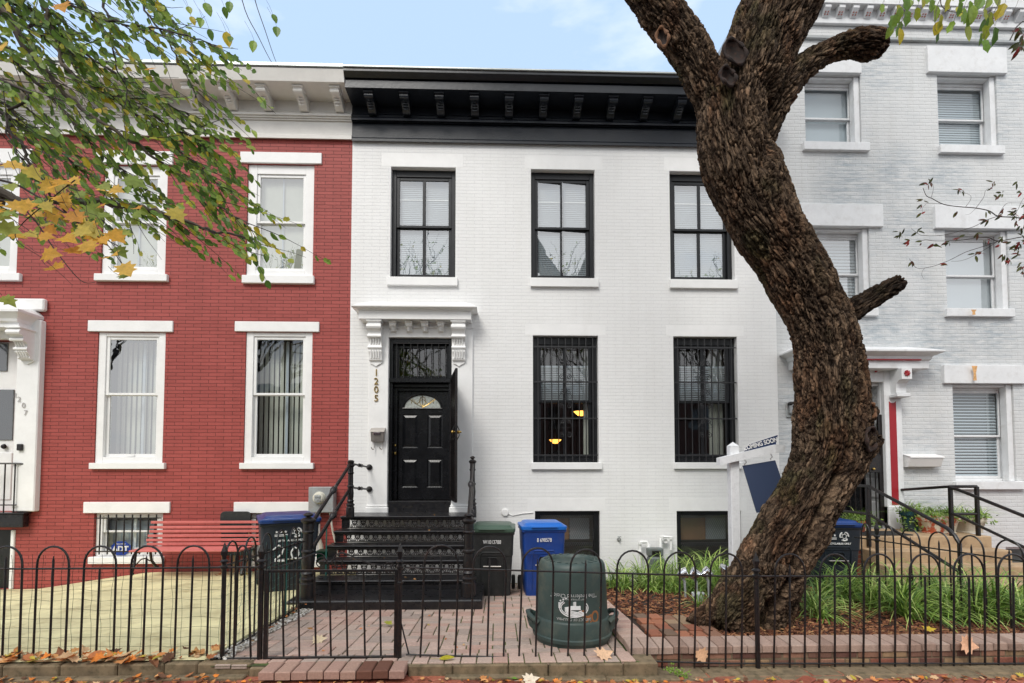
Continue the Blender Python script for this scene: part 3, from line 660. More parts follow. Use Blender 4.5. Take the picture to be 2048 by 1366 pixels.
MB().bbox(XX(-40,820,.1), XX(26,820,.1), .10, .125, P(0,880,.1).z, P(0,779,.1).z, .004).build('door_pane', M['dark_pane'], rd_)
MB().bbox(XX(-40,720,.1), XX(14,720,.1), .10, .125, P(0,742,.1).z, P(0,686,.1).z, .004).build('transom_pane', M['dark_pane'], rd_)
mb = MB()
for pa, pb in ((-45,-12),(-4,22)): mb.bbox(XX(pa,950,.1), XX(pb,950,.1), .105, .125, P(0,1000,.1).z, P(0,905,.1).z, .01)
mb.build('door_panel', RWP, rd_)
mb = MB(); p = P(8, 893, .09); mb.lathe([(.001,-.04),(.03,-.03),(.045,0),(.02,.02)], p, 12, axis='Y'); mb.build('door_knocker', M['iron'], rd_, smooth=True)
text('lettering', '1', .12, M['steel'], P(31,791,-.11), HR, ext=.002); text('lettering', '2', .12, M['steel'], P(38,799,-.11), HR, ext=.002); text('lettering', '0', .12, M['steel'], P(47,811,-.11), HR, ext=.002); text('lettering', '7', .12, M['steel'], P(51,826,-.11), HR, ext=.002)
MB().bbox(XX(35,890,-.12), XX(45,890,-.12), -.14, -.10, P(40,901,-.12).z, P(40,888,-.12).z, .006).build('doorbell', M['iron'], HR)
mb = MB(); mb.bbox(bdoor[0], bdoor[1], .05, .12, bdoor[2], bdoor[3], .005); mb.build('basement_door', M['window_black'], HR)
ring_ = MB(); ring_.bbox(bdoor[1], bdoor[1]+.06, -.03, .05, bdoor[2], bdoor[3], .01); ring_.build('door_trim', RWP, HR)
# landing and railing at that door
T = thing('door_landing', (XX(-60,1040,-.3), -.3, ZG), 'black metal landing with thin railing below the door numbered 1207', 'steps')
mb = MB(); za, zb2 = P(20,1055,-.14).z, P(20,1028,-.14).z
mb.bbox(-11, XX(45,1040,-.14), -.14, -.02, za, zb2, .01); mb.bbox(-11, XX(47,1040,-.16), -.16, -.02, zb2, zb2+.02, .004); mb.build('platform', M['stoop'], T)
mb = MB(); yr = -.13; zr1, zr2 = P(20,927,yr).z, P(20,1010,yr).z; xe = XX(47,950,yr)
mb.tube([(-10.9,yr,zr1),(xe-.12,yr,zr1),(xe,yr+.06,zr1-.01)], .014, 8); mb.tube([(-10.9,yr,zr2),(xe-.1,yr,zr2)], .010, 8)
for px in (29, 9, -12, -33, -54, -75): x = XX(px,970,yr); mb.tube([(x,yr,zr1),(x,yr,zb2+.02)], .010, 6)
mb.build('railing', M['iron'], T, smooth=True)
# ================= worn white house on the right =================
YG = .06
HG = thing('row_house', (XE, 0, ZG), 'taller worn off-white brick row house with grey patches and a red striped door surround', 'house')
WW = M['worn_white']
gw = [(RC(1610,150,1722,288,YG), (1608,1740,288,300), (1585,1722,95,122)), (RC(1876,150,1995,294,YG), (1881,2010,294,306), (1855,2013,93,128)),
      (RC(1618,455,1740,617,YG), (1606,1757,617,631), (1596,1766,408,444)), (RC(1892,460,2018,619,YG), (1894,2030,619,633), (1870,2046,412,448)),
      (RC(1908,768,2030,963,YG), (1912,2052,963,979), (1888,2052,730,764))]
for e in (2150, ): gw += [(RC(2156,156,2280,300,YG), (2152,2290,300,312), (2140,2290,98,133)), (RC(2176,466,2300,624,YG), (2172,2310,624,638), (2150,2320,418,452)), (RC(2200,770,2330,965,YG), (2196,2340,965,981), (2180,2350,732,768))]
gb = RC(2012,1094,2070,1140,YG)
gd = list(RC(1640,765,1769,1058,YG)); XGE = 12.5
ztg = P(1900, -60, 0).z
wall(HG, XE, XGE, ZG, ztg, YG, [tuple(g[0]) for g in gw]+[tuple(gd), tuple(gb)], M['gray_brick'], rd=.5)
sidew = MB(); sidew.add([(XE,0,ZG),(XE,YG,ZG),(XE,YG,top+.6),(XE,0,top+.6)], [(0,1,2,3)]); sidew.build('corner_strip', M['white_brick'], HG)
shell(HG, XE+.003, XGE, ZG, ztg, YG, [gd[2]-.1, P(1900,690,0).z, P(1900,380,0).z], M['interior'])
bl = ['blind']*9
for i, (r, s0, li) in enumerate(gw):
    s = sl(*s0, YG-.06); s[3] = r[2]+.001; l = sl(*li, YG-.05); l[2] = r[3]+.001
    w = window(HG, r, YG, WW, cw=.055, sw=.045, rd=.16, sill=s, lintel=l, smat=WW, glass='glass_hi' if i in (2,3,6) else 'glass', lp=.06, sp=.07, ct=.09, mid=.48)
    # deep wooden jamb on the right side and lining under the lintel
    j = MB(); j.bbox(r[1]-.10, r[1]-.003, YG+.03, YG+.155, r[2]+.004, r[3]-.004, .006); j.bbox(r[0]+.004, r[1]-.101, YG+.05, YG+.155, r[3]-.045, r[3]-.004, .006); j.build('jamb', WW, w)
    if i == 1: slat_blind(w, r[0]+.06, r[1]-.06, r[2]+.03, r[3]-.12, .32, M['blind'], .045)
    elif i == 4: slat_blind(w, r[0]+.06, r[1]-.1, r[2]+.03, r[3]-.08, .30, M['blind'], .055, cov=.30)
    elif i == 2: slat_blind(w, r[0]+.06, r[1]-.06, r[2]+.03, r[3]-.08, .32, M['blind'], .06, cov=.40)
    else: MB().add([(r[0]+.05,.34,r[2]+.03),(r[1]-.05,.34,r[2]+.03),(r[1]-.05,.34,r[3]-.08),(r[0]+.05,.34,r[3]-.08)], [(0,1,2,3)]).build('curtain', M['blind'], w)
mb = MB(); ring(mb, gb[0], gb[1], gb[2], gb[3], .06, .06, .05, .05, YG+.08, YG+.16); mb.build('window', WW, HG)
# rust stains are marks on the metal
M['rust'] = paint('rust stain', sr(214,164,108), .7, .35, 30)
for (a, b, c, e, yo) in ((1938,733,1949,762,-.119), (1934,622,1945,632,-.138)):
    x0, x1, z0, z1 = RC(a, b, c, e, YG-.06); MB().prism([(x0+.02, YG+yo+.0, z0), (x1-.02, YG+yo, z0), (x1-.03, YG+yo, (z0+z1)/2), (x1, YG+yo, z1), (x0, YG+yo, z1), (x0+.03, YG+yo, (z0+z1)/2)], (0, .004, 0)).build('rust_stain', M['rust'], HG)
g_ = lambda py, o, px=1880: P(px, py, YG-o).z
MB().bbox(XE+.0, XGE, YG-.05, YG-.001, g_(84,.03), g_(77,.03), .01).build('ledge', M['meter_gray'], HG)
MB().bbox(XE+.0, XGE, YG-.06, YG-.001, g_(53,.05), g_(42,.05), .01).build('rope_moulding', WW, HG)
zc5 = g_(24,.06)
pr5 = [(-.0, g_(42,.05)), (.05, g_(42,.05)), (.05, zc5), (.19, zc5), (.19, zc5+.16), (.22, zc5+.20), (.27, zc5+.30), (.27, zc5+.36), (0, zc5+.44)]
cornice(HG, [(o, z) for o, z in pr5], XE, XGE, YG, WW)
M['rust_red'] = plain('faded red paint', sr(150,85,75), .7)
x = XX(1608,35,-.2); n5 = 0
while x < XGE-.2:
    b = MB(); h = .17; b.prism([(x-.055,YG-.05,zc5-.002),(x-.055,YG-.17,zc5-.002),(x-.055,YG-.17,zc5-.06),(x-.055,YG-.07,zc5-h),(x-.055,YG-.05,zc5-h)], (.11,0,0)); br_ = b.build('bracket', WW, HG)
    if x < 9.3:
        r_ = MB()
        for u, v in ((-.03,.45),(.03,.45),(-.03,.68),(.03,.68)):
            c = Vector((x+u*.8, YG-.17+.10*v, zc5-.06-(h-.06)*v)); r_.lathe([(.001,-.008),(.012,-.006),(.013,.006)], c, 8, axis='Y')
        r_.build('rosette_set', M['rust_red'], br_)
    x += .2555; n5 += 1
# door case
pA, pB = XX(1770,900,YG-.06), XX(1812,1040,YG-.06)
ds = MB(); z0, z1 = P(1790,1058,YG-.06).z, P(1790,742,YG-.06).z
for a, b in ((pA+.01, pB-.02), (gd[0]-.35, gd[0]-.02)):
    ds.bbox(a, b, YG-.07, YG+.1, z0, z1, .008); ds.bbox(a-.0, b+.03, YG-.10, YG+.1, z0, P(1790,1012,YG-.06).z, .012)
ds.bbox(gd[0]-.3, pB-.05, YG-.06, YG+.1, gd[3]+.001, z1+.12, .008)
ds.build('door_surround', WW, HG)
M['deep_red'] = paint('dark red paint', sr(150,18,30), .5, .06, 4, bmp=.1)
x0, x1, z0, z1 = RC(1781,800,1795,1010,YG-.075)
st = MB(); st.prism([(x0,YG-.071,z0),(x1,YG-.071,z0),(x1,YG-.071,z1-.02),((x0+x1)/2+.03,YG-.071,z1-.05),((x0+x1)/2-.03,YG-.071,z1-.05),(x0,YG-.071,z1-.02)], (0,-.004,0)); st.build('red_stripe', M['deep_red'], HG)
h = lambda py, o: P(1820, py, YG-o).z
zq = h(738,.25)
cg = canopy(HG, XX(1598,740,YG)-.05, XX(1825,740,YG)-.07, [(.0,zq-.0),(.24,zq-.0),(.26,zq+.012),(.26,h(722,.26)),(.29,h(718,.29)),(.30,h(712,.3)),(.40,h(704,.40)),(.42,h(702,.42)),(.42,h(699,.42)),(.0,h(694,0))], YG, WW, side=-.12)
x0, x1 = XX(1585,718,YG-.29)+0, XX(1845,718,YG-.29)-.03
MB().box(XX(1600,718,YG-.29), x1, YG-.305, YG-.262, h(721,.28), h(718.5,.28)).build('red_line', M['deep_red'], cg)
xb = XX(1797,760,YG-.15)
mb = MB(); zt, zbm = zq-.002, h(797,.05); H_ = zt-zbm
prs = [(0,1),(.26,1),(.26,.62),(.20,.60),(.15,.50),(.13,.34),(.13,.16),(.06,.12),(.06,0),(0,0)]
mb.prism([(xb-.09, YG-.07-a, zbm+b*H_) for a, b in prs], (.18,0,0)); mb.bbox(xb-.12, xb+.12, YG-.26, YG-.07, zbm+.0, zbm+.06, .01); kb = mb.build('console_bracket', WW, cg)
mb = MB(); c = Vector((xb, YG-.34, zbm+.82*H_)); 
for k in range(8):
    a = k*math.pi/4; mb.tube([c, c+Vector((.05*math.cos(a), 0, .05*math.sin(a)))], .013, 6)
mb.build('rosette', M['deep_red'], kb, smooth=True)
mb = MB()
for px in (1712, 1732, 1752, 1690, 1672): mb.lathe([(.001,-.01),(.022,-.006),(.024,.006)], P(px, 742, YG-.08), 12, axis='Y')
mb.build('red_dots', M['deep_red'], cg)
# recess lining, inner door, iron gate
mb = MB(); zt = gd[3]; yb = YG+.5
for k in range(5):
    za = gd[2]+.12+k*.42; mb.bbox(gd[1]-.02, gd[1]-.001, YG+.08, yb-.03, za, za+.34, .008)
mb.bbox(gd[1]-.03, gd[1]-.001, YG+.02, YG+.07, gd[2], zt, .004); mb.bbox(gd[0], gd[1], YG+.05, yb, zt-.05, zt-.003, .006)
mb.build('recess_panels', WW, HG)
mb = MB(); mb.bbox(gd[0], gd[1]-.05, yb-.02, yb+.04, gd[2], gd[2]+2.1, .01); mb.bbox(gd[0], gd[1], yb-.03, yb+.04, gd[2]+2.1, gd[2]+2.2, .01)
for a, b in ((.1,.9),(1.1,1.9)): mb.bbox(gd[0]+.12, gd[1]-.2, yb-.035, yb-.01, gd[2]+a, gd[2]+b, .012)
mb.build('door', M['black_paint'], HG)
mb = MB(); gx0, gx1 = XX(1655,900,YG), XX(1766,900,YG); gz0, gz1 = P(1760,1050,YG).z, P(1760,829,YG).z
ring(mb, gx0, gx1, gz0, gz1, .07, .07, .05, .05, YG+.0, YG+.045)
for k in range(9): x = gx0+.12+k*(gx1-gx0-.2)/8.6; mb.tube([(x,YG+.02,gz0),(x,YG+.02,gz1)], .011, 6)
bx0, bx1, bz0, bz1 = RC(1738,910,1762,945,YG); mb.bbox(bx0, bx1, YG-.01, YG+.05, bz0, bz1, .006); mb.bbox(bx0+.03, bx1, YG, YG+.04, bz1, P(1750,890,YG).z, .004)
gt = mb.build('iron_gate', M['iron'], HG, smooth=True)
mb = MB(); mb.lathe([(.001,-.03),(.02,-.02),(.024,0),(.01,.02)], P(1747,938,YG-.02), 12, axis='Y'); mb.lathe([(.001,-.03),(.02,-.02),(.024,0),(.01,.02)], P(1726,942,YG-.0), 12, axis='Y'); mb.build('handle', M['gold'], gt, smooth=True)
MB().bbox(gd[0], gd[1]+.0, -.01, .5, gd[2]-.08, gd[2]-.001, .01).build('threshold', M['worn_white'], HG)
# ================= front stoop of the white house =================
SX0, SX1 = -2.42, -.42
T = thing('iron_stoop', (-1.4, -1.3, -.1), 'black cast iron front steps with lacework risers leading to the black door', 'steps')
tz = [.885, .693, .522, .363, .165, .03]; ty = [-.70, -1.01, -1.32, -1.63, -1.96, -2.46]
ST = M['stoop']
zt0_ = P(840,1030,-.2).z
tz = [G(820, py, 0) and P(820, py, y).z for py, y in ((1032.4,-.70),(1061.9,-1.01),(1091,-1.32),(1121,-1.63),(1160.8,-1.96),(1201,-2.46))]
ga = P(820, 1222, -2.48).z
for i in range(5):
    y1 = -.01 if i == 0 else ty[i-1]+.03
    mb = MB(); mb.bbox(SX0-.03, SX1+.03, ty[i], y1, tz[i]-.028, tz[i], .010); mb.bbox(SX0-.02, SX1+.02, ty[i]+.015, ty[i]+.04, tz[i]-.05, tz[i]-.028, .006)
    mb.build('tread', ST, T)
def lace(x0, x1, z0, z1, y):
    mb = MB(); n = round((x1-x0)/.135); w = (x1-x0)/n; h = z1-z0; r = .0058
    mb.box(x0, x1, y-.006, y+.006, z0, z0+.012); mb.box(x0, x1, y-.006, y+.006, z1-.012, z1)
    for i in range(n):
        c = x0+(i+.5)*w
        for k in (.30, .46): mb.tube([(c+k*w*math.cos(math.pi*t/8), y, z0+h*1.0*k*1.15*math.sin(math.pi*t/8)+.004) for t in range(9)], r, 5)
        for k in (-.5, .5):
            for m in (.36, ): mb.tube([(c+k*w+(-k*2)*m*w*math.sin(math.pi*t/12), y, z1-.005-h*.62*(1-math.cos(math.pi*t/12))) for t in range(7)], r, 5)
        mb.tube([(c, y, z0+h*.05), (c, y, z1)], r*1.1, 5)
        for s_ in (-1, 1):
            mb.tube([(c, y, z0+h*.35), (c+s_*w*.28, y, z0+h*.62), (c+s_*w*.30, y, z0+h*.78), (c+s_*w*.18, y, z0+h*.80)], r, 5)
            mb.tube([(c+s_*w*.5, y, z0+.01), (c+s_*w*.28, y, z0+h*.2), (c+s_*w*.16, y, z0+h*.12)], r, 5)
            mb.lathe([(.001,-.008),(.014,-.006),(.014,.006),(.001,.008)], (c+s_*w*.17, y, z0+h*.78), 8, axis='Y')
    return mb
for i in range(4):
    lace(SX0+.12, SX1-.02, tz[i+1]+.002, tz[i]-.052, ty[i]+.055).build('riser', M['iron'], T)
mb = MB()     # stepped side strings
for xs0, xs1 in ((SX0-.01, SX0+.11), (SX1-.02, SX1+.02)):
    for i in range(4): mb.bbox(xs0, xs1, ty[i]+.035, ty[i]+.075, tz[i+1]+.001, tz[i]-.03, .004)
mb.build('side_panel', ST, T)
mb = MB(); mb.bbox(SX0-.02, SX1+.02, ty[4]+.03, -1.62, tz[5]-.3, tz[4]-.051, .01); mb.build('base_block', ST, T)
mb = MB(); mb.bbox(-2.52, XX(964,1212,ty[5]), ty[5], -1.55, ga-.25, tz[5], .015); mb.build('bottom_step', ST, T)
def newel(x, y, z0, z1, name, ball=True, s=1.0):
    H = z1-z0
    pr = [(.075,0),(.075,.17),(.062,.185),(.062,.20),(.078,.21),(.078,.225),(.055,.245),(.055,.27),(.066,.285),(.050,.31),(.056,.36),(.060,.42),(.050,.50),(.050,.52),(.062,.53),(.062,.55),(.048,.565),(.046,.75),(.05,.755),(.062,.775),(.050,.79),(.048,.87),(.060,.885),(.072,.90),(.072,.915),(.05,.935)]
    if ball: pr += [(.022,.945),(.022,.95),(.046,.965),(.048,.975),(.036,.99),(.012,1.0),(.001,1.0)]
    else: pr += [(.060,.95),(.060,.985),(.03,1.0),(.001,1.0)]
    mb = MB(); mb.lathe([(r*s, z*H) for r, z in pr], (x, y, z0), 12 if s > 1.05 else 16, a0=math.pi/12); return mb.build('newel_post', M['iron'], T, smooth=True)
nb = {}
for k, (px, zt_, px2, pyt) in enumerate(((615.5, 0, 701, 920), (937.5, 0, 945, 912))):
    yB, yT = -2.28, -.86
    xB, xT = XX(px, 1120, yB), XX(px2, 980, yT)
    zB1 = P(px, (1025 if k == 0 else 1026)+0, yB).z; zT1 = P(px2, pyt, yT).z
    newel(xB, yB, tz[5], zB1, 'n', True, 1.25); newel(xT, yT, tz[0], zT1, 'n', k == 1, .82)
    mb = MB()
    if k == 0: a1, b1_ = P(700,927,yT), P(640,1052,yB+.25); a2, b2_ = P(700,975,yT), P(632,1108,yB+.12)
    else: a1, b1_ = P(946,925,yT), P(938.5,1032,yB); a2, b2_ = P(946,972,yT), P(938.5,1100,yB)
    for a, b in ((a1, b1_), (a2, b2_)):
        a = Vector((xT, yT, a.z)); b = Vector((xB, yB, b.z-.05)) if False else Vector((xB, yB, b.z))
        mb.tube([a, b], .024, 10)
        d_ = (b-a); c = a.lerp(b, .46); u = d_.normalized()
        mb.tube([c-u*.09, c-u*.06, c-u*.05, c-u*.03, c, c+u*.03, c+u*.05, c+u*.06, c+u*.09], [.024,.034,.028,.042,.046,.042,.028,.034,.024], 12)
        mb.tube([a, a+Vector((0,0,.0))+u*.03], [.04,.034], 10)
    mb.build('handrail', M['iron'], T, smooth=True)
    if k == 0:
        mb = MB()
        for a, (qx, qy) in ((a1, (738,934.5)), (a2, (738,978.5))):
            a = Vector((xT, yT, a.z)); e = P(qx, qy, -.075); c = a.lerp(e, .5); u = (e-a).normalized()
            mb.tube([a, e], .016, 8); mb.tube([c-u*.08, c-u*.05, c, c+u*.05, c+u*.08], [.018,.032,.024,.032,.018], 10)
            mb.lathe([(.05,0),(.05,-.02),(.035,-.04),(.001,-.05)], (e.x, -.046, e.z), 16, axis='Y')
        mb.build('wall_bracket', M['iron'], T, smooth=True)
# ================= mailboxes, meter, small wall things =================
x0, x1, z0, z1 = RC(740,856,768,883,-.15)
T = thing('mailbox', ((x0+x1)/2, -.05, z0), 'small brushed steel mailbox with two newspaper hooks below the number 1205', 'mailbox')
mb = MB(); mb.hexa([(x0+.01,-.13,z0),(x1-.01,-.13,z0),(x1-.01,-.048,z0),(x0+.01,-.048,z0),(x0+.005,-.15,z1-.05),(x1-.005,-.15,z1-.05),(x1-.005,-.048,z1),(x0+.005,-.048,z1)]); mb.build('box', M['steel'], T, bevel=.006)
mb = MB(); mb.hexa([(x0-.005,-.162,z1-.06),(x1+.005,-.162,z1-.06),(x1+.005,-.047,z1+.002),(x0-.005,-.047,z1+.002),(x0-.005,-.16,z1-.05),(x1+.005,-.16,z1-.05),(x1+.005,-.047,z1+.012),(x0-.005,-.047,z1+.012)]); mb.build('lid', M['steel'], T)
MB().bbox((x0+x1)/2-.06,(x0+x1)/2+.06,-.166,-.15,z1-.115,z1-.075,.004).build('name_plate', M['chrome'], T)
mb = MB()
for x in (x0+.055, x1-.04): mb.tube([(x,-.08,z0+.01),(x,-.085,z0-.10),(x-.01,-.10,z0-.135),(x-.025,-.13,z0-.12),(x-.035,-.145,z0-.095)], .008, 6)
mb.build('hook', M['steel'], T, smooth=True)
x0, x1, z0, z1 = RC(617,974,667,1025,-.16)
T = thing('electric_meter', ((x0+x1)/2, 0, z0), 'grey metal electric meter box on the red brick wall beside the black stoop', 'meter')
MB().bbox(x0, x1, -.17, -.003, z0, z1, .008).build('box', M['meter_gray'], T)
c = P(637.5, 996, -.2); mb = MB(); mb.lathe([(.105,.04),(.105,-.0),(.095,-.015),(.09,-.06),(.07,-.08),(.001,-.085)], (c.x, -.17, c.z), 28, axis='Y'); M['meter_face'] = paint('ivory plastic', (.62,.60,.50), .3, .1, 8); dl = mb.build('dial', M['meter_face'], T, smooth=True)
mb = MB(); mb.lathe([(.055,.01),(.055,-.0),(.001,-.01)], (c.x, -.256, c.z-.02), 20, axis='Y'); mb.bbox(c.x-.045, c.x+.045, -.275, -.25, c.z+.01, c.z+.05, .004); mb.build('reading_window', M['meter_gray'], dl)
M['pipe'] = paint('painted pipe', (.62,.58,.50), .55, .15, 10, dirt=(.25,.14,.08), dirta=.5)
mb = MB(); mb.tube([P(660,1025,-.1), P(665,1060,-.08), P(672,1090,-.05), P(678,1130,-.04)], .018, 8); mb.tube([P(625,1022,-.1), P(632,1060,-.12), P(642,1090,-.1), P(646,1140,-.04)], .035, 8); mb.build('conduit', M['pipe'], T, smooth=True)
# green hose reel behind the railing
M['green_plastic'] = paint('green plastic', sr(20,90,60), .45, .15, 10)
x0, x1, z0, z1 = RC(640,1103,664,1122,-1.0)
T = thing('hose_reel', ((x0+x1)/2, -1.0, z0), 'bright green plastic hose box behind the left handrail of the stoop', 'hose box')
MB().bbox(x0, x1+.05, -1.15, -.95, z0, z1, .01).build('box', M['green_plastic'], T); MB().bbox(x0-.02, x1+.07, -1.17, -.93, z1+.001, z1+.03, .008).build('lid', M['green_plastic'], T)
# vent disc with cable
c = P(1010, 1025, -.01)
T = thing('junction_disc', (c.x, 0, c.z), 'round white cover on the white wall with a thin cable running right', 'cable cover')
mb = MB(); mb.lathe([(.062,.02),(.062,-.015),(.055,-.03),(.001,-.032)], (c.x, -.002, c.z), 24, axis='Y'); mb.build('cover', WP, T, smooth=True)
mb = MB(); mb.tube([c+Vector((.05,-.0,-.02)), P(1025,1031,-.012), P(1045,1027,-.012), P(1066,1025,-.012)], .007, 6); mb.build('cable', WP, T, smooth=True)
# hose tap on wall
c = P(1238, 1077, -.02)
T = thing('wall_tap', (c.x, 0, c.z), 'small grey tap stub on the white wall right of the basement window', 'tap')
mb = MB(); mb.lathe([(.035,0),(.035,-.01),(.012,-.012),(.012,-.06),(.001,-.06)], (c.x,-.001,c.z-.02), 12, axis='Y'); mb.tube([(c.x,-.05,c.z-.03),(c.x,-.05,c.z+.03)], .012, 8); mb.build('spout', M['meter_gray'], T, smooth=True)
mb = MB(); mb.tube([(c.x-.03,-.05,c.z+.035),(c.x+.03,-.05,c.z+.035)], .008, 6); mb.build('handle', M['meter_gray'], T, smooth=True)
# gas meter
T = thing('gas_meter', (XX(1308,1100,-.2), -.2, P(1308,1140,-.2).z), 'small grey gas meter with white painted pipes behind the grass by the white wall', 'gas meter')
def pp(px, py, y): return P(px, py, y)
mb = MB(); r_ = .026
mb.tube([pp(1280,1150,-.12), pp(1280,1086,-.12)], r_, 10); mb.tube([pp(1280,1084,-.12), pp(1294,1084,-.12), pp(1297,1090,-.14), pp(1297,1096,-.16)], r_, 10)
mb.tube([pp(1321,1096,-.16), pp(1321,1078,-.14), pp(1324,1074,-.12), pp(1342,1074,-.12), pp(1342,1100,-.12)], r_, 10)
for px, py in ((1280,1086),(1280,1104),(1297,1092),(1321,1092),(1323,1075),(1342,1076)):
    c = pp(px, py, -.13); mb.tube([c-Vector((0,0,.022)), c+Vector((0,0,.022))], .036, 10)
c = pp(1331,1082,-.1); mb.lathe([(.035,.05),(.035,-.03),(.028,-.03),(.028,-.0),(.001,0)], (c.x,-.08,c.z), 14, axis='Y')
mb.build('pipe', WP, T, smooth=True)
x0, x1, z0, z1 = RC(1294,1095,1325,1112,-.2)
M['gas_gray'] = paint('dull gas meter grey', (.13,.15,.145), .5, .2, 8, dirt=(.2,.1,.05), dirta=.3)
MB().bbox(x0, x1, -.26, -.14, z0, z1, .02).build('meter_head', M['gas_gray'], T); MB().bbox(x0+.02, x1-.0, -.32, -.10, z0-.22, z0-.001, .03).build('meter_body', M['gas_gray'], T)
MB().bbox(x0+.06, x1-.06, -.29, -.275, z0+.03, z1-.04, .004).build('dial', M['iron'], T)
# right house mailbox and wall lamp
x0, x1, z0, z1 = RC(1820,909,1886,934,-.1)
T = thing('mailbox', ((x0+x1)/2, YG, z0), 'white wall mailbox beside the red striped doorway', 'mailbox')
M['white_metal'] = paint('white enamel', (.78,.77,.76), .3, .04, 4, bmp=0)
mb = MB(); mb.prism([(x0,YG-.001,z1),(x0,YG-.17,z1-.045),(x0,YG-.175,z1-.07),(x0,YG-.12,z0+.01),(x0,YG-.10,z0),(x0,YG-.001,z0)], (x1-x0,0,0)); mb.build('box', M['white_metal'], T)
mb = MB(); mb.prism([(x0-.008,YG-.001,z1+.012),(x0-.008,YG-.185,z1-.035),(x0-.008,YG-.19,z1-.055),(x0-.008,YG-.183,z1-.055),(x0-.008,YG-.178,z1-.042),(x0-.008,YG-.001,z1+.003)], (x1-x0+.016,0,0)); mb.build('lid', M['white_metal'], T)
x0, x1, z0, z1 = RC(1579,803,1600,834,-.06)
T = thing('wall_lamp', ((x0+x1)/2, YG, z0), 'unlit grey blue wall lamp half hidden behind the tree trunk', 'wall lamp')
MB().bbox(x0, x1, YG-.03, YG-.001, z0, z1, .02).build('back_plate', M['meter_gray'], T); MB().bbox(x0+.03, x1-.01, YG-.11, YG-.03, z0+.05, z1-.02, .03).build('lamp_glass', M['blind_gray'], T); MB().bbox(x0+.01, x1, YG-.12, YG-.031, z1-.06, z1-.001, .02).build('lamp_cap', M['iron'], T)
# ================= concrete steps on the right =================
M['brown_stone'] = paint('brown sandstone concrete', sr(176,150,118), .8, .15, 5, bmp=.5, bscale=70, dirt=sr(110,80,60), dirta=.5)
T = thing('concrete_steps', (6.5, -.9, -.15), 'tan stone steps and landing in front of the red striped doorway', 'steps')
XS0, XS1 = 5.38, 7.62
lz = P(1860,1073,-1.0).z
MB().bbox(XS0, XS1, -1.0, YG-.065, lz-.20, lz, .012).build('landing', M['brown_stone'], T)
M['old_brick'] = brickmat('old red brick', sr(128,70,56), sr(105,60,50), sr(120,110,98), bw=.21, rh=.07, ms=.008, bstr=.8)
MB().bbox(XS0+.03, XS1-.03, -.97, YG-.065, -.35, lz-.2, .01).build('brick_base', M['old_brick'], T)
yy = -1.0
for k, (py, y) in enumerate(((1102,-1.30),(1134,-1.60),(1169,-1.90))):
    z = P(1860, py, y).z
    MB().bbox(XS0+.17, XS1+(.0 if k < 1 else .9), y, (-1.001, -1.301, -1.601)[k], z-.19, z, .012).build('step', M['brown_stone'], T)
    MB().bbox(XS0+.19, XS1-.02+(.0 if k < 1 else .9), y+.02, (-1.001, -1.301, -1.601)[k], -.4, z-.19, .01).build('step_base', M['brown_stone'], T)
def pt(X, Y, py): # point at X, Y whose height matches pixel row py
    px = CX+0; v = Vector((X, Y, 0))-CAM
    # solve z by projecting: iterate
    z = 1.0
    for _ in range(8):
        d = Vector((X, Y, z))-CAM; cy = CY-FP*d.dot(UP)/d.dot(FW); d2 = Vector((X, Y, z+.01))-CAM; cy2 = CY-FP*d2.dot(UP)/d2.dot(FW)
        z += (py-cy)/(cy2-cy)*.01
    return Vector((X, Y, z))
T = thing('handrail', (5.66, -1.0, lz), 'black pipe handrail on the left of the tan stone steps', 'handrail', 'black pipe handrails at the tan stone steps')
A0, A1, A2 = pt(5.66,-.15,968), pt(5.66,-1.02,972), pt(5.66,-2.45,1066)
B1, B2 = pt(5.66,-1.02,1028), pt(5.66,-2.5,1142)
mb = MB(); mb.tube([A0, A1+Vector((0,.05,0)), A1+Vector((0,-.06,-.015)), A2+Vector((0,.08,.05)), A2+Vector((0,-.02,-.03)), Vector((5.66,-2.53,A2.z-.12)), Vector((5.66,-2.53,-.15))], .024, 10); mb.build('top_rail', M['iron'], T, smooth=True)
mb = MB(); mb.tube([Vector((5.66,-.15,B1.z)), B1+Vector((0,.05,0)), B1+Vector((0,-.06,-.015)), B2], .022, 10); mb.build('lower_rail', M['iron'], T, smooth=True)
mb = MB(); mb.bbox(5.635,5.685,-1.05,-1.0,lz-.15,A1.z,.006); mb.build('post', M['iron'], T); mb = MB(); mb.bbox(5.64,5.68,-.2,-.16,lz,A0.z,.006); mb.build('post', M['iron'], T)
T = thing('handrail', (7.0, -1.0, lz), 'black pipe handrail on the right of the tan stone steps reaching the wall', 'handrail', 'black pipe handrails at the tan stone steps')
W0, W1, W2 = pt(7.03,YG-.02,980), pt(7.03,-.95,973), pt(7.45,-.95,973)
S1, S2 = pt(7.03,-.95,976), pt(7.06,-2.3,1052)
mb = MB(); mb.tube([W0, W1, W2], .024, 10); mb.tube([S1, S1+Vector((0,-.1,-.01)), S2], .024, 10); mb.lathe([(.04,0),(.04,-.01),(.02,-.03),(.001,-.03)], W0, 12, axis='Y'); mb.build('top_rail', M['iron'], T, smooth=True)
l1 = pt(7.03,-.95,1028); mb = MB(); mb.tube([l1, Vector((7.45,-.95,l1.z))], .022, 8); mb.tube([l1, l1+Vector((0,-.1,-.01)), Vector((7.06,-2.3,S2.z-.43))], .022, 8); mb.build('lower_rail', M['iron'], T, smooth=True)
for x in (7.03, 7.45): mb = MB(); mb.bbox(x-.025,x+.025,-.975,-.925,lz-.0,W1.z,.006); mb.build('post', M['iron'], T)
mb = MB(); mb.bbox(7.035,7.085,-2.32,-2.27,-.2,S2.z,.006); mb.build('post', M['iron'], T)
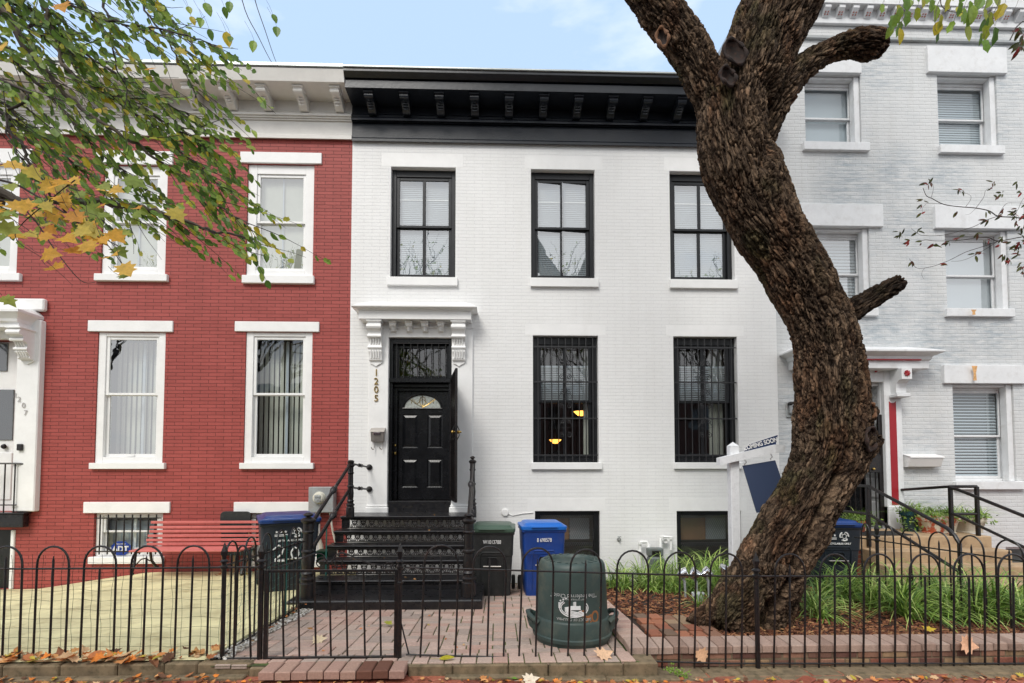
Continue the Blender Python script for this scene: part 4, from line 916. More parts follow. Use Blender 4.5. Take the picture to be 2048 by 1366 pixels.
# pots on the landing
M['peeled'] = None
m, nt_, b_ = newmat('peeling white over terracotta'); p_ = nt_.nodes.new('ShaderNodeTexCoord').outputs['Object']; n_ = noise_node(nt_, p_, 7, 8, .7); L(nt_, ramp(nt_, n_.outputs[0], [(.46, sr(176,84,52)), (.52, sr(205,196,176))]).outputs[0], b_.inputs['Base Color']); b_.inputs['Roughness'].default_value = .85; bump(nt_, b_, n_.outputs[0], .5, .01); M['peeled'] = m
M['terracotta'] = paint('terracotta', sr(178,92,62), .8, .15, 8, bmp=.3); M['teal'] = paint('teal glaze', sr(30,62,66), .25, .15, 6)
def trough(x0, x1, yc, z0, z1, mat, label):
    T = thing('planter', ((x0+x1)/2, yc, z0), label, 'planter', 'planters on the stone landing')
    mb = MB(); xc = (x0+x1)/2; hw = (x1-x0)/2; pr = [(.78,0),(.80,.04),(.74,.08),(.88,.6),(1.0,.72),(1.0,.86),(.97,.90),(1.0,.93),(1.0,1.0),(.9,1.0),(.86,.85)]
    n = 28
    for r, z in pr:
        for k in range(n):
            a = 2*math.pi*k/n; ca, sa = math.cos(a), math.sin(a); e = .45
            mb.v.append((xc+hw*r*math.copysign(abs(ca)**e, ca), yc+.16*r*math.copysign(abs(sa)**e, sa), z0+(z1-z0)*z))
    for i in range(len(pr)-1):
        for k in range(n): mb.f.append([i*n+k, i*n+(k+1) % n, (i+1)*n+(k+1) % n, (i+1)*n+k]); mb.c.append(None)
    mb.f.append(list(range(n))[::-1]); mb.c.append(None); mb.f.append(list(range((len(pr)-1)*n, len(pr)*n))); mb.c.append(None)
    mb.build('pot', mat, T, smooth=True); return T
POTS = []
t0 = pt(6.6,-.55,1068); zlo, zhi = lz, pt(6.6,-.55,1030).z
POTS.append((trough(XX(1838,1045,-.55), XX(1912,1045,-.55), -.55, zlo, zhi, M['peeled'], 'orange terracotta trough with peeling white paint and trailing plants'), XX(1838,1045,-.55), XX(1912,1045,-.55), -.55, zhi))
POTS.append((trough(XX(1914,1047,-.5), XX(1962,1047,-.5), -.5, zlo, pt(7,-.5,1034).z, paint('cream stone', sr(206,198,180), .85, .12, 12, bmp=.5, dirt=sr(120,100,80), dirta=.4), 'cream stone trough with carved rim beside the orange one'), XX(1914,1047,-.5), XX(1962,1047,-.5), -.5, pt(7,-.5,1034).z))
def roundpot(px, py0, py1, Y, r, mat, label):
    c = P(px, py1, Y); z1 = P(px, py0, Y).z; T = thing('plant_pot', (c.x, Y, lz), label, 'plant pot', 'planters on the stone landing'); h = z1-lz
    mb = MB(); mb.lathe([(r*.65,0),(r*.9,h*.8),(r*1.05,h*.8),(r*1.05,h),(r*.92,h),(r*.88,h*.9)], (c.x, Y, lz), 24); mb.build('pot', mat, T, smooth=True); POTS.append((T, c.x-r, c.x+r, Y, z1))
roundpot(1822, 1022, 1062, -.35, .15, M['teal'], 'dark teal pot with trailing ivy left of the troughs')
roundpot(1712, 1040, 1062, -.45, .17, M['terracotta'], 'plain terracotta pot with green plant beside the doorway behind the trunk')
M['mat_rubber'] = paint('black rubber', (.02,.02,.02), .8, .3, 20, bmp=.6)
tag(MB().bbox(XX(1700,1066,-.75), XX(1812,1066,-.75), -.9, -.45, lz+.002, lz+.018, .008).build('doormat', M['mat_rubber'], origin=(6.1,-.7,lz)), 'black rubber doormat on the tan stone landing', 'doormat')
# ================= ground =================
YF = -4.277
zF = P(900,1326,-4.43).z
def zy(Y):
    zw = P(1035,1164,0).z
    if Y > -2.46: return ga+.01+(zw-ga-.01)*(Y+2.46)/2.46
    return ga+.01+(zF-ga-.01)*(Y+2.46)/(-4.43+2.46)
zc_front = P(1600,1291,-4.215).z
def zbed(X, Y): # planted bed
    t = max(0, min(1, (Y+4.2)/4.2)); return zc_front-.025+(zy(0)+.06-zc_front)*t**1.3
M['moss_joint'] = None
m, nt_, b_ = newmat('mossy joint sand'); p_ = pos(nt_); n_ = noise_node(nt_, p_, 5, 6, .7); L(nt_, ramp(nt_, n_.outputs[0], [(.38, (.045,.038,.028)), (.48, (.06,.085,.02)), (.66, (.13,.19,.04))]).outputs[0], b_.inputs['Base Color']); b_.inputs['Roughness'].default_value = 1; bump(nt_, b_, noise_node(nt_, p_, 60).outputs[0], .8, .01); M['moss_joint'] = m
M['paver'] = vcol('concrete paver', .85, .5, 160, .22, 60)
M['walk_brick'] = vcol('wet sidewalk brick', .45, .6, 90, .35, 30, spec=.5)
tag(MB().box(-60, 60, -60, -4.0, -.75, -.62).build('ground', M['asphalt']), kind='structure')
tag(MB().box(-14, 14, -3.9, 8, -.75, -.56).build('soil', paint('bare soil', (.06,.045,.03), .95, .3, 10)), kind='structure')
# paving
mb = MB(); n = 12
for i in range(n):
    y0, y1 = -4.42+4.40*i/n, -4.42+4.40*(i+1)/n
    mb.add([(-2.30,y0,zy(y0)-.012),(1.16,y0,zy(y0)-.012),(1.16,y1,zy(y1)-.012),(-2.30,y1,zy(y1)-.012)], [(0,1,2,3)])
tag(mb.build('paving_bed', M['moss_joint']), kind='structure')
PC = [sr(182,158,144), sr(188,160,146), sr(176,158,146), sr(186,164,150), sr(172,154,142), sr(192,166,152), sr(182,150,136)]
def slabquad(mb, x0, x1, y0, y1, zf, th=.03, b=.004, g=.0052, jit=.003, col=None):
    x0 += g; x1 -= g; y0 += g; y1 -= g; j = rnd(-jit, jit); tx, ty_ = rnd(-.006,.006), rnd(-.006,.006)
    Z = lambda x, y: zf(x, y)+j+(x-(x0+x1)/2)*tx+(y-(y0+y1)/2)*ty_
    lo = [(x0,y0),(x1,y0),(x1,y1),(x0,y1)]; hi = [(x0+b,y0+b),(x1-b,y0+b),(x1-b,y1-b),(x0+b,y1-b)]
    vs = [(x,y,Z(x,y)-th) for x, y in lo]+[(x,y,Z(x,y)-b) for x, y in lo]+[(x,y,Z(x,y)) for x, y in hi]
    mb.col = vr((col or random.choice(PC)), rnd(.90,1.05))
    mb.add(vs, [(0,1,5,4),(1,2,6,5),(2,3,7,6),(3,0,4,7),(4,5,9,8),(5,6,10,9),(6,7,11,10),(7,4,8,11),(8,9,10,11)])
mb = MB(); u = .117; nx, ny = 29, 35; y00 = -4.165; occ = set()
for j in range(ny):
    for i in range(nx):
        if (i, j) in occ: continue
        x, y = -2.27+i*u, y00+j*u*.98
        if y > -.03: continue
        t = random.random(); w_, h_ = 1, 1
        if i+1 < nx and (i+1, j) not in occ and t < .80: w_ = 2
        elif t > .5: h_ = 2
        elif i+1 < nx and (i+1, j) not in occ: w_ = 2
        for a in range(w_):
            for b in range(h_): occ.add((i+a, j+b))
        slabquad(mb, x, x+u*w_, y, y+u*.98*h_, lambda X, Y: zy(Y))
x = -2.27
while x < 1.1:
    if not -2.03 < x < -.86: slabquad(mb, x, x+.131, -4.42, y00, lambda X, Y: zy(Y))
    else: slabquad(mb, x, x+.131, -4.36, y00, lambda X, Y: zy(Y))
    x += .131
tag(mb.build('brick_paving', M['paver']), kind='structure')
# gate step: soldier bricks pushed out to the sidewalk
gx0, gx1 = G(524,1338,zF).x, G(811,1338,zF).x
mb = MB(); x = gx0; k = 0; w_ = (gx1-gx0)/9
while k < 9:
    c = sr(112,76,62) if k in (6,7) else (sr(176,144,128) if k%2 else sr(166,134,120))
    slabquad(mb, x, x+w_, -4.585, -4.365, lambda X, Y: zF+.004, th=.062, b=.008, g=.005, col=c); x += w_; k += 1
tag(mb.build('gate_step', M['paver'], origin=((gx0+gx1)/2,-4.5,zF-.06)), 'row of pale brick pavers forming the low step under the gate', 'step')
M['curb_stone'] = paint('mossy kerb stone', sr(122,106,82), .9, .35, 9, bmp=1, bscale=40, dirt=sr(58,56,34), dirta=.9)
def zside(X): return -.018 if X < -.9 else (-.065 if X > 1 else -.018-.047*(X+.9)/1.9)
mb = MB(); x = -9.0
while x < 8.8:
    w_ = rnd(.25,.5)
    if x > gx0-.05 and x < gx1-.03: x = gx1; continue
    if x < gx0 and x+w_ > gx0: w_ = gx0-x-.004
    yb_ = -4.43 if x > -2.3 else -4.40
    zt_ = (zF-.012 if x < 1.1 else zside(x)+.010) if x > -2.3 else zF+.01
    mb.bbox(x, x+w_-.004, yb_-rnd(.0,.012), yb_+(.08 if x < 1.0 else .2), -.25, zt_+rnd(-.006,.0), .012); x += w_
x = -9.0
while x < 8.8:
    w_ = rnd(.5,.9)
    if not (x+w_ > gx0 and x < gx1): mb.bbox(x, x+w_-.003, -4.50-rnd(0,.012), -4.43, -.25, zside(x+.3)+(.022 if x < 1 else .004)+rnd(-.004,.004), .010)
    x += w_
tag(mb.build('kerb', M['curb_stone']), kind='structure')
mb = MB(); ca, sa = math.cos(.62), math.sin(.62); RCs = [sr(160,90,70), sr(146,78,62), sr(168,100,78), sr(136,74,60), sr(150,92,74)]
for i in range(-70, 70):
    for j in range(-110, 110):
        uu, vv = i*.205+(j%2)*.1025, j*.104; X, Y = uu*ca-vv*sa+.5, uu*sa+vv*ca-4.9
        if not (-9 < X < 8.8 and -5.5 < Y < -4.36): continue
        c = vr(random.choice(RCs), rnd(.8,1.12)); mb.col = c; jz = rnd(-.003,.003)
        cs = [(-.0985,-.048),(.0985,-.048),(.0985,.048),(-.0985,.048)]
        pts = [(X+a*ca-b*sa, Y+a*sa+b*ca) for a, b in cs]; pi = [(X+a*.96*ca-b*.92*sa, Y+a*.96*sa+b*.92*ca) for a, b in cs]
        vs = [(a,b,zside(a)-.03+jz) for a, b in pts]+[(a,b,zside(a)-.004+jz) for a, b in pts]+[(a,b,zside(a)+jz) for a, b in pi]
        mb.add(vs, [(0,1,5,4),(1,2,6,5),(2,3,7,6),(3,0,4,7),(4,5,9,8),(5,6,10,9),(6,7,11,10),(7,4,8,11),(8,9,10,11)])
tag(mb.build('sidewalk', M['walk_brick']), kind='structure')
mb = MB()
for a, b in ((-14,-5.0),(-5.0,-.9),(-.9,1),(1,6.3),(6.3,14)):
    mb.add([(a,-8.2,zside(a)-.012),(b,-8.2,zside(b)-.012),(b,-4.3,zside(b)-.012),(a,-4.3,zside(a)-.012)], [(0,1,2,3)])
tag(mb.build('sidewalk_bed', paint('dark joint sand', (.05,.035,.03), .9, .3, 30)), kind='structure')
# pale concrete slab of the red house yard
M['slab'] = paint('pale yellow concrete', sr(216,208,162), .85, .24, 2.0, bmp=.9, bscale=60, dirt=sr(150,135,92), dirta=.7)
mb = MB(); nX, nY = 40, 24; XS = [-11+(8.62)*i/nX for i in range(nX+1)]; YS = [-4.36+4.34*j/nY for j in range(nY+1)]
zwr, zwl = P(440,1143,0).z, P(30,1178,0).z
def zslab(X, Y):
    t = (Y+4.36)/4.36; xa, xb_ = XX(75,1178,0), XX(300,1146,0); f = max(0, min(1, (X-xa)/(xb_-xa))); zw = zwl+(zwr-zwl)*f
    z0_ = zF+.02; zz_ = z0_+(zw-z0_)*t
    if X > xb_: zz_ = z0_+(zwr-z0_)*t
    return zz_
for j in range(nY+1):
    for i in range(nX+1): mb.v.append((XS[i], YS[j], zslab(XS[i], YS[j])+mnoise.noise(Vector((XS[i]*1.3,YS[j]*1.3,0)))*.008))
for j in range(nY):
    for i in range(nX): mb.f.append([j*(nX+1)+i, j*(nX+1)+i+1, (j+1)*(nX+1)+i+1, (j+1)*(nX+1)+i]); mb.c.append(None)
mb.add([(-2.38,y,zslab(-2.38,y)-d_) for y in YS[::6] for d_ in (0,.14)], [(2*i,2*i+2,2*i+3,2*i+1) for i in range(len(YS[::6])-1)])
tag(mb.build('concrete_yard', M['slab'], smooth=True, angle=50), kind='structure')
# planted bed ground
M['mulch_soil'] = paint('dark mulch soil', (.035,.02,.013), 1, .4, 20, bmp=1, bscale=40)
mb = MB(); nX, nY = 30, 24
for j in range(nY+1):
    for i in range(nX+1):
        X, Y = 1.16+i*(5.6-1.16)/nX, -4.2+j*(4.2-.02)/nY; mb.v.append((X, Y, zbed(X,Y)-.015+.02*mnoise.noise(Vector((X*2,Y*2,3)))))
for j in range(nY):
    for i in range(nX): mb.f.append([j*(nX+1)+i, j*(nX+1)+i+1, (j+1)*(nX+1)+i+1, (j+1)*(nX+1)+i]); mb.c.append(None)
tag(mb.build('planting_bed', M['mulch_soil'], smooth=True), kind='structure')
mb = MB(); yy = -4.36; j = 0
while yy < -.1:
    x = 5.26+(j%2)*.11
    while x < 9.4: slabquad(mb, x, x+.215, yy, yy+.105, lambda X, Y: -.075-.03*(Y+4.3)/4.3, col=random.choice(RCs)); x += .218
    yy += .108; j += 1
tag(mb.build('brick_walk', M['walk_brick']), kind='structure')
# brick planter wall along the front and side
T = thing('planter_wall', (3, -4.2, -.07), 'low brick retaining wall with pale soldier brick coping along the planted bed', 'wall')
mb = MB(); x = 1.13; YC0 = -4.215
while x < 5.9:
    slabquad(mb, x, x+.128, YC0, YC0+.25, lambda X, Y: zc_front+.0+(Y-YC0)*.03, th=.060, b=.006, g=.003, col=random.choice([sr(172,146,132), sr(164,138,124), sr(178,154,140), sr(154,128,114)])); x += .129
yy = YC0+.26
while yy < -.3:
    slabquad(mb, 1.13, 1.38, yy, yy+.105, lambda X, Y: zbed(X,Y)+.03, th=.06, b=.005, g=.003, col=random.choice([sr(182,154,140), sr(172,142,130), sr(188,162,148)])); yy += .106
mb.build('coping', M['paver'], T)
mb = MB(); z = zc_front-.062
for k in range(3):
    x = 1.15+(k%2)*.11
    while x < 5.9:
        c = random.choice([sr(140,88,72), sr(126,92,78), sr(150,110,90), sr(110,76,66), sr(160,130,100)]); mb.col = vr(c, rnd(.8,1.1)); o = rnd(0,.010)
        mb.bbox(x, min(x+.213,5.9), YC0+.012+o, YC0+.12, z-.055, z-.002, .006); x += .222
    z -= .062
mb.col = sr(120,104,84); mb.box(1.145, 5.9, YC0+.022, YC0+.2, -.3, zc_front-.064)
mb.col = sr(130,116,96); mb.box(1.15, 1.37, YC0+.2, -.3, -.4, zbed(1.2,-.4)-.03)
mb.build('brick_courses', M['paver'], T)
mb = MB(); mb.prism([(1.12,YC0-.004,zc_front-.07),(1.12,YC0-.004,-.13),(1.42,YC0-.004,-.13),(1.36,YC0-.004,-.08),(1.28,YC0-.004,-.07),(1.20,YC0-.004,zc_front-.075)], (0,.05,0)); mb.build('mortar_patch', paint('rough mortar', sr(150,138,112), .95, .2, 20, bmp=1, bscale=60), T)
mb = MB(); cs = random.Random(4)
for i in range(5):
    for j in range(4):
        X, Y = 1.42+i*.135+j*.02, -3.88+j*.21-.02*i
        c = cs.choice([sr(164,108,82), sr(150,96,74), sr(140,104,84), sr(118,96,80), sr(152,128,102)])
        slabquad(mb, X, X+.128, Y, Y+.205, lambda a, b: zbed(a,b)+.028, th=.05, b=.005, g=.002, jit=.008, col=c)
tag(mb.build('brick_patch', M['paver']), kind='structure')
# ================= fences =================
IR = M['iron']
def post(T, x, y, z0, z1, zr, s=1.0):
    mb = MB(); mb.lathe([(.016*s,z0),(.016*s,zr-.02),(.026*s,zr-.005),(.026*s,zr+.01),(.015*s,zr+.02),(.015*s,zr+.035),(.028*s,zr+.045),(.028*s,zr+.055),(.014*s,zr+.068)], (x,y,0), 12); pq = mb.build('post', IR, T, smooth=True)
    mb = MB(); h = z1-zr-.068; mb.lathe([(.013*s,0),(.024*s,h*.45),(.022*s,h*.5),(.001,h)], (x,y,zr+.068), 4, a0=math.pi/4); mb.build('finial', IR, pq); return pq
def hoop(T, a, b, z0, zr, z1, r=.0085, lean=None):
    a, b = Vector(a), Vector(b); c = (a+b)/2; hw = (b-a).length/2; u = (b-a).normalized(); hh = z1-zr
    l0, l1 = lean or (rnd(-.012,.012), rnd(-.012,.012))
    pts = [a+u*l0+Vector((0,0,z0)), a+u*l0*.4+Vector((0,0,(z0+zr)/2)), a+Vector((0,0,zr-.02))]+[c-u*hw*math.cos(math.pi*t/12)+Vector((0,0,zr+.02+(hh-.02)*math.sin(math.pi*t/12)**.9)) for t in range(13)]+[b+Vector((0,0,zr-.02)), b+u*l1*.4+Vector((0,0,(z0+zr)/2)), b+u*l1+Vector((0,0,z0))]
    MB().tube(pts, r, 8).build('hoop', IR, T, smooth=True)
def picket(T, a, z0, z1, r=.0085, lean=None):
    a = Vector(a); l = rnd(-.012,.012) if lean is None else lean
    MB().tube([a+Vector((l,0,z0)), a+Vector((0,0,z1-.035)), a+Vector((0,0,z1))], [r, r, r*.25], 8).build('picket', IR, T, smooth=True)
def rail(T, pts, r=.0085): 
    mb = MB(); 
    for i in range(len(pts)-1): mb.tube([pts[i], pts[i+1]], r, 6)
    mb.build('rail', IR, T, smooth=True)
zrt = P(300,1135.5,YF).z; zrb = P(300,1318,YF).z; zht = P(300,1092,YF).z
T = thing('iron_fence', (-3.5, YF, -.02), 'black hooped iron fence section with wire netting in front of the pale concrete yard', 'fence')
xp = lambda px, py=1200: XX(px, py, YF)
for s in [-116-94.5*k for k in range(7,0,-1)]+[-116,-22,71.5,166,260.5,353]: hoop(T, (xp(s),YF,0), (xp(s+64),YF,0), zrb-.045, zrt, zht)
for s in [-84-94.5*k for k in range(7,0,-1)]+[-84,9,104,197.5,290.8,384]: picket(T, (xp(s),YF,0), zrb-.045, zrt+(.10 if s not in (197.5,) else .012))
rail(T, [(-7.6,YF,zrt),(xp(200,1135),YF,zrt-.003),(xp(447,1136),YF,zrt)]); rail(T, [(-7.6,YF,zrb),(xp(447,1315),YF,zrb)])
post(T, xp(447), YF, -.03, P(447,1084,YF).z, zrt, 1.1)
T2 = thing('iron_fence', (xp(484), YF, -.02), 'short black iron fence piece with two finial posts beside the gate', 'fence')
hoop(T2, (xp(470),YF,0), (xp(497),YF,0), zrb-.03, zrt, zht-.0, lean=(.0,.03)); post(T2, xp(521.5), YF, -.06, P(521,1084,YF).z, zrt, 1.35)
rail(T2, [(xp(447),YF,zrt),(xp(521),YF,zrt)]); rail(T2, [(xp(447),YF,zrb),(xp(521),YF,zrb)])
# wire netting
M['wire'] = plain('green wire', sr(50,70,60), .5, .5)
mb = MB(); rw = random.Random(11)
wob = lambda x, z: Vector((x+.022*mnoise.noise(Vector((x*5,z*6,1))), YF+.02+.012*mnoise.noise(Vector((x*3,z*3,5))), z+.018*mnoise.noise(Vector((x*5,z*5,9)))))
nv = 34
for i in range(nv):
    x = -5.0+i*(xp(440)+5.0)/(nv-1); mb.tube([wob(x, zrb+.01+(zrt+.10-zrb)*t/12) for t in range(13)], .0014, 4, cap=False)
for j in range(11):
    z = zrb+.02+j*.077; mb.tube([wob(-5.0+(xp(440)+5.0)*t/50, z) for t in range(51)], .0014, 4, cap=False)
tag(mb.build('wire_netting', M['wire'], origin=(-3.6,YF,zrb)), 'thin wrinkled wire netting tied behind the left fence section', 'wire netting')
# divider between the two yards
XD = -2.33
T = thing('iron_fence', (XD, -3.3, 0), 'black hooped iron divider fence running from the gate post back to the stoop newel', 'fence')
zt_b, zb_b = P(612,1083,-2.42).z, P(612,1208,-2.42).z
ft = lambda Y: zrt+(zt_b-zrt)*(Y-YF)/(-2.42-YF); fb_ = lambda Y: zrb+(zb_b-zrb)*(Y-YF)/(-2.42-YF)
rail(T, [(XD,YF,zrt),(XD,-2.42,zt_b)]); rail(T, [(XD,YF,zrb),(XD,-2.42,zb_b)])
Y = YF+.10
while Y < -2.6:
    hoop(T, (XD,Y,0), (XD,Y+.215,0), fb_(Y)-.04, ft(Y), ft(Y)+.19); picket(T, (XD,Y+.108,0), fb_(Y)-.04, ft(Y)+.10); Y += .335
# netting and stakes on the divider
M['green_stake'] = paint('green stake', sr(24,84,78), .5, .15, 10)
mb = MB()
for i in range(18):
    y = -4.15+i*.1; mb.tube([Vector((XD-.03+.02*mnoise.noise(Vector((y*5,z_*6,2))), y+.03*mnoise.noise(Vector((y*4,z_*5,7))), zb_b+.05+z_*.075)) for z_ in range(12)], .0013, 4, cap=False)
for j in range(10):
    mb.tube([Vector((XD-.03, -4.15+t*.1, zb_b+.05+j*.08+.03*mnoise.noise(Vector((t*.6,j*1.7,2))))) for t in range(18)], .0013, 4, cap=False)
tag(mb.build('wire_netting', plain('teal wire', sr(70,120,110), .5), origin=(XD,-3.3,0)), 'loose teal green netting hung behind the divider fence', 'wire netting')
for px, lab in ((572.5,'teal metal stake standing behind the divider fence hoops'), (652,'dark green stake between the newel post and the red wall')):
    Y = -2.9 if px < 600 else -1.6; x = XX(px,1130,Y); tag(MB().bbox(x-.009,x+.009,Y-.004,Y+.004,-.25,P(px,1070 if px < 600 else 1050,Y).z,.002).build('garden_stake', M['green_stake'], origin=(x,Y,-.1)), lab, 'stake')
# gate
T = thing('iron_gate', (xp(665), YF, .03), 'black iron garden gate with scrolled top in front of the stoop', 'gate')
gzt, gzb = P(665,1139,YF).z, P(665,1315,YF).z
mb = MB(); g0, g1 = xp(533), xp(793)
mb.bbox(g0-.017,g0+.017,YF-.014,YF+.014,gzb-.02,gzt,.003); mb.bbox(g1-.017,g1+.017,YF-.014,YF+.014,gzb-.02,gzt,.003)
mb.bbox(g0+.018,g1-.018,YF-.006,YF+.008,gzt-.022,gzt,.003); mb.bbox(g0+.018,g1-.018,YF-.010,YF+.010,gzb-.012,gzb+.012,.003); mb.build('gate_frame', IR, T)
for px in (567.5,599,632,662,695,730,762): MB().tube([(xp(px,1300)+0,YF,gzb+.01),(xp(px-3,1145),YF,gzt-.02)], .0085, 8).build('picket', IR, T, smooth=True)
mb = MB()
def spiral(cx, cz, s, a0, turns, flip, r=.0052):
    return [Vector((cx+flip*s*(1-.72*t/22)*math.cos(a0+turns*2*math.pi*t/22), YF, cz+s*(1-.72*t/22)*math.sin(a0+turns*2*math.pi*t/22))) for t in range(23)]
for (c0, sg, far) in ((647,-1,545), (671,1,782)):
    c = Vector((xp(c0-sg*0,1125),YF,gzt+.062)); sp = spiral(c.x+sg*.02, gzt+.055, .055, math.pi, -1.3, sg)
    arm = [Vector((xp(c0-sg*7,1125),YF,gzt+.05)), Vector((xp(c0,1110),YF,gzt+.118)), Vector((xp(c0+sg*14,1107),YF,gzt+.135)), Vector((xp(c0+sg*35,1112),YF,gzt+.108)), Vector((xp(c0+sg*65,1125),YF,gzt+.055)), Vector((xp(far-sg*6,1135),YF,gzt+.022)), Vector((xp(far+sg*4,1130),YF,gzt+.035)), Vector((xp(far,1122),YF,gzt+.058)), Vector((xp(far-sg*10,1124),YF,gzt+.05))]
    mb.tube(sp, .005, 6); 
    from mathutils import geometry
    den = []
    for i in range(len(arm)-1):
        p0, p1, p2, p3 = arm[max(0,i-1)], arm[i], arm[i+1], arm[min(len(arm)-1,i+2)]
        for t in range(5):
            t /= 5; den.append(.5*((2*p1)+(p2-p0)*t+(2*p0-5*p1+4*p2-p3)*t*t+(3*p1-p0-3*p2+p3)*t**3))
    mb.tube(den+[arm[-1]], .005, 6)
mb.build('scroll', IR, T, smooth=True)
mb = MB(); mb.bbox(xp(795),xp(806),YF-.02,YF+.005,P(800,1168,YF).z,P(800,1163,YF).z,.002); mb.build('latch', IR, T)
# right front fence
T = thing('iron_fence', (2.0, YF, -.06), 'long black hooped iron fence from the gate past the tree trunk', 'fence')
def ztr(px): return P(px, 1134.8+(1152.5-1134.8)*min(1,(px-812)/640), YF).z
def zbr(px): return P(px, 1309+(1327-1309)*min(1,(px-812)/640), YF).z
for s, e in ((847.7,916),(946.5,1012),(1044,1107),(1141,1203),(1234.4,1297.4),(1329,1392),(1421.5,1485.5),(1551,1611),(1641,1701),(1729,1791),(1821,1882),(1909,1970),(1998,2058),(2086,2148))+tuple((2175+89*k, 2237+89*k) for k in range(7)):
    zz_ = ztr(s); hoop(T, (xp(s),YF,0), (xp(e),YF,0), zbr(s)-.05, zz_, zz_+.19, lean=(-.028,-.022)); picket(T, (xp((s+e)/2),YF,0), zbr(s)-.05, zz_+(.10 if s < 1650 and s != 1234.4 else .01), lean=-.02)
rail(T, [(xp(px,1145),YF,ztr(px)) for px in (812,1000,1200,1452,2800)]); rail(T, [(xp(px,1320),YF,zbr(px)) for px in (812,1000,1200,1452,2800)])
post(T, xp(799.5,1200)+.0, YF, -.03, P(800,1084,YF).z, ztr(812), 1.2)
post(T, xp(1514,1230), YF, -.1, P(1517,1104,YF).z, ztr(1517)+.0, 1.25)
mb = MB(); mb.tube([(xp(802,1250),YF,P(802,1245,YF).z),(xp(818,1308),YF,P(818,1310,YF).z)], .007, 6); mb.build('brace', IR, T)
# right divider fence
def hit(px, py, A, B): # ground-plan point where the column of px meets the line A-B
    d = ray(px, py); ax, ay = A; bx, by = B; den = d.x*(by-ay)-d.y*(bx-ax); t = ((ax-CAM.x)*(by-ay)-(ay-CAM.y)*(bx-ax))/den
    return Vector((CAM.x+d.x*t, CAM.y+d.y*t, 0))
A, B = (4.61,-2.09), (5.04,-3.76)
T = thing('iron_fence', (4.9, -2.9, -.05), 'black hooped iron fence running back between the planted bed and the stone steps', 'fence')
def zq_(px, py):
    h_ = hit(px, py, A, B); return P(px, py, h_.y).z
ra = [(1709.5,1074.4),(1850,1094.5),(2048,1123)]
rt_ = [Vector((*hit(x, y, A, B).xy, zq_(x, y))) for x, y in ra]; ext = rt_[-1]+(rt_[-1]-rt_[-2])*.9
rail(T, rt_+[ext]); zr0 = rt_[0].z
rail(T, [v-Vector((0,0,.72)) for v in rt_+[ext]])
for s, e in ((1723,1739.5),(1770,1787),(1802,1840),(1857,1899),(1918,1967),(1990,2046)):
    a, b = hit(s,1080,A,B), hit(e,1080,A,B); f = (a.y-rt_[0].y)/(rt_[-1].y-rt_[0].y); zz_ = rt_[0].z+(rt_[-1].z-rt_[0].z)*f
    hoop(T, a, b, zz_-.76, zz_, zz_+.19); 
    if e-s > 20: picket(T, (a+b)/2, zz_-.76, zz_+.10)
h_ = hit(1754,1080,A,B); post(T, h_.x, h_.y, zr0-.8, zr0+.24, zr0, 1.2)
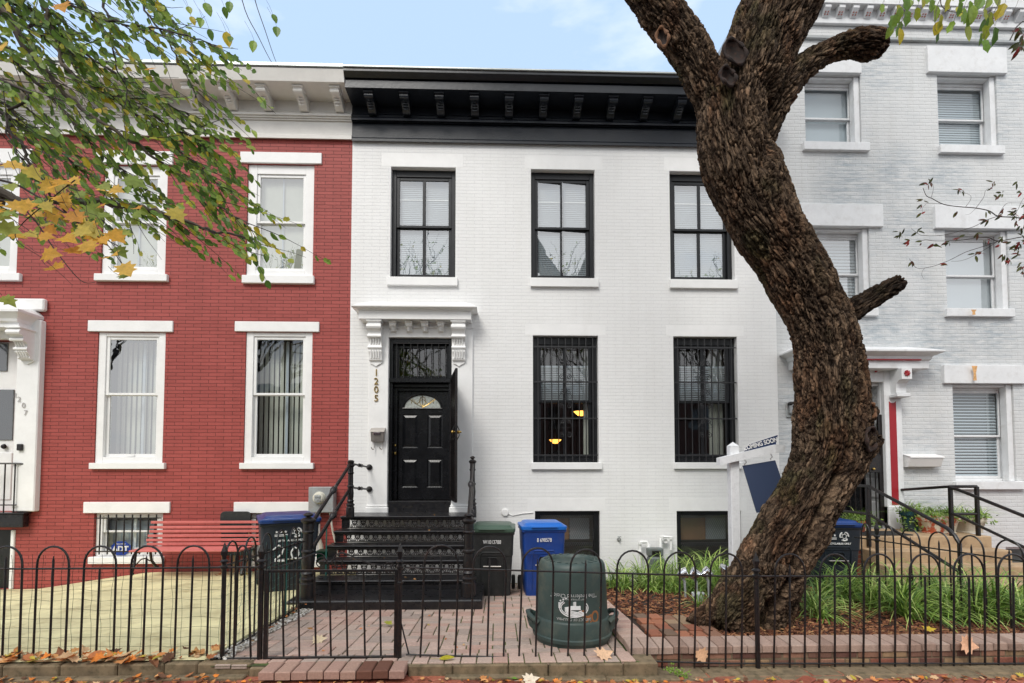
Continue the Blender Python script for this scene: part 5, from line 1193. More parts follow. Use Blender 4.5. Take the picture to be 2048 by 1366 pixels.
# ================= wheeled bins =================
def bin_(name, loc, rz, mats, label, w=.60, d=.66, h=1.04, writing=None, group='wheeled bins in the front yards'):
    body, lid = mats
    T = thing(name, (0,0,0), label, 'bin', group); H = h*.90
    mb = MB(); wb2, db2 = w*.80, d*.76
    lo = [(-wb2/2,-db2/2,.02),(wb2/2,-db2/2,.02),(wb2/2,db2/2,.02),(-wb2/2,db2/2,.02)]
    hi = [(-w/2+.01,-d/2+.01,H),(w/2-.01,-d/2+.01,H),(w/2-.01,d/2-.01,H),(-w/2+.01,d/2-.01,H)]
    nc = 4
    def rr(x, y, c):
        out = []
        for (sx_, sy_, a0) in ((-1,-1,math.pi),(1,-1,1.5*math.pi),(1,1,0),(-1,1,.5*math.pi)):
            for k in range(nc+1):
                a = a0+k/nc*math.pi/2; out.append((sx_*(x-c)+c*math.cos(a), sy_*(y-c)+c*math.sin(a)))
        return out
    lv = [(.0,.80,.76),(.03,.81,.77),(.45,.88,.86),(.62,.91,.90),(.63,.935,.925),(.95,.97,.97),(1.0,.98,.98)]; nn_ = 4*(nc+1)
    for z, fx_, fy_ in lv:
        for x, y in rr(w*fx_/2, d*fy_/2, .05): mb.v.append((x, y, z*H))
    for i in range(len(lv)-1):
        for k in range(nn_): mb.f.append([i*nn_+k, i*nn_+(k+1) % nn_, (i+1)*nn_+(k+1) % nn_, (i+1)*nn_+k]); mb.c.append(None)
    mb.f.append(list(range(nn_))[::-1]); mb.c.append(None)
    B_ = mb.build('body', body, T, smooth=True)
    fy = lambda z: -d/2*(.77+.16*min(1,z/(.62*H)))
    # raised panel round the recessed grab bar
    mb = MB(); mb.tube([(-w*.27,fy(.1)-.003,.12),(-w*.27,-d*.455,.62*H),(-w*.22,-d*.468,.68*H),(w*.22,-d*.468,.68*H),(w*.27,-d*.455,.62*H),(w*.27,fy(.1)-.003,.12)], .010, 6)
    mb.tube([(-w*.13,-d*.44,.42*H),(-w*.13,-d*.455,.56*H),(-w*.09,-d*.46,.60*H),(w*.09,-d*.46,.60*H),(w*.13,-d*.455,.56*H),(w*.13,-d*.44,.42*H)], .008, 6)
    mb.bbox(-w/2-.004,w/2+.004,-d/2-.002,d/2,H-.055,H-.01,.012); mb.build('rim', body, T, smooth=True)
    MB().bbox(-w*.12,w*.12,-d*.452,-d*.44,.42*H,.585*H,.01).build('grab_pocket', M['window_black'], T)
    MB().tube([(-w*.20,-d*.465,.47*H),(w*.20,-d*.465,.47*H)], .011, 8).build('grab_bar', M['steel'], T, smooth=True)
    mb = MB(); n2 = 0
    for z, fx_, fy_ in ((H-.015,1.03,1.03),(H+.015,1.05,1.05),(H+.035,1.04,1.04),(H+.045,.90,.90),(H+.07,.84,.84),(H+.078,.78,.78)):
        for x, y in rr(w*fx_/2, d*fy_/2, .05): mb.v.append((x, y-.01, z))
        n2 += 1
    for i in range(n2-1):
        for k in range(nn_): mb.f.append([i*nn_+k, i*nn_+(k+1) % nn_, (i+1)*nn_+(k+1) % nn_, (i+1)*nn_+k]); mb.c.append(None)
    mb.f.append(list(range((n2-1)*nn_, n2*nn_))); mb.c.append(None); mb.f.append(list(range(nn_))[::-1]); mb.c.append(None)
    mb.bbox(-w*.30,w*.30,-d*.58,-d*.45,H+.015,H+.04,.01)
    Ld = mb.build('lid', lid, T, smooth=True)
    mb = MB(); mb.tube([(-w*.4,d*.52,H+.01),(-w*.4,d*.62,H+.02),(w*.4,d*.62,H+.02),(w*.4,d*.52,H+.01)], .014, 8); mb.build('push_handle', body, T, smooth=True)
    for s in (-1,1):
        mb = MB(); mb.lathe([(.001,-.022),(.06,-.022),(.09,-.028),(.105,-.02),(.105,.02),(.09,.028),(.06,.022),(.001,.022)], (s*(w*.44+.02), d*.36, .105), 20, axis='X'); mb.build('wheel', M['mat_rubber'], T, smooth=True)
    if writing: writing(T, w, d, H)
    T.location = loc; T.rotation_euler = (0,0,rz); return T
M['bin_black'] = paint('black bin plastic', (.014,.016,.016), .55, .3, 6, bmp=.2, bscale=120, dirt=(.12,.11,.10), dirta=.22)
M['bin_navy'] = paint('dark navy bin plastic', (.010,.017,.028), .5, .2, 5, bmp=.15, bscale=120, dirt=(.1,.1,.1), dirta=.12)
M['bin_blue'] = paint('blue bin plastic', sr(14,56,128), .45, .15, 5, bmp=.12, bscale=120, dirt=(.10,.10,.10), dirta=.25)
M['lid_blue'] = paint('blue lid plastic', sr(24,98,184), .35, .1, 5, bmp=.1, bscale=120)
M['lid_navy'] = paint('deep blue lid plastic', sr(24,58,118), .35, .12, 5, bmp=.1, bscale=120)
M['lid_green'] = paint('green lid plastic', sr(62,84,70), .4, .1, 5, bmp=.1, bscale=120)
M['stencil'] = paint('white stencil paint', (.75,.75,.74), .7, .06, 60)
def wr_num(s, sz=.075):
    return lambda T, w, d, H: text('serial_number', s, sz, M['stencil'], (0, -d*.497, H*.835), T, ext=.0015, sx=.74, bold=.0)
def star(mb, cx, cz, r, y, th=.003):
    mb.prism([(cx+(r if k%2 == 0 else r*.42)*math.sin(k*math.pi/5), y, cz+(r if k%2 == 0 else r*.42)*math.cos(k*math.pi/5)) for k in range(10)], (0,-th,0))
def recyc(mb, cx, cz, r, y, n=3):
    for k in range(n):
        a0 = k*2*math.pi/n+.3
        for q_ in range(5):
            a = a0+q_*.26; b = a+.27; mb.tube([(cx+r*math.sin(a), y, cz+r*math.cos(a)), (cx+r*math.sin(b), y, cz+r*math.cos(b))], r*.17, 5)
    for k in range(6):
        a, b = k*math.pi/3+.2, (k+1)*math.pi/3+.2
        mb.tube([(cx+r*.55*math.sin(a), y, cz+r*.55*math.cos(a)), (cx+r*.55*math.sin(b), y, cz+r*.55*math.cos(b))], r*.07, 5)
        mb.tube([(cx+r*.55*math.sin(a), y, cz+r*.55*math.cos(a)), (cx+r*.95*math.sin(a), y, cz+r*.95*math.cos(a))], r*.07, 5)
def wr_rec(T, w, d, H):
    y = -d*.492; mb = MB()
    for k in (-1,0,1): star(mb, -.115+k*.055, H*.86, .020, y)
    mb.box(-.195,-.035,y-.003,y,H*.815,H*.825); mb.box(-.195,-.035,y-.003,y,H*.798,H*.806)
    recyc(mb, .075, H*.845, .062, y); mb.build('emblem', M['stencil'], T)
    text('lettering', 'RECYCLABLES ONLY', .036, M['stencil'], (0, y-.004, H*.735), T, ext=.001, sx=1.0, bold=.0012)
def wr_rec_left(T, w, d, H):
    wr_rec(T, w, d, H); mb = MB(); y = -d*.475
    for pts, lean in (([(-.21,.60),(-.14,.66),(-.08,.61),(-.10,.54),(-.18,.47),(-.19,.45),(-.07,.44)],0), ([(.05,.62),(.01,.55),(.03,.48),(.08,.46),(.11,.52),(.09,.60),(.05,.62)],0), ([(.16,.63),(.25,.63),(.23,.55),(.21,.45)],0)):
        mb.tube([(x, y+.012*(1-z/.6), z*H*1.02) for x, z in pts], .012, 6)
    o = mb.build('painted_number', M['stencil'], T)
yb1 = -1.5
bb = G(1078,1197,zy(-1.5)); 
x0, x1 = XX(948,1130,-1.5), XX(1032,1130,-1.5)
# body, front face at Y=-1.55
bin_('wheeled_bin', ((x0+x1)/2-.03, -1.22, zy(-1.3)), R(-2), (M['bin_black'], M['lid_green']), 'black wheeled bin with green lid beside the iron stoop', w=.62, d=.66, h=1.03, writing=wr_num('W1013788'))
x0, x1 = XX(1040,1050,-1.5), XX(1132,1050,-1.5)
bin_('wheeled_bin', ((x0+x1)/2, -1.22, zy(-1.3)), R(3), (M['bin_blue'], M['lid_blue']), 'bright blue wheeled bin in front of the basement window', w=.62, d=.62, h=1.06, writing=wr_num('8 698578'))
bx = XX(560,1110,-1.45)
bin_('wheeled_bin', (bx+.04, -1.30, zslab(bx,-1.3)+.0), R(27), (M['bin_navy'], M['lid_navy']), 'dark recycling bin with blue lid and hand painted number beside the red bench', w=.75, d=.88, h=1.06, writing=wr_rec_left)
bx = XX(1668,1100,-1.15)
bin_('wheeled_bin', (bx, -.95, zbed(bx,-1)-.02), R(-4), (M['bin_navy'], M['lid_navy']), 'dark recycling bin with blue lid half hidden behind the tree trunk', w=.70, d=.72, h=1.07, writing=wr_rec)
# ================= upturned round can =================
cx, cyy = XX(1143,1200,-3.72), -3.74; cz = zy(-3.75)
T = thing('upturned_can', (cx, cyy, cz), 'dark green round rubbish can standing upside down behind the fence', 'rubbish can')
M['can_green'] = paint('weathered dark green plastic', sr(56,72,68), .5, .2, 3, bmp=.25, bscale=90, dirt=sr(120,115,95), dirta=.35)
Hc = P(1143,1117,-3.74).z-cz
pr = [(.30,.0),(.345,.01),(.350,.05),(.372,.055),(.375,.085),(.362,.095),(.362,.10),(.352,.22),(.347,.235),(.338,.24),(.335,.26),(.326,.50),(.318,Hc-.10),(.312,Hc-.045),(.295,Hc-.012),(.27,Hc),(.215,Hc),(.205,Hc-.012),(.20,Hc-.03),(.001,Hc-.032)]
mb = MB(); mb.lathe(pr, (cx,cyy,cz), 48); mb.build('body', M['can_green'], T, smooth=True, angle=50)
mb = MB()
for k in range(20):
    a = k*2*math.pi/20; c, s = math.cos(a), math.sin(a); mb.hexa([(cx+c*.225-s*.012*j, cyy+s*.225+c*.012*j, cz+Hc+h2) for h2 in (0,) for j in (-1,1)]+[(cx+c*.265-s*.012*j, cyy+s*.265+c*.012*j, cz+Hc+0) for j in (1,-1)]+[(cx+c*.225-s*.012*j, cyy+s*.225+c*.012*j, cz+Hc+.006) for j in (-1,1)]+[(cx+c*.265-s*.012*j, cyy+s*.265+c*.012*j, cz+Hc+.006) for j in (1,-1)])
mb.build('base_ring', M['can_green'], T)
for s in (-1,1):
    mb = MB(); zz_ = cz+.13
    mb.tube([(cx+s*.33,cyy-.13,zz_+.06),(cx+s*.385,cyy-.12,zz_+.10),(cx+s*.415,cyy-.06,zz_+.12),(cx+s*.42,cyy+.02,zz_+.12),(cx+s*.395,cyy+.10,zz_+.10),(cx+s*.34,cyy+.13,zz_+.06)], [.030,.024,.022,.022,.024,.030], 8)
    mb.hexa([(cx+s*.34,cyy-.12,cz+.09),(cx+s*.41,cyy-.08,cz+.14),(cx+s*.41,cyy+.06,cz+.14),(cx+s*.34,cyy+.12,cz+.09),(cx+s*.34,cyy-.12,cz+.17),(cx+s*.43,cyy-.08,cz+.20),(cx+s*.43,cyy+.06,cz+.20),(cx+s*.34,cyy+.12,cz+.17)])
    mb.build('handle', M['can_green'], T, smooth=True)
def can_map(u, v): # u metres round the face from the centre, v height
    r = .335+(.318-.335)*(v-.26)/(Hc-.36)+.0025; a = -math.pi/2+u/r; return Vector((cx+r*math.cos(a), cyy+r*math.sin(a), cz+v))
def wrap(o, flip=False, u0=0, v0=0):
    me = o.data
    for v in me.vertices:
        x, y = v.co.x, v.co.y
        if flip: x, y = -x, -y
        w_ = can_map(u0+x, v0+y); v.co = w_-wloc(T)-Vector((0,0,0))
    o.location = (0,0,0); o.rotation_euler = (0,0,0); me.update()
for s, sz, v0 in (('"The Preferred Choice"', .052, .475), ('DEPT OF PUBLIC WORKS', .020, .447), ('DISTRICT OF COLUMBIA', .032, .272)):
    o = text('lettering', s, sz, M['stencil'], (0,0,0), T, ext=.0004, sx=.9); wrap(o, True, -.03, v0)
mb = MB()
def uvtube(pts, r, n=5): mb.tube([can_map(-.03-u_, .37-v_) for u_, v_ in pts], r, n)
uvtube([(.13*math.cos(t*math.pi/12), .078*math.sin(t*math.pi/12)) for t in range(-3, 15)], .005); uvtube([(.115*math.cos(t*math.pi/12), .065*math.sin(t*math.pi/12)) for t in range(-3, 14)], .004)
for k in range(4): uvtube([(-.10+.01*k,.06-.012*k),(-.03,.075-.012*k),(.06,.055-.012*k),(.08,.03-.010*k),(.02,.012-.009*k),(-.06,.01-.008*k),(-.05,-.02)], .0055)
for k in range(5): uvtube([(-.02+.0*k,-.012-.010*k),(.14,.002-.010*k)], .0045)
for k in range(3):
    for t in range(5): uvtube([(.12-.025*k,-.06-.012*k),(.12-.025*k+.009*math.cos(t*1.257),-.06-.012*k+.009*math.sin(t*1.257))], .003)
mb.build('emblem', M['stencil'], T)
M['graffiti'] = paint('faded orange spray', sr(150,98,58), .8, .2, 12, bmp=0)
mb = MB()
for pts, r in (([(.02,.34),(.07,.345),(.055,.30),(.10,.29),(.13,.31),(.09,.25),(.06,.235),(.12,.23),(.135,.255)], .012), ([(.175+.035*math.cos(t*math.pi/6), .285+.045*math.sin(t*math.pi/6)) for t in range(13)], .011), ([(.235,.36),(.25,.34),(.24,.325)], .010)):
    pp_ = [can_map(u_, v_) for u_, v_ in pts]; mb.tube([p-Vector((0,0,0)) for p in pp_], r*.9, 6)
for i, v in enumerate(mb.v):   # press the strokes flat on the wall of the can
    d_ = Vector((v[0]-cx, v[1]-cyy, 0)); rad = d_.length; r0 = .335+(.318-.335)*((v[2]-cz)-.26)/(Hc-.36); d_.normalize(); rr_ = r0+.001+max(0, rad-r0-.002)*.12; mb.v[i] = (cx+d_.x*rr_, cyy+d_.y*rr_, v[2])
mb.build('graffiti', M['graffiti'], T)
# ================= bench and folding chair =================
M['bench_red'] = paint('red bench paint', sr(196,106,100), .5, .10, 6, bmp=.2, dirt=sr(120,50,50), dirta=.3)
T = thing('park_bench', (-5.05, -.5, -.05), 'red slatted bench with black iron feet against the red brick wall', 'bench')
Xa, Xb = XX(300,1050,-.22), XX(516,1050,-.22)
for k, (py, l) in enumerate(((1044.5,303),(1054.5,301),(1062.5,300),(1071.5,297),(1080,294),(1088,295))):
    y = -.20-.045*k*.6; z = P(300, py, y).z; MB().bbox(XX(l,py,y), Xb+.02*k, y-.022, y, z-.021, z+.021, .004).build('back_slat', M['bench_red'], T)
zs_b = P(380,1100,-.70).z
for k in range(4): y = -.72+.115*k; MB().bbox(XX(257+10*k,1100,y), Xb-.03+.0*k, y, y+.095, zs_b-.028, zs_b, .006).build('seat_slat', M['bench_red'], T)
for px in (268, 482):
    x = XX(px+14,1120,-.5); zg = P(px,1149,-.66).z; mb = MB()
    mb.tube([(x,-.68,zg+.01),(x,-.70,zg+.02),(x,-.64,zg+.14),(x,-.62,zs_b-.04)], [.03,.022,.02,.022], 6); mb.tube([(x,-.64,zs_b-.05),(x,-.28,zs_b-.05),(x,-.22,zs_b+.0),(x,-.19,zs_b+.38)], .018, 6)
    mb.tube([(x,-.30,zs_b-.05),(x,-.26,zg+.14),(x,-.16,zg+.03),(x,-.12,zg+.01)], [.02,.02,.024,.03], 6); mb.tube([(x,-.60,zg+.14),(x,-.5,zg+.2),(x,-.4,zg+.2),(x,-.3,zg+.14)], .010, 6)
    mb.build('leg', M['iron'], T, smooth=True)
x0, x1 = XX(440,1035,-.12), XX(501,1035,-.12); zt_ = P(470,1023,-.12).z
T = thing('folding_chair', ((x0+x1)/2, -.12, -.1), 'black folding chair leaning behind the red bench', 'chair')
mb = MB(); r_ = .07; pts = [(x0,-.12,zt_-.30)]+[(x0+r_-r_*math.cos(t*math.pi/10), -.10, zt_-r_+r_*math.sin(t*math.pi/10)) for t in range(6)]+[(x1-r_+r_*math.sin(t*math.pi/10), -.10, zt_-r_+r_*math.cos(t*math.pi/10)) for t in range(6)]+[(x1,-.12,zt_-.30)]
mb.prism([(p[0],-.12,p[2]) for p in pts], (0,.03,0)); mb.build('backrest', M['bin_black'], T, bevel=.006)
M['tan_metal'] = paint('tan metal', sr(150,125,90), .5, .1, 10)
mb = MB(); mb.bbox(x0+.2,x0+.26,-.09,-.07,-.1,zt_-.08,.004); mb.bbox(x1-.06,x1-.03,-.09,-.07,-.1,zt_-.08,.004); mb.bbox(x0+.02,x0+.05,-.09,-.07,-.1,zt_-.08,.004); mb.build('leg', M['tan_metal'], T)
MB().bbox(x0+.03,x1-.03,-.14,-.12,zt_-.72,zt_-.34,.01).build('seat', M['bin_black'], T)
# ================= for-sale sign =================
YS_ = -2.95; q3 = lambda px, py, dy=0: P(px, py, YS_+dy)
T = thing('sign_post', (q3(1466,1130).x, YS_, zbed(2.6,YS_)-.05), 'white wooden sign post with hanging navy blue board and COMING SOON rider', 'sign')
M['post_white'] = paint('white painted post', (.74,.75,.76), .5, .06, 12, bmp=.3, bscale=60, dirt=(.35,.35,.35), dirta=.35)
M['navy'] = paint('navy sign face', sr(56,68,94), .5, .02, 2, bmp=0); M['navy_dark'] = paint('dark navy sign', sr(28,48,86), .45, .03, 2, bmp=0)
a, b = q3(1461,890), q3(1478.5,890); w_ = (b.x-a.x)
zp0, zp1 = zbed(2.6,YS_)-.1, q3(1466,892).z
mb = MB(); xl = a.x; xr_ = b.x; mb.bbox(xl, xr_, YS_, YS_+w_, zp0, zp1, .006); mb.add([(xl,YS_,zp1),(xr_,YS_,zp1),(xr_,YS_+w_,zp1),(xl,YS_+w_,zp1),((xl+xr_)/2,YS_+w_/2,zp1+.05)], [(0,1,4),(1,2,4),(2,3,4),(3,0,4)]); mb.build('post', M['post_white'], T)
def pxslab(pts, y0, y1): return [Vector((q3(x, y, dy).x, YS_+dy, q3(x, y, dy).z)) for (x, y, dy) in pts]
mb = MB(); f = [q3(1440.5,915.5,-.06), q3(1440.5,930,-.06), q3(1552,905,-.06), q3(1551,889,-.06)]; mb.prism(f, (0,.10,0))
g1, g2 = q3(1552,905,-.06), q3(1551,889,-.06); tip = q3(1571.5,890,-.02)
mb.add([g1, g2, g2+Vector((0,.10,0)), g1+Vector((0,.10,0)), q3(1571.5,891,-.03), q3(1569,905,-.03)], [(0,1,4,5),(1,2,4),(0,5,3),(2,3,5,4)])
mb.build('arm', M['post_white'], T)
mb = MB(); f = [q3(1489,903,-.02), q3(1495.5,890,-.02), q3(1555.5,870,-.02), q3(1552,889,-.02)]; mb.prism(f, (0,.006,0)); rd = mb.build('rider', M['navy_dark'], T)
mb = MB(); e1, e2, e3 = q3(1495.5,889,-.019), q3(1555.8,869.2,-.019), q3(1552.5,888,-.019); mb.tube([e1, e2, e3], .004, 4); mb.build('rider_edge', M['post_white'], T)
ang = math.atan2((e2-e1).z, (e2-e1).x)
t_ = text('lettering', 'COMING SOON', .070, M['stencil'], q3(1521,888,-.03), T, ext=.001, sx=.80, bold=.002); t_.rotation_euler = (math.pi/2, -ang*.85, 0)
mb = MB(); f = [q3(1485.5,931.5), q3(1513.5,1025.5), q3(1585,1025), q3(1550.5,920.5)]; mb.prism(f, (0,.012,0)); mb.build('sign_panel', M['navy'], T)
mb = MB(); f = [q3(1517.5,1033,.02), q3(1522,1047,.02), q3(1590,1047,.02), q3(1584,1032,.02)]; mb.prism(f, (0,.006,0)); mb.build('lower_rider', M['navy_dark'], T)
mb = MB(); s_ = q3(1521.5,1039,.018); mb.prism([s_, s_+Vector((.03,0,-.015)), s_+Vector((.01,0,-.03)), s_+Vector((.022,0,-.034)), s_+Vector((.05,0,-.012)), s_+Vector((.012,0,.014))], (0,-.002,0)); mb.build('lettering', M['stencil'], T)
for px, py in ((1490,921),(1542,910)):
    mb = MB(); c = q3(px,py,-.01); mb.tube([c+Vector((0,0,.03)), c, c+Vector((.015,0,-.015)), c+Vector((.01,0,-.03)), c+Vector((-.01,0,-.04)), c+Vector((.0,0,-.055))], .004, 6); mb.build('hook', M['steel'], T, smooth=True)
# ================= garden flood lights =================
for i, (px, py, Y, az) in enumerate(((1366,1147,-1.95,.4),(1389,1148,-2.0,1.1),(1413,1146,-2.0,.9),(1447,1141,-1.9,1.3))):
    c = P(px, py, Y); T = thing('garden_spotlight', (c.x, c.y, zbed(c.x,Y)), ['leftmost silver garden spotlight on the mulch','second silver garden spotlight from the left on the mulch','silver garden spotlight tilted up, third from the left','silver garden spotlight touching the left edge of the tree trunk'][i], 'spotlight', 'silver garden spotlights on the mulch')
    mb = MB(); u_ = Vector((math.cos(az), -.35, math.sin(az)*.8)).normalized(); mb.tube([c-u_*.07, c-u_*.04, c, c+u_*.055, c+u_*.06], [.022,.05,.068,.075,.066], 18); mb.build('lamp_head', M['chrome'], T, smooth=True)
    mb = MB(); mb.tube([c-u_*.04, Vector((c.x+.02,c.y,c.z-.10)), Vector((c.x+.03,c.y,zbed(c.x,Y)-.02))], [.022,.018,.014], 8); mb.build('stake', M['meter_gray'], T, smooth=True)
x, y, z = P(1397,1178,-2.2); T = thing('junction_box', (x, y, zbed(x,y)), 'round grey weatherproof junction box below the silver spotlights', 'junction box')
mb = MB(); mb.lathe([(.055,0),(.060,.05),(.055,.10),(.03,.12),(.001,.12)], (x,y,zbed(x,y)), 18); mb.build('box', M['meter_gray'], T, smooth=True)
mb = MB()
for a in (0.5,2.2,3.6): mb.tube([(x+.05*math.cos(a),y+.05*math.sin(a),zbed(x,y)+.07),(x+.09*math.cos(a),y+.09*math.sin(a),zbed(x,y)+.09)], .022, 10)
mb.build('outlet', M['meter_gray'], T, smooth=True)
# pendant lamps glowing inside the ground floor room
M['lamp_glow'] = plain('amber lamp glass', sr(255,190,90), .4, emit=(1,.42,.07), es=2.6)
for i, (px, py, Y, w_) in enumerate(((1163,826,1.3,.15),(1110.5,882,2.6,.13))):
    c = P(px, py, Y); T = thing('pendant_lamp', (c.x,c.y,c.z), ['lit amber ceiling lamp seen in the upper part of the barred window','lit amber wall lamp low inside the barred window'][i], 'lamp')
    mb = MB(); mb.lathe([(.001,-.06),(w_*.5,-.05),(w_,.02),(w_*1.05,.03),(.02,.035)], c, 20); mb.build('lamp_shade', M['lamp_glow'], T, smooth=True)
    mb = MB(); mb.tube([c+Vector((0,0,.03)), c+Vector((0,0,.4))], .012, 6); mb.build('stem', M['window_black'], T)
# ================= numpy noise =================
def hash3(i, j, k, s):
    h = (i.astype(np.int64)*374761393+j.astype(np.int64)*668265263+k.astype(np.int64)*2147483647+s*1274126177) & 0xffffffff
    h = ((h ^ (h >> 13))*1274126177) & 0xffffffff; h = (h ^ (h >> 16)) & 0xffffffff
    return h/4294967295.0
def vnoise(p, s=0):
    f = np.floor(p); t = p-f; t = t*t*(3-2*t); f = f.astype(np.int64); r = 0
    for a in (0,1):
        for b in (0,1):
            for c in (0,1):
                w = (t[:,0] if a else 1-t[:,0])*(t[:,1] if b else 1-t[:,1])*(t[:,2] if c else 1-t[:,2])
                r = r+w*hash3(f[:,0]+a, f[:,1]+b, f[:,2]+c, s)
    return r
def fbm(p, o=4, s=0): 
    r = 0; a = .5; t = 0
    for i in range(o): r = r+a*vnoise(p*(2.03**i), s+i*17); t += a; a *= .55
    return r/t
def worley(p, s=0):
    f = np.floor(p).astype(np.int64); d1 = np.full(len(p), 9.0); d2 = np.full(len(p), 9.0); cid = np.zeros(len(p))
    for a in (-1,0,1):
        for b in (-1,0,1):
            for c in (-1,0,1):
                i, j, k = f[:,0]+a, f[:,1]+b, f[:,2]+c
                q = np.stack([i+hash3(i,j,k,s), j+hash3(i,j,k,s+1), k+hash3(i,j,k,s+2)], 1)
                d = np.sqrt(((p-q)**2).sum(1)); n = d < d1
                d2 = np.where(n, d1, np.minimum(d2, d)); cid = np.where(n, hash3(i,j,k,s+5), cid); d1 = np.where(n, d, d1)
    return d1, d2, cid
# ================= the big leaning trunk =================
YT = -3.37
def curve(pts, Y=YT, sq=False):
    out = []
    for p in pts:
        y = Y+(p[3] if len(p) > 3 else 0); c = P(p[0], p[1], y); c2 = P(p[0]+p[2], p[1], y); out.append((c, (c2-c).length*.96))
    o2 = []
    for i, (c, r) in enumerate(out):      # the widths were read along the horizontal: take them square to the limb
        t = (out[min(i+1,len(out)-1)][0]-out[max(i-1,0)][0]).normalized(); o2.append((c, r*.90*(.30+.70*max(.45, abs(t.z))) if sq else r-.006))
    out = o2
    # catmull resample
    res = []
    for i in range(len(out)-1):
        p0, p1, p2, p3 = [out[max(0,min(len(out)-1,k))] for k in (i-1,i,i+1,i+2)]
        for t in range(6):
            t /= 6; f = lambda a,b,c,d: .5*((2*b)+(c-a)*t+(2*a-5*b+4*c-d)*t*t+(3*b-a-3*c+d)*t**3)
            res.append((f(p0[0],p1[0],p2[0],p3[0]), f(p0[1],p1[1],p2[1],p3[1])))
    res.append(out[-1]); return res
curves = [
 curve([(1478,1275,96),(1488,1235,86),(1504,1195,77),(1531,1150,77),(1559,1100,77),(1588,1050,78),(1615,1000,74),(1640,950,71),(1656,900,71),(1660,850,72),(1663,800,73),(1660,750,71),(1655,700,65),(1643,650,64),(1619,600,67),(1592,550,71),(1565,500,74),(1533,450,76),(1510,400,78),(1487,350,80),(1472,300,78),(1467,250,77),(1466,200,76)], sq=True),
 curve([(1468,240,70),(1490,180,80),(1508,130,82),(1528,80,84),(1545,40,87),(1566,0,90),(1592,-60,84),(1625,-150,72),(1665,-280,55),(1700,-420,40)], sq=True),
 curve([(1460,270,50),(1436,210,46),(1412,160,43),(1388,115,43),(1362,75,46),(1335,38,48),(1307,0,48),(1275,-50,45),(1225,-140,38),(1150,-270,28),(1080,-380,20)], sq=True),
 curve([(1515,280,34),(1535,225,36),(1560,180,34),(1592,147,28),(1625,120,23),(1660,101,21),(1695,90,23),(1728,88,27),(1752,90,26),(1768,97,16)]),
 curve([(1665,648,30),(1700,622,23),(1735,601,19),(1770,580,19),(1800,563,16)]),
 curve([(1655,985,36),(1680,945,38,-.06),(1706,905,33,-.1),(1728,880,30,-.12),(1745,866,25,-.14)]),
 curve([(1706,895,22,-.12),(1722,850,18,-.12),(1738,815,17,-.12)]),
 curve([(1530,1180,60,.05),(1470,1222,52,-.02),(1425,1248,42,-.08),(1388,1264,28,-.12)]),
 curve([(1500,1180,60,-.10),(1465,1225,50,-.22),(1445,1258,36,-.28)]),
 curve([(1570,1120,46,.0),(1560,1190,34,.0),(1554,1235,28,-.02),(1560,1262,28,-.05)]),
 curve([(1545,1150,60,-.1),(1538,1200,38,-.20),(1530,1240,26,-.25),(1526,1265,24,-.28)]),
]
TT = thing('tree', (P(1495,1250,YT).x, YT, zbed(2.6,YT)), 'massive leaning tree trunk with deeply furrowed brown bark and sawn-off limbs', 'tree')
bm0 = MB()
for k, cv in enumerate(curves): bm0.tube([c for c, r in cv], [r for c, r in cv], 20)
me = bpy.data.meshes.new('trunk'); me.from_pydata([tuple(v) for v in bm0.v], [], bm0.f); me.update(); fix_normals(me)
tmp = bpy.data.objects.new('tmp', me); C.objects.link(tmp)
rm = tmp.modifiers.new('r', 'REMESH'); rm.mode = 'VOXEL'; rm.voxel_size = .0085
sm = tmp.modifiers.new('s', 'SMOOTH'); sm.factor = .8; sm.iterations = 14
dg = bpy.context.evaluated_depsgraph_get(); me2 = bpy.data.meshes.new_from_object(tmp.evaluated_get(dg)); bpy.data.objects.remove(tmp)
nV = len(me2.vertices); co = np.empty(nV*3); me2.vertices.foreach_get('co', co); co = co.reshape(-1,3); no = np.empty(nV*3); me2.vertices.foreach_get('normal', no); no = no.reshape(-1,3)
# nearest centre line point gives the grain direction
CPs = []; CTs = []; CSs = []; off = 0
for k, cv in enumerate(curves):
    s = 0
    for i, (c, r) in enumerate(cv):
        t = (cv[min(i+1,len(cv)-1)][0]-cv[max(i-1,0)][0]).normalized()
        if i: s += (c-cv[i-1][0]).length
        CPs.append((c.x,c.y,c.z,r)); CTs.append(tuple(t)); CSs.append(s+k*.37)
CPs = np.array(CPs); CTs = np.array(CTs); CSs = np.array(CSs)
best = np.full(nV, 1e9); idx = np.zeros(nV, int)
for i in range(len(CPs)):
    d = np.sqrt(((co-CPs[i,:3])**2).sum(1))/CPs[i,3]; n = d < best; best[n] = d[n]; idx[n] = i
Tn = CTs[idx]; rel = co-CPs[idx,:3]; along = (rel*Tn).sum(1); sN = CSs[idx]+along; perp = rel-Tn*along[:,None]
B = np.array([0,1.0,0]); Nn = np.cross(Tn, B); Nn /= np.linalg.norm(Nn,axis=1)[:,None]
pn = (perp*Nn).sum(1); pb = perp[:,1]
wv = np.stack([pn*3, pb*3, sN*2.2], 1); w1 = vnoise(wv,3)-.5; w2 = vnoise(wv,9)-.5; w3 = vnoise(wv*2.7, 21)-.5
def fis(a, b, s, o, k, w):     # long branching fissures: where stretched noise crosses its middle value
    n = fbm(np.stack([(pn+.07*w1+.03*w3)/a, (pb+.07*w2)/a, (sN+.05*w3+.10*w2)/b], 1), o, s); return np.clip(np.abs(n-.5)/w, 0, 1)
f1 = fis(.055, .26, 11, 3, 0, .055); f2 = fis(.030, .13, 47, 3, 0, .07); f3 = fis(.016, .07, 83, 2, 0, .10)
q = np.stack([(pn+.09*w1+.03*w3)/.042, (pb+.09*w2)/.042, (sN+.10*w3)/.17], 1); d1, d2, cid = worley(q, 5); wc = np.clip((d2-d1)/.22, 0, 1)
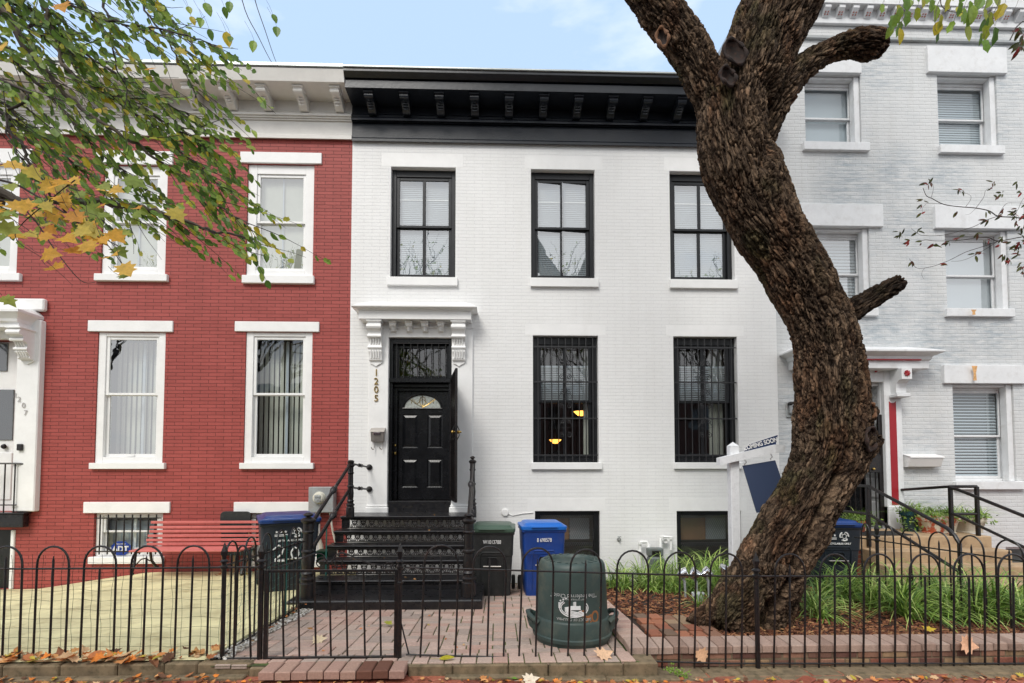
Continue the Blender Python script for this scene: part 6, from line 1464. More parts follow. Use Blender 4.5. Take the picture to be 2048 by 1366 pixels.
cr_ = f1**.8*(.35+.65*f2**.8)*(.72+.28*wc); cr2 = f2*(.5+.5*f3)
fb = fbm(np.stack([pn/.010, pb/.010, sN/.05],1), 3, 41); big = fbm(co*2.4, 3, 77)-.5; lumps = fbm(co*7, 3, 91)-.5
disp = .040*(cr_-.6)+.010*(cr2-.5)+.010*(fb-.5)+.05*big+.024*lumps+.010*(cid-.5)*cr_
for (kx, ky, kr, kh) in ((1640,772,.10,.06),(1632,851,.13,.07),(1560,690,.10,.05),(1600,930,.12,.05),(1470,330,.12,.05),(1690,640,.12,.05),(1660,560,.08,.05)):
    kc = P(kx, ky, -3.7); dk = np.linalg.norm(co-np.array(kc), axis=1); disp = disp+kh*np.exp(-(dk/kr)**2)-kh*1.1*np.exp(-(dk/(kr*.35))**2)
co2 = co+no*disp[:,None]
def carve(pts, w, dep, side=-3.6):
    q_ = [P(a, b, side) for a, b in pts]; dm = np.full(nV, 9.0)
    for a, b in zip(q_[:-1], q_[1:]):
        a2, b2 = np.array([a.x, a.z]), np.array([b.x, b.z]); ab = b2-a2; t = np.clip(((co[:,[0,2]]-a2)@ab)/(ab@ab), 0, 1); dm = np.minimum(dm, np.linalg.norm(co[:,[0,2]]-(a2+t[:,None]*ab), axis=1))
    g = np.exp(-(dm/w)**2)*np.clip(-no[:,1]*1.6+.2, 0, 1); return g*dep
cvs = carve([(1668,955),(1645,1010),(1615,1070),(1580,1140),(1548,1200),(1530,1265)], .055, .17)+carve([(1508,1265),(1516,1235),(1526,1205)], .05, .14)+carve([(1708,690),(1716,740),(1712,800),(1700,850),(1692,905)], .05, .07)+carve([(1535,175),(1552,235),(1536,290),(1512,340)], .07, .07)+carve([(1690,900),(1668,955)], .04, .08)
co2 = co2-np.array([0,-1.0,0])*0-no*cvs[:,None]
# soil line: keep the foot broad and buried
me2.vertices.foreach_set('co', co2.reshape(-1)); 
tone = fbm(co*np.array([3,3,1.6]), 4, 7); red = np.clip((fbm(co*np.array([5,5,2.2]), 4, 55)-.5)*5, 0, 1)
plate = np.array([.148,.102,.067])*(1-red[:,None]*.55)+np.array([.160,.074,.036])*red[:,None]*.55
plate = plate*(.62+.75*tone[:,None])*(.75+.5*cid[:,None])*(.8+.4*fb[:,None])
deep = np.array([.022,.013,.009])
k = np.clip(cr_*.85+cr2*.25, 0, 1)[:,None]**.9
col = deep*(1-k)+plate*k
moss = np.clip((fbm(co*np.array([4,4,2]), 4, 123)-.56)*9, 0, 1)[:,None]*np.clip(.5-no[:,0]*.6,0,1)[:,None]*.45
col = col*(1-moss)+np.array([.060,.075,.022])*moss*(.3+.7*k)
tt_ = np.clip((co[:,2]-2.6)/2.2, 0, 1)[:,None]
stub = np.isin(idx, np.arange(sum(len(c) for c in curves[:4]), sum(len(c) for c in curves[:5])))[:,None]
col = np.where(stub, col*.42, col)
at = me2.color_attributes.new('Col', 'FLOAT_COLOR', 'POINT'); at.data.foreach_set('color', np.concatenate([col, np.ones((nV,1))],1).astype(np.float32).reshape(-1))
ga_ = me2.attributes.new('grain', 'FLOAT_VECTOR', 'POINT'); ga_.data.foreach_set('vector', np.stack([pn+.06*w1+.02*w3, pb+.06*w2, (sN+.04*w3)*.13], 1).astype(np.float32).reshape(-1))
m, nt_, b_ = newmat('furrowed bark'); at_ = nt_.nodes.new('ShaderNodeAttribute'); at_.attribute_name = 'Col'; gr__ = nt_.nodes.new('ShaderNodeAttribute'); gr__.attribute_name = 'grain'
n1 = noise_node(nt_, gr__.outputs['Vector'], 19, 5, .60); c1 = mth(nt_, 'DIVIDE', mth(nt_, 'ABSOLUTE', mth(nt_, 'SUBTRACT', n1.outputs[0], .5)), .075, clamp=True)
n2 = noise_node(nt_, gr__.outputs['Vector'], 44, 4, .6); c2 = mth(nt_, 'DIVIDE', mth(nt_, 'ABSOLUTE', mth(nt_, 'SUBTRACT', n2.outputs[0], .5)), .07, clamp=True)
cc = mth(nt_, 'MULTIPLY', c1, mth(nt_, 'ADD', mth(nt_, 'MULTIPLY', c2, .5), .5)); n3 = noise_node(nt_, gr__.outputs['Vector'], 150, 3, .7)
f_ = ramp(nt_, cc, [(0, (.16,.12,.10)), (.5, (.85,.84,.83)), (1, (1.45,1.42,1.38))]).outputs[0]; cl = mixc(nt_, 1.0, at_.outputs['Color'], f_, 'MULTIPLY'); cl = mixc(nt_, .7, cl, ramp(nt_, n3.outputs[0], [(.3, (.6,.6,.6)), (.7, (1.25,1.22,1.2))]).outputs[0], 'MULTIPLY')
for n_ in nt_.nodes:
    if n_.type == 'MIX': n_.clamp_factor = True; n_.clamp_result = False
L(nt_, cl, b_.inputs['Base Color']); b_.inputs['Roughness'].default_value = .92; b_.inputs['Specular IOR Level'].default_value = .2
bump(nt_, b_, mth(nt_, 'ADD', cc, mth(nt_, 'MULTIPLY', n3.outputs[0], .5)), 1.0, .02); M['bark'] = m
me2.transform(Matrix.Translation(-wloc(TT))); me2.materials.clear(); me2.materials.append(M['bark'])
tk = bpy.data.objects.new('trunk', me2); C.objects.link(tk); tk.parent = TT
me2.polygons.foreach_set('use_smooth', [True]*len(me2.polygons))
# sawn scars
M['scar'] = paint('dark heartwood', (.022,.012,.009), .9, .5, 14, bmp=1, bscale=40, dirt=(.10,.04,.02), dirta=.5); M['scar_rim'] = paint('orange brown callus', (.16,.075,.035), .85, .3, 20, bmp=.8, bscale=60)
def scar(px, py, rx, rz, tilt, Y, rimmat, pal=.0, yaw=0):
    c = P(px, py, Y); mb = MB(); n = 28
    R3 = Matrix.Rotation(yaw, 3, 'Z') @ Matrix.Rotation(tilt, 3, 'Y')
    pts = [c+R3 @ Vector((rx*math.cos(a), 0, rz*math.sin(a)))+Vector((0,.012*math.sin(3*a),0)) for a in [2*math.pi*k/n for k in range(n+1)]]
    mb.tube(pts, [.016+.006*math.sin(k*1.3) for k in range(n+1)], 8); mb.build('scar_rim', rimmat, TT, smooth=True)
    mb = MB(); mb.v = [tuple(c+R3 @ Vector((rx*f*math.cos(2*math.pi*k/n), d, rz*f*math.sin(2*math.pi*k/n)))) for f, d in ((1,0),(.7,.02),(.3,.04)) for k in range(n)]
    for i in range(2):
        for k in range(n): mb.f.append([i*n+k,i*n+(k+1)%n,(i+1)*n+(k+1)%n,(i+1)*n+k]); mb.c.append(None)
    mb.f.append([2*n+k for k in range(n)]); mb.c.append(None); mb.build('scar_face', M['scar'], TT, smooth=True)
scar(1470,103,.10,.135,-.5,-3.745,M['scar'],yaw=0); scar(1456,152,.07,.10,-.4,-3.73,M['scar'])
scar(1325,74,.055,.105,-.25,-3.54,M['scar_rim'],yaw=-.5)
scar(1741,822,.06,.075,.2,-3.58,M['scar_rim'],yaw=.2)
scar(1742,878,.085,.12,.25,-3.66,M['scar'],yaw=.45)
scar(1698,712,.05,.07,.2,-3.60,M['scar'],yaw=.35)
# ================= leaves =================
OV = [(0,0),(.18,.30),(.42,.42),(.68,.34),(.88,.16),(1,0)]
def oval_leaf(mb, b, d, n, Ln, W, fold=.25, lobed=False):
    d = d.normalized(); s = d.cross(n).normalized(); n = s.cross(d).normalized(); vs = []; k = len(OV)
    mid = []; lf = []; rt = []; cv = rnd(-.25,.1)
    for i, (t, w_) in enumerate(OV):
        ww = w_*W*(1 if not lobed else (1 if i%2 else .62)); p = b+d*t*Ln+n*(cv*Ln*t*t)
        mid.append(p); lf.append(p+s*ww+n*ww*fold+d*(.03*Ln)); rt.append(p-s*ww+n*ww*fold+d*(.03*Ln))
    vs = mid+lf+rt; fs = []
    for i in range(k-1):
        fs += [(i, i+1, k+i+1, k+i), (i+1, i, 2*k+i, 2*k+i+1)]
    mb.add(vs, fs)
MAPLE = [(0,.0),(.10,.10),(.02,.38),(.22,.30),(.30,.52),(.48,.30),(.62,.44),(.66,.20),(1,0)]
def maple_leaf(mb, b, d, n, Ln, fold=.2, curl=.2):
    d = d.normalized(); s = d.cross(n).normalized(); n = s.cross(d).normalized()
    def pt_(t, w_): return b+d*t*Ln+s*w_*Ln+n*(abs(w_)*fold*Ln+curl*Ln*(t-.4)**2)
    k = len(MAPLE); c = pt_(.3,0); vs = [c]+[pt_(t, w_) for t, w_ in MAPLE]+[pt_(t, -w_) for t, w_ in MAPLE[1:-1]]
    fs = [(0, i, i+1) for i in range(1, k)]+[(0, k, k+len(MAPLE)-2)]; o = k+1
    fs = [(0, i, i+1) for i in range(1, k)]; m_ = k-2
    fs += [(0, o, 1)]+[(0, o+i+1, o+i) for i in range(m_-1)]+[(0, k, o+m_-1)]
    mb.add(vs, fs)
GR = [sr(130,160,64), sr(110,144,54), sr(144,172,70), sr(92,124,50), sr(160,182,76), sr(134,164,62), sr(114,146,62)]
YG_ = [sr(170,178,62), sr(188,184,60), sr(206,184,52), sr(152,164,58)]
OR = [sr(232,184,74), sr(222,158,62), sr(236,190,84), sr(196,176,78), sr(160,170,78), sr(226,170,60), sr(140,160,74)]
M['leaf'] = vcol('green leaf', .42, .2, 200, .28, 60, transl=.5, spec=.4)
M['leaf_orange'] = vcol('autumn leaf', .55, .2, 200, .25, 50, transl=.45)
M['twig'] = paint('dark twig bark', (.045,.033,.028), .8, .3, 20, bmp=.4); M['limb'] = paint('grey brown limb bark', (.11,.085,.065), .85, .3, 14, bmp=.8, bscale=60)
rl = random.Random(21)
def P3(px, py, Z): return P(px, py, CAM.y+Z)
def catm(pts, sub=5):
    out = []
    for i in range(len(pts)-1):
        p0, p1, p2, p3 = [pts[max(0,min(len(pts)-1,k))] for k in (i-1,i,i+1,i+2)]
        for t in range(sub): t /= sub; out.append(.5*((2*p1)+(p2-p0)*t+(2*p0-5*p1+4*p2-p3)*t*t+(3*p1-p0-3*p2+p3)*t**3))
    return out+[pts[-1]]
TL = thing('tree', (-6.2,-5.9,-.05), 'leafy tree at the far left whose green and yellow branches droop across the red house', 'tree')
lt = MB(); tw = MB(); lv = MB()
limbs = [ # (points (px,py,Z), start radius, twig density)
 ([(-700,350,3.0),(-350,120,3.0),(-120,-60,3.0),(20,-60,3.0),(81,0,3.0),(105,55,3.0),(125,127,3.0),(167,165,3.0),(259,202,3.05),(356,259,3.1),(420,300,3.15)], .022, 1.1),
 ([(-500,120,2.8),(-150,-20,2.8),(0,24,2.8),(48,92,2.8),(110,167,2.85),(167,220,2.9),(260,280,2.95),(330,330,3.0),(420,400,3.1),(500,450,3.1)], .020, 1.0),
 ([(-450,200,3.3),(-120,60,3.3),(0,88,3.3),(50,145,3.3),(110,200,3.3),(150,250,3.3),(220,320,3.4),(290,380,3.4)], .018, 1.1),
 ([(-300,-200,2.6),(60,-60,2.6),(132,0,2.6),(220,42,2.6),(308,57,2.65),(400,79,2.7),(425,95,2.7)], .010, .9),
 ([(-200,-300,2.9),(150,-100,2.9),(204,4,2.9),(222,60,2.9),(226,110,2.9),(245,160,2.95),(262,215,3.0)], .010, .8),
 ([(-500,400,3.0),(-100,370,3.0),(0,385,3.0),(60,406,3.0),(160,400,3.0),(230,408,3.0),(300,418,3.0),(345,436,3.0),(430,462,3.05),(500,478,3.1)], .030, .55),
 ([(-300,150,2.7),(-60,200,2.7),(20,260,2.7),(60,330,2.7),(110,400,2.75),(160,450,2.8),(230,490,2.8)], .012, .5),
 ([(-200,-100,3.5),(60,40,3.5),(130,110,3.5),(200,180,3.5),(290,240,3.5),(370,310,3.5),(440,370,3.5)], .014, 1.1),
 ([(-100,-250,3.2),(200,-80,3.2),(290,20,3.2),(340,90,3.2),(372,150,3.2),(395,200,3.2)], .010, .8),
 ([(-200,60,2.6),(-20,150,2.6),(10,230,2.6),(30,300,2.6),(80,360,2.6)], .010, .8),
 ([(-100,-100,3.1),(10,0,3.1),(60,60,3.1),(130,90,3.1),(220,140,3.1),(300,190,3.1),(380,230,3.1)], .012, 1.1),
 ([(-300,250,3.4),(-60,180,3.4),(40,240,3.4),(130,310,3.4),(200,380,3.4),(280,430,3.4)], .012, .9),
]
trunkpt = Vector((-6.2,-5.9,0))
for pts, r0, dens in limbs:
    Lp = [P3(*p) for p in pts]; Lp = [Vector((-6.15,-5.85,4.2+rl.uniform(-1,1)))]+[Vector((-5.2,-5.8,max(Lp[0].z,4.4)))]+Lp[1:] if Lp[0].x < -2 else [Vector((-6.15,-5.85,5.2)), Vector((-4.6,-5.8,6.0))]+Lp[1:]
    cv = catm(Lp, 6); n = len(cv); jit = [c+Vector((rl.uniform(-1,1),rl.uniform(-1,1),rl.uniform(-1,1)))*.010 for c in cv]
    tgt = lt if r0 > .015 else tw
    tgt.tube(jit, [max(.003, r0*(1.6-1.5*i/n)) if i < n*.3 else max(.0028, r0*(1.15-1.0*i/n)) for i in range(n)], 8)
    # side twigs
    for i in range(n-1):
        a, b = jit[i], jit[i+1]; seg = (b-a).length
        if a.x < -3.9: continue
        m_ = seg/.032*dens
        for _ in range(int(m_)+(1 if rl.random() < m_-int(m_) else 0)):
            p = a.lerp(b, rl.random()); ax = (b-a).normalized()
            ang = rl.gauss(math.radians(-36), .27); dr = Vector((math.cos(ang), rl.uniform(-.4,.4), math.sin(ang))).normalized()
            ln = rl.uniform(.16,.62); pts_ = [p]; cur = p.copy(); dd = dr.copy(); ns = 6
            for s_ in range(ns):
                dd = (dd+Vector((rl.uniform(-.10,.10), rl.uniform(-.12,.12), rl.uniform(-.11,.08)))).normalized(); cur = cur+dd*ln/ns; pts_.append(cur.copy())
            if pts_[-1].z < 2.75: continue
            tw.tube(pts_, [.0030,.0026,.0022,.0019,.0016,.0013,.0010], 5)
            nl = int(ln/.050)+1
            if rl.random() < .25: continue
            for s_ in range(nl):
                if rl.random() < .12: continue
                f = (s_+.6)/nl*ns*.999; q_ = pts_[int(f)].lerp(pts_[min(ns,int(f)+1)], f-int(f))
                prj = q_.x
                yel = rl.random() < (.20+.30*max(0, min(1,(q_.x+1.9)/.5)))
                c = rl.choice(YG_ if yel else GR); lv.col = vr(c, rl.uniform(.75,1.15))
                ld_ = (dd*rl.uniform(.9,1.5)+Vector((rl.uniform(-.4,.5), rl.uniform(-.5,.5), rl.uniform(-.9,.1)))).normalized()
                nr_ = Vector((rl.uniform(-1.4,1.4), -1.0, rl.uniform(-.6,1.6)))
                if abs(nr_.normalized().dot(ld_)) > .93: continue
                Ln = rl.uniform(.036,.066); oval_leaf(lv, q_+ld_*.01, ld_, nr_, Ln, Ln*rl.uniform(.62,.9), rl.uniform(.05,.5), lobed=rl.random() < .25)
# lone twigs against the sky
for pts in ([(470,-60,3.0),(490,20,3.0),(515,70,3.0),(535,110,3.0),(547,131,3.0)], [(500,-60,3.0),(510,0,3.0),(530,60,3.0),(545,105,3.0),(556,134,3.0)], [(420,470,3.1),(460,480,3.1),(490,500,3.1),(530,512,3.1)], [(400,255,3.1),(425,245,3.1),(448,237,3.1)]):
    cv = catm([P3(*p) for p in pts], 4); tw.tube(cv, [.0032-.0018*i/len(cv) for i in range(len(cv))], 5)
for (px, py, Z) in ((405,45,2.9),(418,65,2.9),(452,70,3.0),(462,80,3.0),(508,88,3.0),(382,40,3),(448,20,3),(460,10,3),(410,12,3),(376,20,3),(545,35,3),(553,60,3)):
    lv.col = vr(rl.choice(YG_+GR), rl.uniform(.9,1.15)); d_ = Vector((rl.uniform(-.1,.5),rl.uniform(-.3,.3),-1)); Ln = rl.uniform(.06,.095); oval_leaf(lv, P3(px,py-8,Z), d_, Vector((.3,-1,.2)), Ln, Ln*.7, .3)
    a = P3(px,py-8,Z); tw.tube([a, a+Vector((-.02,.0,.05)), a+Vector((-.06,0,.12))], .0010, 4)
tru = MB(); cvt = catm([Vector((-6.4,-5.9,-.3)),Vector((-6.35,-5.9,1.0)),Vector((-6.2,-5.88,2.6)),Vector((-6.15,-5.85,4.2)),Vector((-6.0,-5.8,6.2)),Vector((-5.8,-5.8,8))], 6)
tru.tube(cvt, [.24-.17*i/len(cvt) for i in range(len(cvt))], 14); tru.build('trunk', M['limb'], TL, smooth=True)
lt.build('limb', M['limb'], TL, smooth=True); tw.build('twigs', M['twig'], TL, smooth=True); lv.build('foliage', M['leaf'], TL)
# orange maple branch nearer the camera
TO = thing('tree', (-5.4,-6.6,-.05), 'maple with large orange and yellow lobed leaves at the lower left of the green foliage', 'tree')
ol = MB(); otw = MB()
ops_ = [(60,338),(95,366),(28,372),(122,396),(150,428),(172,448),(202,436),(212,478),(100,458),(62,436),(238,498),(254,532),(250,556),(178,488),(132,478),(92,512),(14,330),(12,95),(4,76),(132,10),(362,100),(300,144),(350,420),(14,596),(40,405),(78,405),(110,420),(190,462),(226,470),(60,470),(150,500),(110,540),(225,520),(140,410),(18,430),(45,352),(85,475),(160,465)]
ops_ += [(rl.uniform(-40,290), 360+rl.gauss(0,22)+.42*rl.uniform(0,290)) for _ in range(34)]
for (px, py) in ops_:
    Z = rl.uniform(2.15,2.45); ol.col = vr(rl.choice(OR), rl.uniform(.85,1.1)); d_ = Vector((rl.uniform(.2,1),rl.uniform(-.3,.3),rl.uniform(-.8,.1))); n_ = Vector((rl.uniform(-.3,.3),-.75,rl.uniform(.2,.9)))
    Ln = rl.uniform(.055,.10); b = P3(px-10,py-5,Z); maple_leaf(ol, b, d_, n_, Ln, rl.uniform(-.1,.3), rl.uniform(-.3,.4)); otw.tube([b, b-d_.normalized()*.03+Vector((0,0,.01)), b-d_.normalized()*.06+Vector((0,0,.035))], .0011, 4)
for pts, r in (([(-600,260,2.3),(-200,330,2.3),(0,360,2.3),(70,390,2.3),(150,440,2.3),(215,490,2.3),(255,545,2.3)], .007), ([(-300,380,2.3),(0,400,2.3),(60,430,2.3),(110,500,2.3),(160,560,2.3),(190,565,2.3)], .005), ([(0,0,2.4),(60,-20,2.4),(120,-10,2.4),(135,5,2.4)], .003), ([(150,360,2.3),(100,400,2.3),(30,470,2.3),(90,520,2.3),(145,570,2.3)], .003)):
    cv = catm([P3(*p) for p in pts], 5); otw.tube(cv, [r*(1-.8*i/len(cv)) for i in range(len(cv))], 6)
p0 = P3(-600,260,2.3); otw.tube(catm([Vector((-5.4,-6.6,2.2)), Vector((-4.2,-6.5,2.8)), p0], 4), .012, 8)
tru = MB(); tru.tube([Vector((-5.5,-6.6,-.3)),Vector((-5.45,-6.6,1.5)),Vector((-5.4,-6.6,3.4)),Vector((-5.2,-6.6,5.5))], [.14,.12,.09,.05], 12); tru.build('trunk', M['limb'], TO, smooth=True)
otw.build('twigs', M['twig'], TO, smooth=True); ol.build('foliage', M['leaf_orange'], TO)
# leaves of the leaning tree at the upper right
ul = MB(); ut = MB(); K = lambda x, y, Z=3.6: P3(1700+x/5.885, y/5.885, Z)
for x, y in ((370,100),(560,110),(640,20),(700,50),(600,140),(660,170),(780,140),(950,40),(980,110),(1290,70),(1400,60),(1440,110),(1060,220),(1210,300),(1370,330),(1560,40),(1640,30),(1570,150),(1640,190),(1620,260),(1690,370),(1570,350),(1020,400),(1050,300),(590,300),(570,380),(490,350),(510,230),(1810,90),(1560,520),(1530,440),(840,-20),(1150,-10),(1350,-40),(1500,-20),(1700,-30),(1330,140),(1450,170),(1260,130),(1180,-60),(900,-60),(740,-40),(1350,180)):
    ul.col = vr(rl.choice(GR*2+YG_*2), rl.uniform(.8,1.15)); d_ = Vector((rl.uniform(-.6,.3),rl.uniform(-.3,.3),-1)); Ln = rl.uniform(.09,.135); b = K(x+15,y-60,rl.uniform(3.4,3.8))
    oval_leaf(ul, b, d_, Vector((rl.uniform(-.4,.4),-1,rl.uniform(-.3,.6))), Ln, Ln*rl.uniform(.65,.85), rl.uniform(0,.35), lobed=rl.random() < .5); ut.tube([b, b+Vector((.01,0,.03)), b+Vector((.03,0,.07))], .0013, 4)
for pts, r in (([(1070,-200),(1065,-10),(1090,85),(1205,138),(1500,158),(1655,130)], .004), ([(1065,-10),(1030,60),(1010,160),(1000,330),(1020,370)], .003), ([(1790,-120),(1750,30),(1700,140),(1680,205),(1700,300)], .003), ([(760,-160),(745,20),(640,200),(600,300)], .002), ([(2000,-60),(1960,60),(1900,180),(1870,200)], .0015), ([(420,-60),(400,30),(380,60)], .0015)):
    cv = catm([K(*p) for p in pts], 4); ut.tube(cv, [r*(1-.6*i/len(cv)) for i in range(len(cv))], 5)
brp = [Vector(c) for c, r in curves[1][-1:]]+[K(600,-700,3.9), K(1070,-420,3.7), K(1070,-200,3.6)]
ut.tube(catm(brp, 5), [.05-.045*i/15 for i in range(16)], 8)
ut.tube(catm([K(600,-700,3.9), K(1400,-450,3.6), K(1790,-120,3.6)], 4), .006, 6); ut.tube(catm([K(600,-700,3.9), K(700,-350,3.6), K(760,-160,3.6)], 4), .004, 6); ut.tube(catm([K(1400,-450,3.6), K(2000,-200,3.6), K(2000,-60,3.6)], 4), .003, 6)
# crown above the picture
def grow(mbw, mbl, p, d, r, ln, depth, rg, leafp, spread=.55, up=.12, cols=None, lsz=.1):
    n = 4; pts = [p]; dd = d.normalized()
    for i in range(n): dd = (dd+Vector((rg.uniform(-.18,.18),rg.uniform(-.18,.18),rg.uniform(-.1,.15)))).normalized(); p = p+dd*ln/n; pts.append(p)
    mbw.tube(pts, [r*(1-.4*i/n) for i in range(n+1)], 7 if depth > 2 else 4, cap=False)
    if depth == 0 or (depth == 1 and leafp > .5):
        for i in range(int(6*leafp)+(1 if rg.random() < leafp else 0)):
            mbl.col = vr(rg.choice(cols), rg.uniform(.8,1.1)); q_ = pts[rg.randint(1,n)]; oval_leaf(mbl, q_, Vector((rg.uniform(-1,1),rg.uniform(-1,1),rg.uniform(-1.2,.1))), Vector((rg.uniform(-.5,.5),rg.uniform(-1,1),.6)), lsz, lsz*.75, .2)
    if depth > 0:
        for k in range(rg.choice((2,3,3))):
            v = Vector((rg.uniform(-1,1),rg.uniform(-1,1),rg.uniform(-.6,1)))*spread; grow(mbw, mbl, pts[rg.randint(2,n)], (dd+v+Vector((0,0,up))), r*.58, ln*rg.uniform(.62,.8), depth-1, rg, leafp, spread, up, cols, lsz)
rg = random.Random(5)
for cvx in (curves[1], curves[2]):
    c, r = cvx[-1]; dd = (cvx[-1][0]-cvx[-4][0]).normalized()
    for k in range(3): grow(ut, ul, c, dd+Vector((rg.uniform(-.4,.4),rg.uniform(-.5,.3),.3)), r*.8, 1.3, 4, rg, .45, cols=GR+YG_, lsz=.11)
ut.build('branches', M['limb'], TT, smooth=True); ul.build('foliage', M['leaf'], TT)
# red-tipped twig at the right
TR = thing('tree', (6.3,-4.9,-.05), 'slender tree at the right edge with small pointed maroon and green leaves on fine twigs', 'tree')
rt2 = MB(); rlv = MB(); K2 = lambda x, y, Z=4.0: P3(1750+x/5.255, 340+y/5.255, Z)
for pts, r in (([(2600,560),(1900,560),(1566,510),(1440,495),(1290,485),(1200,430),(1060,400),(880,385),(720,360),(600,300),(540,270),(505,190)], .0055), ([(1290,485),(1150,535),(1050,590),(880,645),(740,680),(620,692),(520,688),(470,680),(380,615)], .0028), ([(2600,640),(1900,660),(1566,700),(1300,745),(1190,710),(1060,715),(870,740),(640,745),(530,735),(430,755)], .0045), ([(1300,745),(1150,800),(960,860),(800,940),(650,1000),(520,1030),(430,1025),(360,930)], .003), ([(1300,745),(1080,880),(920,950),(800,960)], .0022), ([(1060,400),(1140,290),(1160,220),(1200,190)], .002), ([(950,390),(1000,320),(1005,270),(940,240)], .0018), ([(1290,485),(1370,360),(1450,345),(1570,350),(1900,380)], .002), ([(590,295),(615,190),(600,140)], .0015), ([(720,360),(560,350),(500,400),(500,460)], .0015), ([(1440,495),(1500,420),(1560,300),(1700,180)], .002), ([(1566,700),(1700,850),(1850,1000)], .003), ([(520,1030),(490,1090),(515,1150)], .0012), ([(1060,400),(1000,460),(950,470)], .0012)):
    cv = catm([K2(*p) for p in pts], 4); rt2.tube(cv, [r*(1-.6*i/len(cv)) for i in range(len(cv))], 5)
RD = [sr(70,72,34), sr(84,78,36), sr(96,60,36), sr(120,44,40), sr(150,50,44), sr(60,66,36), sr(92,96,44), sr(74,80,36)]
rc_ = [(560,160),(590,145),(500,330),(480,370),(480,470),(880,220),(910,225),(1250,140),(1230,200),(1340,260),(1300,290),(1540,240),(1180,450),(1330,480),(1350,420),(1490,480),(1500,430),(1180,530),(860,440),(250,650),(260,690),(450,660),(360,760),(495,770),(620,790),(660,800),(750,760),(780,770),(880,720),(1080,680),(1150,750),(1200,750),(1340,710),(1300,800),(1420,770),(1500,800),(1400,930),(1430,960),(1520,900),(1560,1020),(1350,900),(1050,900),(1110,880),(760,1010),(390,965),(1560,590),(1540,700),(1600,760),(1660,640),(1700,500),(1650,900),(1720,980),(1600,480),(1480,560)]
for t in range(90): rc_.append((1566+rl.uniform(-120,900), 600+rl.gauss(0,260)))
rc_ += [((2048-1750)*5.255-x_, (y_-340)*5.255) for x_, y_ in ((22,60),(30,78),(46,92),(50,100),(8,70),(15,95),(36,88))]
for x, y in rc_:
    for t in range(rl.choice((2,3,4))):
        rlv.col = vr(rl.choice(RD), rl.uniform(.8,1.1)); Ln = rl.uniform(.035,.062) if y > -500 else rl.uniform(.06,.09); d_ = Vector((rl.uniform(-1,.35),rl.uniform(-.3,.3),rl.uniform(-1,.2))); oval_leaf(rlv, K2(x+rl.uniform(-14,14),y-12+rl.uniform(-14,14),rl.uniform(3.9,4.1)), d_, Vector((rl.uniform(-.5,.5),-1,rl.uniform(-.3,.6))), Ln, Ln*.42, .2)
rt2.tube(catm([Vector((6.3,-4.9,2.0)),Vector((5.6,-4.7,3.0)),K2(2600,560)],4), .010, 6); rt2.tube(catm([Vector((6.3,-4.9,1.8)),Vector((5.6,-4.7,2.6)),K2(2600,640)],4), .009, 6)
rt2.tube(catm([Vector((6.3,-4.9,3.6)),Vector((5.3,-4.8,5.0)),P3(2070,40,4.0),P3(2020,80,4.0)],4), .005, 6)
rt2.build('twigs', M['twig'], TR, smooth=True); rlv.build('foliage', M['leaf'], TR)
tru = MB(); tru.tube([Vector((6.35,-4.9,-.3)),Vector((6.3,-4.9,1.8)),Vector((6.3,-4.9,3.6)),Vector((6.4,-4.9,6))], [.09,.07,.05,.02], 10); tru.build('trunk', M['limb'], TR, smooth=True)
# ================= lilyturf =================
M['turf'] = vcol('strappy green leaf', .40, .1, 200, .18, 30, transl=.22, spec=.5)
TG = [sr(122,156,66), sr(140,172,76), sr(100,136,54), sr(160,188,90), sr(84,118,50), sr(190,208,122)]
def clump(mb, x, y, z, n, ln, rg, wd=.013):
    for i in range(n):
        a = rg.uniform(0,2*math.pi); el = rg.uniform(.45,1.45); L_ = ln*1.75*rg.uniform(.6,1.15); w_ = wd*rg.uniform(.7,1.15)
        d = Vector((math.cos(a)*math.cos(el), math.sin(a)*math.cos(el), math.sin(el))); p = Vector((x+rg.uniform(-.05,.05), y+rg.uniform(-.05,.05), z)); s_ = Vector((-math.sin(a), math.cos(a), 0))
        c = rg.choice(TG); c = vr(c, rg.uniform(.75,1.15)); ns = 7; pts = []
        for k in range(ns+1):
            pts.append(p.copy()); p = p+d*L_/ns; d = (d+Vector((math.cos(a)*.10, math.sin(a)*.10, -.21-.12*k/ns))).normalized()
            if p.z < z+.006: p.z = z+.006
        mb.col = c; vs = []
        for k, q_ in enumerate(pts): ww = w_*.5*(1 if k < ns-2 else (ns-k+.15)/3); vs += [q_-s_*ww, q_+s_*ww+Vector((0,0,.001))]
        mb.add(vs, [(2*k,2*k+1,2*k+3,2*k+2) for k in range(ns)])
rg = random.Random(8); gl_ = MB(); gr_ = MB()
def gat(mb, px, py, n, ln, Y):
    c = P(px, py, Y); clump(mb, c.x, Y, zbed(c.x, Y)-.0, int(n*1.25), ln, rg)
for px, Y, n, ln in ((1225,-1.0,60,.34),(1250,-.7,70,.40),(1250,-1.2,50,.30),(1285,-1.0,80,.42),(1300,-.6,60,.42),(1325,-1.2,80,.42),(1345,-.7,70,.45),(1365,-1.2,70,.38),(1385,-.8,80,.48),(1405,-1.3,90,.48),(1420,-.6,60,.48),(1440,-1.1,90,.52),(1450,-1.5,60,.45),(1425,-1.6,50,.34),(1300,-1.3,36,.28),(1400,-2.6,22,.24),(1475,-1.5,60,.4),(1500,-1.2,60,.4),(1380,-1.5,36,.30),(1345,-1.5,36,.28)):
    gat(gl_, px, 1100, n, ln, Y)
